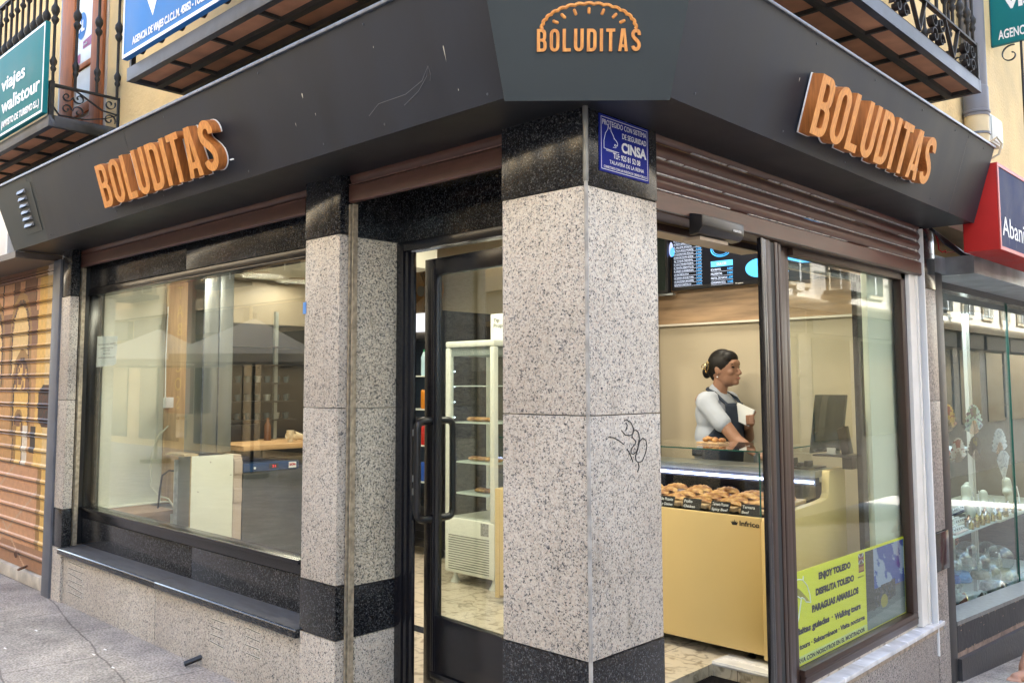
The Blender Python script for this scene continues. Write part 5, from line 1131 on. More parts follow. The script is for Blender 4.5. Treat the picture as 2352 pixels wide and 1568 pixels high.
q = MB(); q.box((X0f+.07, Y0f+.008, .601), (X1f-.07, Y0f+.014, 1.97)); q.build('glass_door', M_GLASSC, T, smooth=0)
q = MB()
for z in (.78, 1.08, 1.38, 1.66): q.box((X0f+.035, Y0f+.05, z), (X1f-.035, Y1f-.06, z+.01))
q.build('wire_shelf', M_FW, T)
q = MB()
for k in range(4): q.box((X0f+.05, Y0f-.006, .32+.06*k), (X1f-.05, Y0f-.001, .34+.06*k))
q.build('grille', M_BLK, T)
q = MB()
for x in (X0f+.06, X1f-.05):
    q.lathe([(.03, -.012), (.034, -.008), (.034, .008), (.03, .012)], (x, Y0f+.05, FZ+.034), 16, Matrix.Rotation(R(90), 3, 'Y'))
q.build('castor', M_BLK, T)
cols = [(.55, .75, .85), (.70, .25, .02), (.55, .02, .02), (.03, .10, .45)]
nm = [('water_bottle', 'green capped water bottle', 'bottle'), ('drink_can', 'orange soft drink can', 'can'), ('drink_can', 'red soft drink can', 'can'), ('drink_can', 'blue soft drink can', 'can')]
for si, z in enumerate((1.67, 1.39, 1.09, .79)):
    cc = cols[si]; mm_ = mat('drink %d' % si, cc, .25, .2 if si else 0)
    for k in range(4):
        x = X1f-.09-.075*k
        if si == 0:
            q = MB(); q.lathe([(.03, z), (.032, z+.02), (.030, z+.12), (.032, z+.15), (.014, z+.20)], (x, Y0f+.10, 0), 14); t_ = thing(nm[si][0], '', nm[si][2], (x, Y0f+.10, z)); q.build('bottle', mm_, t_)
            q = MB(); q.lathe([(.014, z+.201), (.014, z+.22)], (x, Y0f+.10, 0), 12); q.build('cap', mat('green cap', (.02, .3, .12), .4), t_)
        else:
            q = MB(); q.lathe([(.026, z), (.032, z+.01), (.032, z+.145), (.027, z+.158)], (x, Y0f+.10, 0), 14); t_ = thing(nm[si][0], '', nm[si][2], (x, Y0f+.10, z)); q.build('can', mm_, t_)
        t_['label'] = '%s, %s from the right in the drinks fridge' % (nm[si][1], ('first', 'second', 'third', 'fourth')[k]); t_['group'] = 'drinks in the black fridge'
# ---- wall fan
T = thing('wall_fan', 'round caged copper coloured fan high on the back wall behind the door', 'fan', (-4.42, 3.2, 2.47))
q = MB(); c = Vector((-4.42, 3.16, 2.47))
for k in range(36):
    a = 2*math.pi*k/36; q.tube([c+Vector((.05*math.cos(a), -.06, .05*math.sin(a))), c+Vector((.17*math.cos(a), -.05, .17*math.sin(a))), c+Vector((.24*math.cos(a), 0, .24*math.sin(a)))], .0022, 4)
q.tube([c+Vector((.24*math.cos(a), 0, .24*math.sin(a))) for a in [2*math.pi*i/32 for i in range(32)]], .006, 6, closed=True); q.build('cage', mat('copper wire', (.45, .24, .10), .35, .7), T)
for k in range(4):
    a = k*math.pi/2+.3; q = MB(); q.add([c+Vector((r_*math.cos(a+d_), .0+w_, r_*math.sin(a+d_))) for r_, d_, w_ in ((.04, -.3, 0), (.20, -.35, -.02), (.21, .25, .02), (.05, .4, .02))], [(0, 1, 2, 3)]); q.build('blade', mat('fan blade', (.10, .08, .06), .4), T)
q = MB(); q.lathe([(.05, -.07), (.05, .1)], c, 20, frame((0, 1, 0))); q.build('hub', M_STEEL, T)
# ================================================================ left window interior
T = thing('steel_duct', 'tall square stainless steel duct behind the left window', 'duct', (-4.1, .8, 1.1))
q = MB(); q.box((-4.25, .692, 1.115), (-4.0, .812, 2.478)); q.box((-4.25, .816, 1.115), (-4.003, .927, 2.478)); q.build('duct', M_STEEL, T, bevel=.003)
q = MB(); q.box((-3.999, .688, 1.115), (-3.992, .697, 2.47)); q.box((-3.999, .811, 1.115), (-3.994, .817, 2.47)); q.build('corner_edge', M_TRIM, T)
T = thing('white_panel_box', 'pale chipboard box carrying the steel duct behind the left window', 'box', (-4.1, .8, FZ))
q = MB(); q.box((-4.015, .628, FZ), (-3.998, .948, 1.098)); q.build('front_board', M_CREAM2, T, bevel=.001)
q = MB(); q.box((-4.24, .65, FZ), (-4.016, .94, 1.095)); q.build('grey_core', M_STEELD, T)
q = MB(); q.box((-4.0155, .6255, FZ), (-3.998, .6279, 1.098)); q.box((-4.30, .58, 1.097), (-4.02, .69, 1.113)); q.build('raw_chipboard_edge', mat('chipboard', (.50, .38, .22), .8, var=.3, vscale=90), T)
q = MB(); q.box((-4.255, .625, FZ), (-4.241, .66, 1.06)); q.build('torn_foil', mat('foil', (.6, .6, .58), .4, .4, var=.3, vscale=30), T)
q = MB()
for y, z in ((.77, 1.05), (.68, .85), (.93, .95)): q.lathe([(.004, 0), (.004, .002)], (-3.998, y, z), 8, frame((1, 0, 0)))
q.build('screw', M_BLK, T)
q = MB(); q.box((-4.2, .952, FZ), (-4.0, 1.022, 1.07)); q.box((-4.18, .955, 1.07), (-4.01, 1.018, 1.09)); 
for z in (.75, .95): q.box((-4.0, .955, z), (-3.99, 1.02, z+.10))
tag(q.build('plastic_crate', mat('translucent plastic', (.50, .40, .33), .35), bevel=.008), 'upright translucent brownish plastic container beside the pale box', 'container')
T = thing('work_counter', 'wooden topped work counter over a steel undercounter fridge behind the left window', 'counter', (-4.3, 1.8, FZ))
q = MB(); q.box((-4.74, 1.03, 1.112), (-4.0, 2.44, 1.148)); q.build('wood_top', mat('counter wood', (.45, .27, .13), .4, var=.25, vscale=4, stretch=(10, 1, 10)), T, bevel=.002)
q = MB(); q.box((-4.74, 1.03, 1.04), (-4.15, 2.44, 1.11)); q.box((-4.05, 1.20, 1.05), (-4.02, 1.24, 1.11)); q.build('support', M_BLK, T)
T = thing('undercounter_fridge', 'stainless steel undercounter fridge with a blue control strip showing red digits', 'fridge', (-4.3, 1.8, FZ))
q = MB(); q.box((-4.70, 1.03, FZ+.02), (-4.0, 1.72, .955)); q.box((-4.70, 1.74, FZ+.02), (-4.0, 2.42, .955)); q.build('door_panel', mat('dark steel', (.12, .125, .125), .3, .7, var=.15, vscale=3), T, bevel=.004)
q = MB(); q.box((-4.70, 1.03, .958), (-3.995, 1.50, 1.022)); q.build('control_strip', mat('blue strip', (.012, .05, .14), .2), T, bevel=.003)
q = MB(); q.box((-3.994, 1.24, .975), (-3.9925, 1.32, 1.010)); q.build('readout', M_BLK, T)
text('21', 'digits', emis('red digits', (1, .03, .02), .25), T, (-3.992, 1.265, .982), (0, 1, 0), (0, 0, 1), .018, width=.03)
q = MB(); q.box((-3.994, 1.41, .968), (-3.9925, 1.475, 1.012)); q.build('sticker', M_SIGNW, T); text('SACMA', 'lettering', M_RED, T, (-3.992, 1.415, .985), (0, 1, 0), (0, 0, 1), .018, width=.055, off=.001)
q = MB(); q.lathe([(.009, 0), (.009, .004)], (-3.994, 1.12, .985), 12, frame((1, 0, 0))); q.build('knob', M_SIGNW, T)
T = thing('wall_rack', 'dark wall rack filled with round cups and small jars behind the left window', 'shelf', (-4.6, 1.7, 1.15))
q = MB(); q.box((-4.758, 1.10, 1.15), (-4.68, 3.2, 2.10)); 
for z in (1.30, 1.45, 1.60, 1.75, 1.9): q.box((-4.68, 1.15, z), (-4.55, 1.85, z+.012))
q.build('rack', mat('rack black', (.012, .012, .012), .4), T)
M_CUP = mat('dark cup', (.03, .05, .06), .2); 
for zi, z in enumerate((1.314, 1.464, 1.614)):
    for k in range(7):
        q = MB(); q.lathe([(.022, 0), (.03, .05), (.026, .052), (.018, .01)], (-4.60, 1.22+.09*k, z), 12)
        o = q.build('cup', M_CUP if (k+zi) % 5 else M_STEELD); tag(o, 'small cup, %s from the left on the %s board of the dark rack' % (('first', 'second', 'third', 'fourth', 'fifth', 'sixth', 'seventh')[k], ('lowest', 'second', 'third')[zi]), 'cup', 'cups on the dark wall rack')
q = MB(); q.box((-4.70, 1.03, 1.15), (-4.50, 1.45, 1.28)); tag(q.build('coffee_machine', M_BLK, bevel=.01), 'low black machine on the wooden counter', 'machine')
q = MB(); q.box((-4.60, 1.63, 1.15), (-4.57, 1.66, 2.2)); q.build('steel_post', M_STEELD, bpy.data.objects['wall_rack'])
for k, (y, rx_) in enumerate(((1.52, 0), (1.58, 1), (1.64, 1))):
    q = MB(); Mr = Matrix.Rotation(R(75 if rx_ else 0), 3, 'X'); q.lathe([(.022, 0), (.03, .09), (.026, .09), (.018, .01)], (-4.15, y, 1.15+(.03 if rx_ else 0)), 14, Mr)
    tag(q.build('paper_cup', mat('kraft cup', (.62, .50, .34), .6)), ('brown paper cup standing on the wooden counter', 'brown paper cup lying on its side next to the standing one', 'brown paper cup lying on its side, farthest right on the wooden counter')[k], 'cup')
q = MB(); q.lathe([(.028, 0), (.028, .12), (.012, .15), (.012, .18)], (-4.45, 1.50, 1.15), 14); tag(q.build('syrup_bottle', mat('amber bottle', (.12, .05, .02), .15)), 'amber bottle on the wooden counter near the paper cups', 'bottle')
q = MB(); q.box((-4.4, 1.95, 1.15), (-4.2, 2.05, 1.30)); tag(q.build('carton', M_PAPER, bevel=.004), 'white carton at the dark end of the wooden counter', 'carton')
q = MB(); q.box((-4.758, 1.031, 2.101), (-4.735, 3.28, 2.478)); q.build('grey_wall_panel', mat('taupe reflection tone', (.16, .13, .09), .5, var=.2, vscale=2), B)  # added panel, its brown grey imitates the reflection in the left window
q = MB(); q.box((-4.758, .77, .69), (-4.74, 1.03, 2.478)); q.build('oak_end_panel', M_OAKV, B)
q = MB(); q.box((-4.76, .302, .68), (-4.26, .64, .706)); q.box((-4.76, .30, .2), (-4.28, .62, .679)); q.build('window_platform', mat('brown cardboard', (.30, .20, .13), .8, var=.12, vscale=5), B)
q = MB(); q.box((-4.76, .302, .7065), (-4.67, .80, .712)); q.build('platform_edge', M_CREAM2, B)
T = thing('white_cable', 'thin white cable hanging down the end wall with a small socket box', 'cable', (-4.7, .78, 1.5))
q = MB(); q.tube([(-4.735, .775, 2.2), (-4.73, .765, 1.8), (-4.735, .772, 1.5), (-4.73, .76, 1.42)], .005, 6); q.build('cable', M_SIGNW, T)
q = MB(); q.box((-4.735, .755, 1.42), (-4.69, .82, 1.50)); q.build('socket_box', M_SIGNW, T, bevel=.003)
q = MB(); q.tube([(-4.73, .80, 1.28), (-4.70, .70, 1.2), (-4.66, .64, 1.05), (-4.6, .62, .85), (-4.5, .64, .78), (-4.4, .66, .77), (-4.26, .64, .72)], .006, 6); q.build('loop', mat('clear tube', (.55, .55, .45), .3), T)
q = MB(); q.tube([(-4.25, .64, .98), (-4.28, .60, .985), (-4.32, .57, .95), (-4.33, .56, .85), (-4.33, .55, .72)], .007, 6); tag(q.build('power_cable', M_BLK), 'black power cable running down from the pale box', 'cable')
T = thing('paper_notice', 'white paper job notice taped inside the left shop window', 'notice', (-4.38, .17, 1.83))
q = MB(); q.add([(-4.545, .1700, 1.940), (-4.205, .1700, 1.930), (-4.215, .1700, 1.742), (-4.27, .1690, 1.728), (-4.55, .1700, 1.722)], [tuple(range(5))]); q.add([(-4.545, .1708, 1.940), (-4.205, .1708, 1.930), (-4.215, .1708, 1.742), (-4.27, .1698, 1.728), (-4.55, .1708, 1.722)], [tuple(range(5))[::-1]]); q.build('sheet', M_PAPER, T, smooth=0, fix=False)
for s_, z, wd in (('BUSCAMOS EL MEJOR VENDEDOR', 1.875, .29), ('¿QUIERES TRABAJAR CON', 1.848, .22), ('NOSOTROS?', 1.832, .10), ('ENVÍA TU CV AL', 1.808, .12), ('BOLUDITAS@BOLUDITAS.COM', 1.782, .27)):
    text(s_, 'print', M_INK, T, (-4.375, .1697, z), (1, 0, 0), (0, 0, 1), .010, width=wd, align='CENTER', ext=.0001, lift=.0003)

# ---- tour poster in the right window
T = thing('tour_poster', 'bright yellow green Toledo tours poster with a group photo in the right shop window', 'poster', (-.09, 2.3, .28))
q = MB(); q.box((-.094, 1.45, .279), (-.0915, 3.058, .712)); q.build('poster', mat('lime poster', (.70, .70, .015), .45), T)
XP = -.0912; q = MB()
def skyc(u_, v_):
    c = (.01, .24, .58)
    s_ = math.sin(u_*9+v_*7)+math.sin(u_*23-v_*11)*.6+math.sin(u_*41+v_*37)*.35+hsh(int(u_*40), int(v_*60))*.5
    if v_ > .45:
        if s_ > .5+(.9-v_)*-.6: c = (.55, .62, .72)
        elif s_ > .2: c = (.14, .34, .62)
    if u_ < .20 and v_ > .24: c = (.025, .028, .04) if hsh(int(u_*30), int(v_*18)) > .3 else (.05, .05, .06)
    elif v_ < .47+.06*u_ and v_ > .20+.12*u_ and .12 < u_ < .74:
        r_ = hsh(int(u_*46), int(v_*34)); c = [(.03, .03, .04), (.06, .05, .05), (.20, .12, .09), (.08, .12, .25), (.30, .30, .33), (.03, .03, .03)][int(r_*6)]
    elif v_ <= .44: c = (.30, .36, .38) if v_ < .34+.1*u_ else (.35, .28, .18)
    if v_ < .12+.1*u_: c = (.42, .47, .48)
    if ((u_-.44)/.09)**2+((v_-.28)/.085)**2 < 1: c = (.55, .52, .02)
    return c
q.grid(lambda u_, v_: (XP+.0004, 2.492+.56*u_, .284+.414*v_), 80, 60, colf=skyc); q.build('group_photo', M_COLG, T, smooth=0)
def pp(s, y, z, h, wd, off=.0012, al='LEFT'): text(s, 'lettering', M_INK, T, (XP, y, z), (0, 1, 0), (0, 0, 1), h, width=wd, off=off, ext=.0002, align=al)
pp('ENJOY TOLEDO', 1.918, .645, .030, .382, .003); pp('DISFRUTA TOLEDO', 1.88, .573, .030, .458, .003); pp('PARAGUAS AMARILLOS', 1.835, .501, .031, .555, .003)
pp('Visitas guiadas', 1.640, .424, .030, .385, .0022); pp('·', 2.052, .424, .030, .012, .002); pp('Walking tours', 2.085, .418, .030, .325, .0022)
pp('Free tours · Subterráneos · Visita nocturna', 1.590, .354, .024, .87, .0016)
q = MB(); q.box((XP, 1.50, .288), (XP+.0003, 2.485, .322)); q.build('pale_band', mat('pale lime', (.60, .68, .25), .5), T)
text('RESERVA CON NOSOTROS EN EL MOSTRADOR', 'lettering', M_INK, T, (XP+.0004, 1.595, .293), (0, 1, 0), (0, 0, 1), .021, width=.86, off=.001, ext=.0002)
q = MB()
def flag(u_, v_):
    if v_ > .45:
        w_ = (v_-.45)/.55
        if abs(u_-.5) < .09 or abs(w_-.5) < .12: return (.5, .03, .05)
        if abs((u_-.5)-(w_-.5)) < .12 or abs((u_-.5)+(w_-.5)) < .12: return (.7, .7, .7)
        return (.03, .05, .3)
    if v_ > .40: return (.50, .56, .02)
    return (.45, .03, .02) if v_ < .09 or v_ > .31 else (.65, .45, .02)
q.grid(lambda u_, v_: (XP+.0005, 2.402+.072*u_, .600+.097*v_), 16, 24, colf=flag); q.build('flags', M_COLG, T, smooth=0)
pp('+34 925 213 141', 2.385, .575, .008, .075, .0003)
q = MB(); um = [(1.66, .675), (1.70, .677), (1.745, .668), (1.79, .635), (1.815, .59), (1.822, .548), (1.80, .556), (1.775, .560), (1.76, .575), (1.735, .588), (1.715, .588), (1.69, .60), (1.66, .60)]
q.tube([(XP+.001, y, z) for y, z in um], .0025, 5); q.tube([(XP+.001, 1.725, .585), (XP+.001, 1.69, .50), (XP+.001, 1.67, .47)], .003, 5); q.tube([(XP+.001, 1.748, .668), (XP+.001, 1.752, .685)], .003, 5)
q.build('umbrella_outline', M_SIGNW, T)
q = MB(); q.add([(XP+.0006, y, z) for y, z in [(1.66, .645), (1.70, .635), (1.74, .61), (1.79, .575), (1.815, .553), (1.795, .558), (1.76, .575), (1.715, .588), (1.66, .60)]], [tuple(range(9))]); q.build('umbrella_shade', mat('olive print', (.32, .27, .03), .5), T, smooth=0)
# ceiling lamps of the shop
M_RING = mat('lamp ring', (.5, .4, .3), .3)
for k, (x, y, z, lab) in enumerate(((-4.29, 1.32, 2.48, 'round recessed downlight over the left window area'), (-4.45, 1.75, 2.48, 'round recessed downlight deeper behind the left window'), (-3.55, .75, 2.48, 'round recessed downlight near the left window glass'), (-1.6, 1.2, 2.90, 'round recessed downlight over the shop entrance'), (-2.6, 1.4, 2.90, 'round recessed downlight over the white fridge'), (-1.2, 2.9, 2.90, 'round recessed downlight over the menu screen'), (-.8, 1.5, 2.90, 'round recessed downlight over the display counter'))):
    T = thing('ceiling_downlight', lab, 'lamp', (x, y, z), group='recessed downlights in the shop ceiling')
    q = MB(); q.lathe([(.05, z-.006), (.05, z-.001)], (x, y, 0), 20); q.build('lamp_disc', M_LAMP, T)
    q = MB(); q.lathe([(.051, z-.008), (.066, z-.006), (.066, z-.0005), (.051, z-.0005)], (x, y, 0), 20); q.build('ring', M_RING, T)
    ld = bpy.data.lights.new('downlight', 'AREA'); ld.shape = 'DISK'; ld.size = .35; ld.energy = (1.8 if k == 5 else 3.6) if k > 2 else 1.9; ld.color = (1, .90, .72)
    lo = bpy.data.objects.new('downlight_glow', ld); COL.objects.link(lo); lo.location = (x, y, z-.03)
# ================================================================ people
M_SKIN = mat('skin', (.30, .155, .095), .5, var=.06, vscale=20)
M_HAIR = mat('dark hair', (.008, .006, .005), .5, spec=.3, var=.3, vscale=30, stretch=(1, 1, 8))
M_SHIRT = mat('pale blue shirt', (.42, .46, .53), .8, var=.08, vscale=9, bump=.25, bscale=14)
M_APRON = mat('navy denim apron', (.020, .030, .052), .8, var=.2, vscale=60)
P = thing('person', 'woman in pale blue shirt and navy apron holding a notebook behind the glass counter', 'person', (-1.30, 3.0, FZ))
YC = 3.0
def V(x, dy, z): return (x, YC+dy, z)
b = MB()
# head: turned to +x and slightly down
hc = Vector(V(-1.195, 0, 1.705))
b.ell(hc, (.098, .074, .112), 24, 18); b.ell(hc+Vector((.028, 0, -.055)), (.072, .060, .072), 20, 14); b.ell(hc+Vector((.078, 0, -.098)), (.026, .028, .020), 12, 10)
b.ell(hc+Vector((.080, 0, .028)), (.026, .052, .030), 14, 10)
b.cap(hc+Vector((.092, 0, .005)), hc+Vector((.116, 0, -.036)), .008, .0125); b.ell(hc+Vector((.108, 0, -.042)), (.013, .016, .009), 10, 8)
b.ell(hc+Vector((.097, 0, -.066)), (.013, .024, .0065), 12, 8); b.ell(hc+Vector((.094, 0, -.078)), (.013, .020, .007), 12, 8)
for s_ in (-1, 1):
    b.ell(hc+Vector((-.012, s_*.076, -.018)), (.019, .009, .032), 12, 10, Matrix.Rotation(R(-12), 3, 'Y')); b.ell(hc+Vector((.062, s_*.036, -.032)), (.030, .026, .026), 12, 8)
b.cap(V(-1.245, 0, 1.52), hc+Vector((-.025, 0, -.08)), .056, .050)
# torso
b.ell(V(-1.255, 0, 1.40), (.105, .165, .16), 24, 16); b.ell(V(-1.25, 0, 1.22), (.115, .155, .20), 24, 16); b.ell(V(-1.25, 0, 1.05), (.13, .18, .16), 24, 14)
b.cap(V(-1.265, -.15, 1.48), V(-1.265, .15, 1.48), .062, .062)
# legs
for s_ in (-1, 1):
    b.cap(V(-1.24, s_*.09, 1.0), V(-1.23, s_*.09, .62), .088, .058); b.cap(V(-1.23, s_*.09, .62), V(-1.25, s_*.09, .28), .056, .036); b.cap(V(-1.26, s_*.09, .235), V(-1.12, s_*.10, .222), .034, .026)
# right arm (towards the viewer): shoulder, elbow, wrist, hand on the counter
S1, E1, W1_ = V(-1.23, -.175, 1.475), V(-1.015, -.19, 1.24), V(-.835, -.22, 1.150)
b.cap(S1, E1, .052, .042); b.cap(E1, W1_, .041, .026); b.cap(W1_, V(-.79, -.23, 1.138), .025, .024)
for k in range(4):
    yy = -.255+.016*k; L_ = (.060, .068, .064, .050)[k]; p0 = Vector(V(-.785, yy, 1.137)); p1 = p0+Vector((L_*.55, 0, .004)); p2 = p1+Vector((L_*.45, 0, -.012)); b.cap(p0, p1, .0092, .0085, 8); b.cap(p1, p2, .0085, .0072, 8)
b.cap(V(-.81, -.21, 1.142), V(-.77, -.195, 1.150), .011, .008, 8)
# left arm: forearm raised in front of the chest, hand round the notebook
S2, E2, W2 = V(-1.265, .175, 1.47), V(-1.14, .20, 1.24), V(-1.03, .01, 1.325)
b.cap(S2, E2, .050, .041); b.cap(E2, W2, .040, .026); b.ell(V(-1.012, .0, 1.350), (.030, .020, .036), 12, 10)
for k in range(4):
    z_ = 1.336+.0165*k; p0 = Vector(V(-1.03, -.018, z_)); p1 = p0+Vector((.028, -.012, .003)); p2 = p1+Vector((.020, .010, .002)); b.cap(p0, p1, .0090, .0085, 8); b.cap(p1, p2, .0085, .0075, 8)
b.cap(V(-1.02, -.002, 1.375), V(-.985, -.006, 1.398), .0105, .009, 8); b.cap(V(-.985, -.006, 1.398), V(-.972, -.008, 1.415), .009, .008, 8)
ORGp = Vector(P.location)
me = remesh(b, .0052, 3, ORGp); body = put('body', me, M_SKIN, P)
h = MB(); h.ell(hc+Vector((-.016, 0, .024)), (.103, .083, .104), 26, 18); h.ell(hc+Vector((-.072, 0, -.015)), (.050, .060, .062), 18, 12); h.ell(hc+Vector((-.135, 0, -.030)), (.030, .034, .042), 16, 12); h.cap(hc+Vector((-.10, 0, .0)), hc+Vector((-.138, 0, -.028)), .034, .024); h.cap(hc+Vector((-.06, 0, -.05)), hc+Vector((-.055, 0, -.085)), .045, .02)
h.ell(hc+Vector((.025, 0, .062)), (.070, .070, .055), 18, 12)
hair_me = remesh(h, .006, 2, ORGp)
# cut the face side free so skin shows in front
bm = bmesh.new(); bm.from_mesh(hair_me)
for v in bm.verts:
    p = v.co+ORGp-hc
    line = .052+(p.z+.02)*.30
    if p.x > line and p.z < .055: v.co.x -= (p.x-line)*.92
    if p.z < -.02 and p.x > -.028: v.co.x -= (p.x+.028)*.85; v.co.y *= 1
bm.to_mesh(hair_me); bm.free(); put('hair', hair_me, M_HAIR, P)
q = MB(); q.tube([hc+Vector(p) for p in ((-.085, -.075, .045), (-.105, -.070, .005), (-.098, -.072, -.035), (-.080, -.080, -.012), (-.070, -.082, .030), (-.085, -.075, .045))], .0028, 6)
q.tube([hc+Vector((-.128+.016*math.cos(a), -.05, .008+.016*math.sin(a))) for a in [i*math.pi/6 for i in range(12)]], .0028, 6, closed=True); q.tube([hc+Vector((-.112, -.055, .01)), hc+Vector((-.09, -.072, .028))], .0025, 6)
q.build('hair_clip', mat('gold metal', (.75, .55, .25), .25, 1), P)
q = MB(); q.ell(hc+Vector((-.008, -.083, -.062)), .005, 10, 8); q.build('earring', M_SIGNW, P)
for s_ in (-1, 1):
    q = MB(); q.ell(hc+Vector((.083, s_*.034, .002)), (.010, .013, .006), 12, 8); e = q.build('eye', mat('eye dark', (.02, .012, .01), .2), P)
    q = MB(); q.tube([hc+Vector((.092, s_*.018, .022)), hc+Vector((.094, s_*.035, .027)), hc+Vector((.082, s_*.052, .020))], .0028, 6); q.build('eyebrow', M_HAIR, P)
q = MB(); q.ell(hc+Vector((.106, 0, -.071)), (.006, .020, .006), 12, 8); q.build('lips', mat('lips', (.36, .12, .10), .4), P)
s = MB(); s.ell(V(-1.262, 0, 1.395), (.125, .182, .165), 28, 18); s.ell(V(-1.268, 0, 1.24), (.132, .172, .17), 28, 16); s.ell(V(-1.262, 0, 1.12), (.140, .185, .13), 28, 14); s.cap(V(-1.245, -.155, 1.475), V(-1.255, .155, 1.475), .074, .074)
s.cap(V(-1.265, 0, 1.50), V(-1.25, 0, 1.548), .075, .062)
s.cap(V(-1.235, -.175, 1.470), V(-1.115, -.190, 1.345), .068, .062); s.cap(V(-1.265, .18, 1.47), V(-1.19, .205, 1.345), .070, .062)
sm = remesh(s, .008, 4, ORGp); put('shirt', sm, M_SHIRT, P)
a = MB()
def apf(u_, v_):
    z = 1.47-.62*v_; wv = .085+.13*min(1, max(0, (v_-.12)/.3)); an = (u_-.5)*2*wv/.17
    rx = .150+.012*math.sin(v_*6); 
    return V(-1.262+rx*math.cos(an*1.25)+.006, .195*math.sin(an*1.25), z)
a.grid(apf, 20, 24)
ap = a.build('apron', M_APRON, P, smooth=60); so_ = ap.modifiers.new('t', 'SOLIDIFY'); so_.thickness = .006; so_.offset = 1
a = MB(); a.tube([V(-1.225, -.078, 1.535), V(-1.17, -.105, 1.50), V(-1.13, -.09, 1.46)], .011, 8); a.tube([V(-1.225, .078, 1.535), V(-1.17, .105, 1.50), V(-1.13, .09, 1.46)], .011, 8); a.tube([V(-1.225, -.078, 1.535), V(-1.30, -.05, 1.56), V(-1.325, 0, 1.565), V(-1.30, .05, 1.56), V(-1.225, .078, 1.535)], .012, 8)
a.build('apron_strap', M_APRON, P)
a = MB()
def abf(u_, v_):
    an = -2.6+u_*5.2; z = 1.185-.05*math.cos(an)*0-.045*v_ - .03*(1-math.cos(an))*.4
    return V(-1.262+.148*math.cos(an), .195*math.sin(an), z)
a.grid(abf, 40, 3); w_ = a.build('apron_waistband', M_APRON, P, smooth=60); so_ = w_.modifiers.new('t', 'SOLIDIFY'); so_.thickness = .006; so_.offset = 1
a = MB(); a.cap(V(-1.24, -.09, 1.0), V(-1.23, -.09, .30), .105, .062); a.cap(V(-1.24, .09, 1.0), V(-1.23, .09, .30), .105, .062); a.ell(V(-1.25, 0, 1.04), (.14, .19, .12), 24, 14)
put('trousers', remesh(a, .011, 2, ORGp), mat('dark trousers', (.02, .02, .022), .8), P)
for s_ in (-1, 1): q = MB(); q.ell(V(-1.20, s_*.09, .232), (.115, .046, .036), 16, 10); q.build('shoe', M_BLK, P)
T = thing('notebook', 'white spiral notebook held up in the hand of the woman', 'notebook', (-1.03, 2.99, 1.38))
NM = Matrix.Translation((-1.045, 2.985, 1.395)) @ Matrix.Rotation(R(22), 4, 'Y')
q = MB(); q.box((-.075, -.004, -.06), (.055, .004, .055), M=NM); q.build('pages', M_PAPER, T)
q = MB()
for k in range(16): q.tube([NM @ Vector((.056+.006*math.cos(t), .007*math.sin(t), -.055+k*.0070)) for t in [i*math.pi/4 for i in range(8)]], .0012, 4, closed=True)
q.build('spiral', M_STEEL, T)

# passer-by at the lower right corner, leg just in view
P2_ = thing('person', 'passer-by with bare legs and a red skirt cut off at the lower right corner', 'person', (.40, 4.7, gz(.4, 4.7)))
G0 = gz(.3, 4.2)
b = MB(); hx, hy = .40, 4.80
fx, fy = .175, 4.20
b.cap((fx+.045, fy, G0+.07), (fx+.15, fy+.22, G0+.42), .036, .056); b.cap((fx+.15, fy+.22, G0+.42), (hx-.02, hy-.08, G0+.86), .058, .085)
b.ell((fx+.05, fy+.0, G0+.045), (.042, .036, .045), 14, 10); b.cap((fx+.05, fy, G0+.03), (fx+.02, fy-.11, G0+.022), .030, .034, 12)
for k in range(5): b.cap((fx-.012+k*.017, fy-.135, G0+.02), (fx-.016+k*.017, fy-.168+.006*abs(k-1), G0+.014), .011-.001*k, .009, 8)
b.cap((hx+.10, hy+.08, G0+.05), (hx+.05, hy+.09, G0+.45), .036, .055); b.cap((hx+.05, hy+.09, G0+.45), (hx, hy+.06, G0+.86), .058, .085); b.cap((hx+.11, hy+.08, G0+.03), (hx+.12, hy-.08, G0+.025), .032, .030)
b.ell((hx, hy, G0+1.12), (.11, .16, .28), 20, 14); b.cap((hx, hy-.15, G0+1.34), (hx, hy+.15, G0+1.34), .055, .055); b.cap((hx, hy, G0+1.36), (hx, hy, G0+1.46), .05, .048); b.ell((hx+.01, hy, G0+1.56), (.085, .072, .11), 20, 14); b.ell((hx+.092, hy, G0+1.545), (.016, .012, .016), 10, 8)
b.cap((hx, hy-.19, G0+1.33), (hx+.03, hy-.22, G0+1.06), .046, .038); b.cap((hx+.03, hy-.22, G0+1.06), (hx+.10, hy-.20, G0+.84), .036, .025); b.cap((hx, hy+.19, G0+1.33), (hx-.02, hy+.22, G0+1.06), .046, .038); b.cap((hx-.02, hy+.22, G0+1.06), (hx+.02, hy+.22, G0+.84), .036, .025)
for yy in (-.20, .22):
    xx = hx+.11 if yy < 0 else hx+.03
    for k in range(4): b.cap((xx-.02+k*.016, hy+yy, G0+.80), (xx-.02+k*.017, hy+yy-.008, G0+.73+.006*abs(k-1.5)), .009, .0075, 8)
    b.cap((xx+.03, hy+yy, G0+.81), (xx+.05, hy+yy-.02, G0+.77), .010, .008, 8)
    b.ell((xx, hy+yy, G0+.815), (.034, .016, .035), 12, 8)
put('body', remesh(b, .0065, 3, Vector(P2_.location)), mat('tanned skin', (.48, .25, .17), .5, var=.06, vscale=20), P2_)
s = MB(); s.lathe([(.20, G0+.50), (.205, G0+.52), (.15, G0+.95), (.125, G0+1.02), (.11, G0+1.0)], (hx, hy, 0), 28); s.build('skirt', mat('red cloth', (.38, .02, .035), .8), P2_)
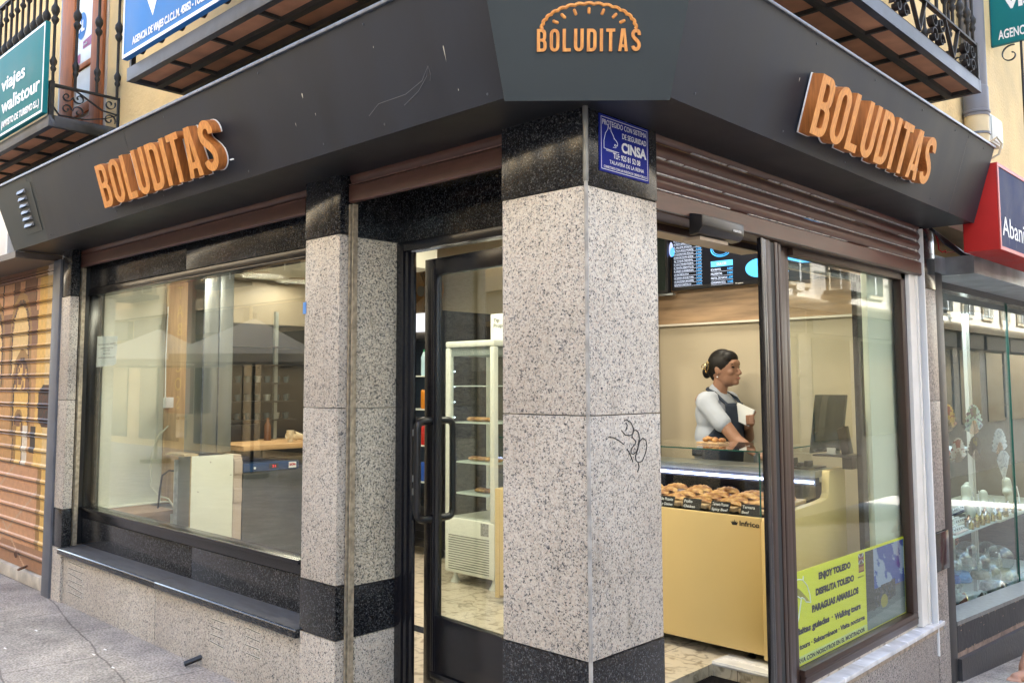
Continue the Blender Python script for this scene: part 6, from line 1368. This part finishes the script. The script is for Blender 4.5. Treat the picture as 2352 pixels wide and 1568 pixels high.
s = MB(); s.ell((hx, hy, G0+1.16), (.125, .175, .26), 24, 14); s.cap((hx, hy-.16, G0+1.34), (hx, hy+.16, G0+1.34), .066, .066); s.cap((hx, hy-.19, G0+1.33), (hx+.01, hy-.21, G0+1.20), .06, .056); s.cap((hx, hy+.19, G0+1.33), (hx-.01, hy+.21, G0+1.20), .06, .056)
put('top', remesh(s, .012, 3, Vector(P2_.location)), mat('red cloth', (.4, .02, .03)), P2_)
s = MB(); s.ell((hx-.015, hy, G0+1.59), (.09, .082, .10), 20, 14); s.ell((hx-.06, hy, G0+1.50), (.05, .075, .10), 16, 12); put('hair', remesh(s, .010, 2, Vector(P2_.location)), M_HAIR, P2_)
s = MB(); s.box((fx-.03, fy-.165, G0+.001), (fx+.075, fy+.06, G0+.012)); s.box((hx+.07, hy-.1, G0+.001), (hx+.16, hy+.12, G0+.012)); s.build('sandal', mat('tan sandal', (.25, .13, .07), .6), P2_, bevel=.004)

# ================================================================ souvenir window goods
M_DISP = mat('display cream', (.46, .46, .36), .6)
def shelf(label, y0, y1, z, x0=-.95, x1=-.27, mt=None): q = MB(); q.box((x0, y0, z-.015), (x1, y1, z)); return tag(q.build('display_shelf', mt or mat('pale glass shelf', (.50, .60, .58), .2), bevel=.002), label, 'shelf')
shelf('pale shelf with earring cards in the souvenir window', 4.2, 5.58, .505)
shelf('pale shelf under the necklace busts farther right in the souvenir window', 5.62, 8.0, .50, x0=-1.0, x1=-.26, mt=M_DISP)
q = MB(); q.box((-.62, 4.72, .0), (-.55, 4.80, .489)); q.box((-.6, 5.35, .0), (-.54, 5.42, .48)); tag(q.build('shelf_bracket', M_DISP), 'white upright legs under the earring shelf', 'bracket')
q = MB(); q.box((-1.2, 3.75, -.16), (-.26, 5.6, -.145)); tag(q.build('window_floor_cloth', mat('grey felt', (.30, .34, .34), .9, var=.2, vscale=9)), 'grey felt lining on the souvenir window floor', 'cloth')
shelf('white plinth board under the snow globes', 5.45, 8.0, -.10, x0=-.9, x1=-.24, mt=mat('white plinth', (.62, .70, .66), .4))
def fan_thing(c, r, face, c1, c2, c3, label, tilt=0, spread=78, closed=False):
    T = thing('folding_fan', label, 'fan', c, group='folding fans in the souvenir window')
    q = MB(); c = Vector(c); nu = 28
    def colr(u_, v_):
        h_ = hsh(int(u_*28), int(v_*9)+int(c[1]*37))
        dx = (u_-.5)*2; 
        if abs(dx) < .28 and .3 < v_ < .85: return c3 if h_ > .35 else c2
        return c1 if h_ < .8 else c2
    Mr = Matrix.Rotation(R(tilt), 3, 'X')
    q.grid(lambda u_, v_: c+Mr @ Vector((.006*(1 if int(round(u_*nu)) % 2 else -1), (r*(.48+.52*v_))*math.sin(R(-spread+2*spread*u_)), (r*(.48+.52*v_))*math.cos(R(-spread+2*spread*u_)))), nu, 8, colf=colr)
    q.build('leaf', M_COL, T, smooth=0)
    q = MB()
    for k in range(15):
        a = R(-spread+2*spread*k/14); q.add([c+Mr @ Vector((.002*(k % 2), math.sin(a+d)*rr, math.cos(a+d)*rr)) for rr, d in ((.012, -.1), (r*.5, -.06), (r*.5, .06), (.012, .1))], [(0, 1, 2, 3)])
    q.build('ribs', mat('fan ribs %s' % face, {'wood': (.42, .22, .12), 'white': (.7, .7, .68), 'dark': (.10, .05, .04)}[face], .5), T, smooth=0, fix=False)
    return T
fan_thing((-.34, 4.72, 1.235), .21, 'dark', (.60, .44, .16), (.45, .08, .10), (.42, .10, .14), 'yellow folding fan with red flowers, upper left in the souvenir window')
fan_thing((-.33, 5.31, 1.195), .235, 'wood', (.55, .66, .64), (.30, .26, .40), (.20, .30, .30), 'pale blue folding fan with a painted scene and wooden ribs, largest in the souvenir window')
fan_thing((-.33, 4.90, 1.00), .19, 'dark', (.62, .60, .56), (.45, .06, .05), (.42, .12, .10), 'cream and red folding fan below the yellow fan')
fan_thing((-.34, 4.62, 1.00), .15, 'dark', (.55, .07, .06), (.45, .05, .05), (.6, .2, .15), 'plain red folding fan at the edge of the souvenir window', spread=60)
fan_thing((-.36, 5.42, .98), .20, 'dark', (.03, .08, .13), (.04, .12, .2), (.35, .33, .08), 'dark blue folding fan with yellow flowers', spread=65)
fan_thing((-.33, 5.98, 1.00), .22, 'wood', (.72, .74, .76), (.55, .58, .62), (.68, .70, .72), 'white lace folding fan standing tall at the right')
fan_thing((-.30, 5.95, .78), .26, 'white', (.74, .76, .78), (.60, .62, .66), (.70, .72, .74), 'white lace folding fan in front of the taller lace fan', spread=42)
def bust(c, s_, lab):
    T = thing('necklace_bust', lab, 'display bust', c, group='necklace busts in the souvenir window'); c = Vector(c); q = MB()
    q.ell(c+Vector((0.01, 0, .07*s_)), (.030*s_, .075*s_, .085*s_), 18, 14, Matrix.Rotation(R(-14), 3, 'Y')); q.ell(c+Vector((-.012, 0, .135*s_)), (.032*s_, .098*s_, .026*s_), 18, 12); q.cap(c+Vector((-.015, 0, .13*s_)), c+Vector((-.022, .0, .205*s_)), .036*s_, .030*s_, 16)
    put('bust', remesh(q, .009, 2, c), M_DISP, T)
    q = MB(); q.tube([c+Vector((.03*s_+.012*s_*math.sin(t)*2, .062*s_*math.cos(t), (.17-.12*math.sin(t))*s_)) for t in [i*math.pi/14 for i in range(15)]], .0045*s_, 6)
    q.build('necklace', mat('pearl', (.68, .68, .66), .25, .3), T)
for c, s_, lab in (((-.36, 5.22, .52), 1.25, 'cream necklace bust with a silver chain, middle of the souvenir window'), ((-.33, 5.55, .50), 1.05, 'cream necklace bust leaning between the two shelves'), ((-.40, 4.72, .51), .95, 'low cream necklace bust at the left of the earring shelf'), ((-.38, 4.55, .51), .85, 'small cream bust farthest left on the earring shelf'), ((-.34, 6.25, .51), 1.2, 'cream necklace bust at the right side of the window'), ((-.50, 5.75, .51), 1.15, 'cream necklace bust behind the white lace fan')): bust(c, s_, lab)
def cards(c, nx_, ny_, lab, base, tilt, sx=.045, sy=.04):
    T = thing('jewellery_tray', lab, 'tray', c, group='jewellery trays in the souvenir window'); c = Vector(c)
    Mt = Matrix.Translation(c) @ Matrix.Rotation(R(-tilt), 4, 'Y')
    q = MB(); q.box((-.02-ny_*sy, -.02, 0), (.02, nx_*sx+.02, .012), M=Mt); q.build('tray', base, T)
    q = MB()
    for i in range(nx_):
        for j in range(ny_): q.box((-j*sy-.012, i*sx+.004, .012), (-j*sy, i*sx+sx*.75, .012+sy*.8), M=Mt @ Matrix.Translation((0, 0, 0)))
    q.build('cards', mat('white card', (.72, .74, .72), .5), T)
    q = MB()
    for i in range(nx_):
        for j in range(ny_): q.ell(Mt @ Vector((-j*sy+.003, i*sx+sx*.4, .012+sy*.45)), .006, 6, 4)
    q.build('earrings', mat('silver', (.45, .43, .38), .2, .9), T)
M_FELT = mat('navy felt', (.015, .025, .07), .9); M_PINK = mat('pinkish tray', (.48, .38, .34), .7)
cards((-.62, 5.02, .56), 5, 4, 'navy felt ring tray standing behind the middle bust', M_FELT, 40, .055, .055)
cards((-.52, 5.55, .55), 5, 4, 'navy felt ring tray behind the white lace fan', M_FELT, 30, .05, .05)
cards((-.30, 4.62, .506), 5, 3, 'pinkish tray of small earring cards at the front of the shelf', M_PINK, 0, .05)
cards((-.42, 5.05, .506), 5, 3, 'pale tray of small earring cards in the middle of the shelf', M_DISP, 0, .05)
cards((-.62, 4.45, .506), 5, 3, 'grey tray of earring cards at the back left', M_STEELD, 10)
cards((-.28, 5.95, .501), 7, 2, 'white slab full of rings and silver pieces at the right', M_DISP, 0, .05)
cards((-.42, 4.75, .16), 9, 4, 'tilted grey tray of small charms under the earring shelf', mat('grey charm tray', (.35, .38, .38), .5), 35, .035, .05)
q = MB(); q.box((-.42, 4.58, .72), (-.34, 4.66, .90)); q.box((-.45, 4.78, .50), (-.40, 4.86, .98)); tag(q.build('bracelet_stand', mat('grey stand', (.32, .31, .28), .6)), 'grey upright bracelet stand behind the small busts', 'stand')
q = MB(); q.tube([(-.396, 4.82, .98-.012*k) for k in range(38)], .008, 6); tag(q.build('pearl_string', mat('pearl', (.7, .7, .7), .3)), 'string of pearls hanging on the grey stand', 'necklace')
M_GLB = glass('globe glass', (.90, .95, .95), .12)
gl_ = [((-.36, 4.90, .265), .095, (.12, .30, .55), 'large snow globe on a high base with a white animal at the left'), ((-.34, 4.66, .26), .07, (.05, .12, .35), 'blue tinted snow globe at the far left edge'), ((-.40, 5.22, .30), .075, (.40, .38, .33), 'snow globe at the back left of the cluster'), ((-.34, 5.32, .20), .08, (.45, .40, .30), 'snow globe in the second row left'), ((-.30, 5.42, .11), .085, (.36, .33, .28), 'snow globe in the middle of the cluster'), ((-.27, 5.42, .0), .085, (.30, .07, .05), 'snow globe with red base nearest the glass'), ((-.34, 5.85, .16), .11, (.42, .40, .20), 'largest clear snow globe at the right of the cluster'), ((-.28, 5.85, .02), .075, (.35, .30, .25), 'snow globe under the largest clear one'), ((-.27, 5.78, -.05), .05, (.10, .12, .12), 'small snow globe with black base at the front'), ((-.27, 6.0, -.05), .05, (.10, .12, .12), 'second small snow globe from the left at the front right'), ((-.27, 6.16, -.05), .045, (.12, .11, .1), 'third small snow globe from the left at the front right'), ((-.27, 6.32, -.05), .045, (.10, .12, .12), 'rightmost small snow globe at the front'), ((-.5, 6.1, .16), .09, (.42, .42, .35), 'snow globe behind the largest clear one')]
for c, r_, cc, lab in gl_:
    T = thing('snow_globe', lab, 'snow globe', (c[0], c[1], c[2]-r_), group='snow globes in the souvenir window')
    q = MB(); q.ell(c, r_, 20, 14); q.build('globe', M_GLB, T)
    q = MB(); q.lathe([(r_*.85, -r_*1.45), (r_*.9, -r_*1.2), (r_*.7, -r_*.72)], c, 16); q.build('base', mat('globe base %.2f%.2f' % (cc[0], cc[1]), cc, .5, var=.4, vscale=40), T)
    q = MB()
    for k in range(4): q.cap(Vector(c)+Vector((.0, (k-1.5)*r_*.28, -r_*.5)), Vector(c)+Vector((0, (k-1.5)*r_*.25, random.uniform(-.1, .35)*r_)), r_*.13, r_*.07, 6)
    q.build('figure', mat('globe figure', (.55, .52, .42), .5, var=.5, vscale=60), T)
q = MB()
for p_, r_ in (((-.36, 4.88, .10), .03),): q.ell(p_, (.03, .06, .022), 12, 8)
for d in (-.04, -.02, .02, .045): q.cap((-.36, 4.88+d, .095), (-.36, 4.88+d, .05), .007, .005, 6)
q.cap((-.36, 4.82, .11), (-.36, 4.80, .135), .014, .010, 8); q.lathe([(.09, -.02), (.10, .0), (.095, .045)], (-.36, 4.88, .0), 18)
tag(q.build('animal_figurine', mat('pale figurine', (.45, .50, .44), .5, var=.4, vscale=30)), 'small white animal figurine on a round green base below the left snow globe', 'figurine')
T = thing('painted_bowl', 'red brown painted bowl with gold rim tipped on its side in the souvenir window', 'bowl', (-.32, 4.88, -.08))
Mb_ = frame((.75, .35, .15)); q = MB(); q.lathe([(.02, -.085), (.05, -.08), (.085, -.05), (.104, 0), (.098, 0), (.08, -.045), (.045, -.07), (.001, -.074)], (-.30, 4.87, -.045), 28, Mb_); q.build('bowl', mat('painted red brown', (.26, .07, .035), .25, var=.6, vscale=35, coat=.4), T)
q = MB(); q.tube([Vector((-.30, 4.87, -.045))+Mb_ @ Vector((.102*math.cos(a), .102*math.sin(a), 0)) for a in [i*math.pi/16 for i in range(32)]], .004, 6, closed=True); q.build('gold_rim', mat('gold rim', (.65, .45, .15), .3, .9), T)
for k, (y, z, w_, h_, x_, lab) in enumerate(((4.15, 1.62, .13, .17, -.5, 'small framed picture high up at the left of the souvenir window'), (4.45, 1.36, .30, .42, -.72, 'octagonal landscape print in a white mount'), (5.15, 1.32, .32, .42, -.74, 'second landscape print in a white mount'), (4.30, 1.12, .16, .20, -.62, 'small engraved plate above the yellow fan'))):
    T = thing('framed_picture', lab, 'picture', (x_, y+w_/2, z))
    q = MB(); q.box((x_-.015, y-.03, z-.03), (x_, y+w_+.03, z+h_+.03)); q.build('mount', M_FW if k in (1, 2) else M_STEELD, T)
    q = MB(); q.grid(lambda u_, v_: (x_+.002, y+w_*(u_ if .08 < v_ < .92 or 1 else .5), z+h_*v_), 14, 18, colf=lambda u_, v_: (.55, .56, .52) if (u_ < .15 and v_ < .1) or (u_ > .85 and v_ < .1) else ((.05, .07, .06) if hsh(int(u_*14), int(v_*9)+k) > .35 and abs(u_-.4) > .12 else (.20, .26, .08))); q.build('print', M_COLG, T, smooth=0)
q = MB(); q.box((-.95, 4.0, 1.02), (-.60, 6.2, 1.04)); q.box((-.98, 4.6, 1.05), (-.93, 5.4, 1.33)); tag(q.build('back_board', mat('grey blue board', (.36, .42, .45), .5)), 'grey white board at the back of the souvenir window', 'board')
for k, (y, z, s_) in enumerate(((5.35, 1.05, .1), (5.5, 1.06, .14), (5.62, 1.05, .1), (5.8, 1.08, .12))):
    q = MB(); q.lathe([(s_*.3, 0), (s_*.15, s_*.4), (s_*.4, s_*.9), (s_*.2, s_*1.6), (s_*.1, s_*2)], (-.8, y, z), 10); tag(q.build('ornament', mat('dark ornament', (.09, .09, .075), .4, .3, var=.5, vscale=40)), 'dark metal ornament, %s from the left at the back of the souvenir window' % ('first', 'second', 'third', 'fourth')[k], 'ornament', 'metal ornaments in the souvenir window')
for k in range(7):
    q = MB(); y = 5.02+k*.07; q.tube([(-.3, y, -.125), (-.26, y+.06, -.12), (-.3, y+.12, -.11)], .008, 6); q.ell((-.29, y+.03, -.12), (.02, .035, .012), 8, 6)
    tag(q.build('bracelet', mat('enamel %d' % (k % 3), [(.05, .12, .2), (.4, .33, .15), (.3, .3, .3)][k % 3], .25, .5)), 'enamel bracelet, %s from the left beside the painted bowl' % ('first', 'second', 'third', 'fourth', 'fifth', 'sixth', 'seventh')[k], 'bracelet', 'bracelets on the window floor')

# more stock filling the window: boxed cards, tins, plates, magnets, small frames
ordw = ['first', 'second', 'third', 'fourth', 'fifth', 'sixth', 'seventh', 'eighth', 'ninth', 'tenth', 'eleventh', 'twelfth', 'thirteenth', 'fourteenth']
stock = [(.26, .06, .05), (.05, .08, .20), (.42, .36, .12), (.50, .50, .46), (.08, .16, .10), (.30, .18, .09), (.06, .06, .07), (.55, .42, .28)]
def row(name, cat, txt, grp, n_, fn, mk):
    for k in range(n_):
        x, y, z = fn(k); T = thing(name, '%s, %s from the left %s' % (txt[0], ordw[k], txt[1]), cat, (x, y, z), group=grp); mk(T, x, y, z, k)
def mk_card(T, x, y, z, k):
    hgt = random.uniform(.07, .12); wd = random.uniform(.05, .085); c = stock[(k*3+1) % 8]
    Mt = Matrix.Translation((x, y, z)) @ Matrix.Rotation(R(-12), 4, 'Y')
    MB().box((-.012, -wd/2, 0), (.0, wd/2, hgt), M=Mt).build('box', mat('stock %d' % ((k*3+1) % 8), c, .45, var=.5, vscale=60), T, bevel=.002)
    MB().box((.0005, -wd*.38, hgt*.2), (.002, wd*.38, hgt*.8), M=Mt).build('printed_label', mat('stock label %d' % (k % 3), [(.55, .52, .42), (.45, .30, .12), (.30, .36, .42)][k % 3], .4, var=.7, vscale=90), T)
row('souvenir_box', 'souvenir', ('small printed souvenir box', 'on the back shelf of the souvenir window'), 'souvenir boxes on the back shelf', 13, lambda k: (-.86, 4.25+.135*k, 1.045), mk_card)
row('souvenir_box', 'souvenir', ('small printed souvenir box', 'behind the necklace busts'), 'souvenir boxes behind the busts', 12, lambda k: (-.80, 4.25+.15*k, .51), mk_card)
def mk_plate(T, x, y, z, k):
    r_ = .055+.012*(k % 3); q = MB(); q.lathe([(.001, .004), (r_*.6, .003), (r_, .016), (r_*1.0, .020), (r_*.6, .008), (.001, .008)], (x, y, z+r_), 22, frame((1, -.15, .25))); q.build('dish', mat('plate %d' % (k % 4), [(.10, .16, .34), (.36, .10, .05), (.40, .30, .08), (.06, .07, .06)][k % 4], .25, var=.8, vscale=70, coat=.3), T)
row('painted_plate', 'plate', ('small painted souvenir plate', 'standing on the lower back ledge'), 'painted plates in the souvenir window', 10, lambda k: (-.70, 4.45+.16*k, .22), mk_plate)
row('painted_plate', 'plate', ('small painted souvenir plate', 'hanging at the top back of the window'), 'painted plates high in the window', 11, lambda k: (-.98, 4.2+.19*k, 1.62+.10*(k % 2)), mk_plate)
q = MB(); q.box((-1.0, 4.2, .19), (-.60, 6.3, .215)); tag(q.build('back_ledge', mat('dark ledge', (.05, .05, .05), .5)), 'dark low ledge carrying the painted plates', 'shelf')
def mk_tin(T, x, y, z, k):
    q = MB(); r_ = .018+.006*(k % 3); q.lathe([(r_, 0), (r_*1.1, .01), (r_*1.1, .035+.012*(k % 4)), (r_*.5, .05+.012*(k % 4)), (r_*.2, .07+.012*(k % 4))], (x, y, z), 12); q.build('trinket', mat('metal %d' % (k % 3), [(.45, .34, .12), (.35, .35, .34), (.20, .12, .07)][k % 3], .25, .8, var=.4, vscale=60), T)
row('trinket', 'trinket', ('small shiny trinket', 'along the front of the earring shelf'), 'trinkets on the earring shelf', 14, lambda k: (-.285-.02*(k % 3), 4.98+.045*k, .506), mk_tin)
row('trinket', 'trinket', ('small shiny trinket', 'among the snow globes'), 'trinkets among the globes', 14, lambda k: (-.26-.03*(k % 3), 4.98+.06*k, -.145+.05*(k % 2)), mk_tin)
row('trinket', 'trinket', ('small shiny trinket', 'on the right hand shelf'), 'trinkets on the right shelf', 12, lambda k: (-.28-.05*(k % 3), 5.68+.065*k, .502), mk_tin)

# ================================================================ the buildings across the streets (behind the camera, seen in the panes)
def facade(name, label, org, u_, L, H, wallm, seed, shops=True, depth=6):
    rnd = random.Random(seed); T = thing(name, label, 'building', org); u_ = Vector(u_); nn = u_.cross(Vector((0, 0, 1)))  # towards the street
    M4 = Matrix((( u_.x, nn.x, 0, org[0]), (u_.y, nn.y, 0, org[1]), (0, 0, 1, 0), (0, 0, 0, 1)))
    q = MB(); q.box((0, -depth, -1.5), (L, 0, H), M=M4); q.build('wall', wallm, T, smooth=0)
    q = MB(); k = 0; z = 4.0
    qs = MB(); qb = MB(); qg = MB()
    while z < H-1.5:
        x = .8
        while x < L-1.6:
            q.box((x-.1, 0, z-.1), (x+1.2, .06, z+2.1), M=M4); qg.box((x, .061, z), (x+1.1, .075, z+2.0), M=M4); qs.box((x+.52, .076, z), (x+.58, .09, z+2.0), M=M4)
            if rnd.random() < .7: qb.box((x-.3, 0, z-.2), (x+1.4, .5, z-.1), M=M4); [qb.box((x-.3+.1*j, .46, z-.1), (x-.285+.1*j, .475, z+.9), M=M4) for j in range(17)]; qb.box((x-.3, .45, z+.9), (x+1.4, .49, z+.93), M=M4)
            x += 2.3
        z += 3.1
    q.build('window_surround', M_CREAM, T); qg.build('window', mat('far window', (.05, .06, .07), .1), T); qs.build('glazing_bar', M_SIGNW, T); qb.build('balcony', M_IRON, T)
    g_ = MB(); a_ = MB(); x = .5
    while x < L-2.5:
        g_.box((x, 0, .2), (x+2.2, .03, 2.7), M=M4); a_.box((x-.2, 0, 2.8), (x+2.4, .15, 3.3), M=M4); x += 3.0
    st_ = MB(); st_.box((0, 0, 3.35), (L, .22, 3.62), M=M4); st_.box((0, 0, 6.7), (L, .18, 6.9), M=M4); st_.build('string_course', M_CREAM, T)
    qn = MB()
    for xq in [i_*6.0+.1 for i_ in range(int(L/6))]:
        for zq in range(18): qn.box((xq, 0, .3+zq*.5), (xq+.42, .07, .3+zq*.5+.44), M=M4)
    qn.build('corner_stones', mat('pale stone block', (.66, .62, .54), .8), T)
    g_.build('shop_window', mat('far shop', (.03, .03, .032), .15), T); a_.build('shop_sign', mat('far sign', (.14, .13, .12), .5), T)
    q = MB(); q.box((-.02, .0, .0), (.35, .05, H), M=M4)
    zz = .3
    q.build('corner_stones', M_PLAST2, T); return T, M4
T, M4 = facade('opposite_building', 'yellow building with iron balconies across the left street', (5.5, -7.6, 0), (-1, 0, 0), 50, 9.5, mat('far plaster', (.66, .53, .33), .9, var=.1, vscale=2), 3)
T2, M42 = facade('opposite_building', 'pale building with iron balconies across the right street', (7.4, 42, 0), (0, -1, 0), 47, 9.5, mat('far pale plaster', (.55, .52, .47), .9, var=.1, vscale=2), 5)
T = thing('tobacconist_sign', 'brown vertical tobacconist sign across the left street', 'sign', (-18.5, -7.5, 1.0))
q = MB(); q.box((-19.1, -7.40, .9), (-17.9, -7.3, 4.2)); q.build('board', mat('tobacco maroon', (.20, .05, .03), .4), T)
for k, ch in enumerate('TABACOS'): text(ch, 'lettering', mat('tobacco yellow', (.62, .42, .05), .4), T, (-18.5, -7.299, 3.65-.44*k), (-1, 0, 0), (0, 0, 1), .33, align='CENTER')
for k, (x, y) in enumerate(((-11.5, -5.2), (-15.5, -5.4))):
    T = thing('parasol', ('pale terrace parasol across the left street, nearer the corner', 'pale terrace parasol across the left street, farther from the corner')[k], 'parasol', (x, y, 0), group='terrace parasols across the street')
    q = MB(); q.lathe([(1.5, 1.95), (1.5, 2.08), (.05, 2.7)], (x, y, 0), 4); q.build('canopy', mat('parasol cloth', (.40, .36, .28), .9), T, smooth=0)
    q = MB(); q.lathe([(.03, gz(x, y)), (.03, 2.8)], (x, y, 0), 10); q.build('pole', M_BLK, T); q = MB(); q.lathe([(.3, gz(x, y)), (.3, .12)], (x, y, 0), 20); q.build('base', M_BLK, T)
bpy.context.view_layer.update()
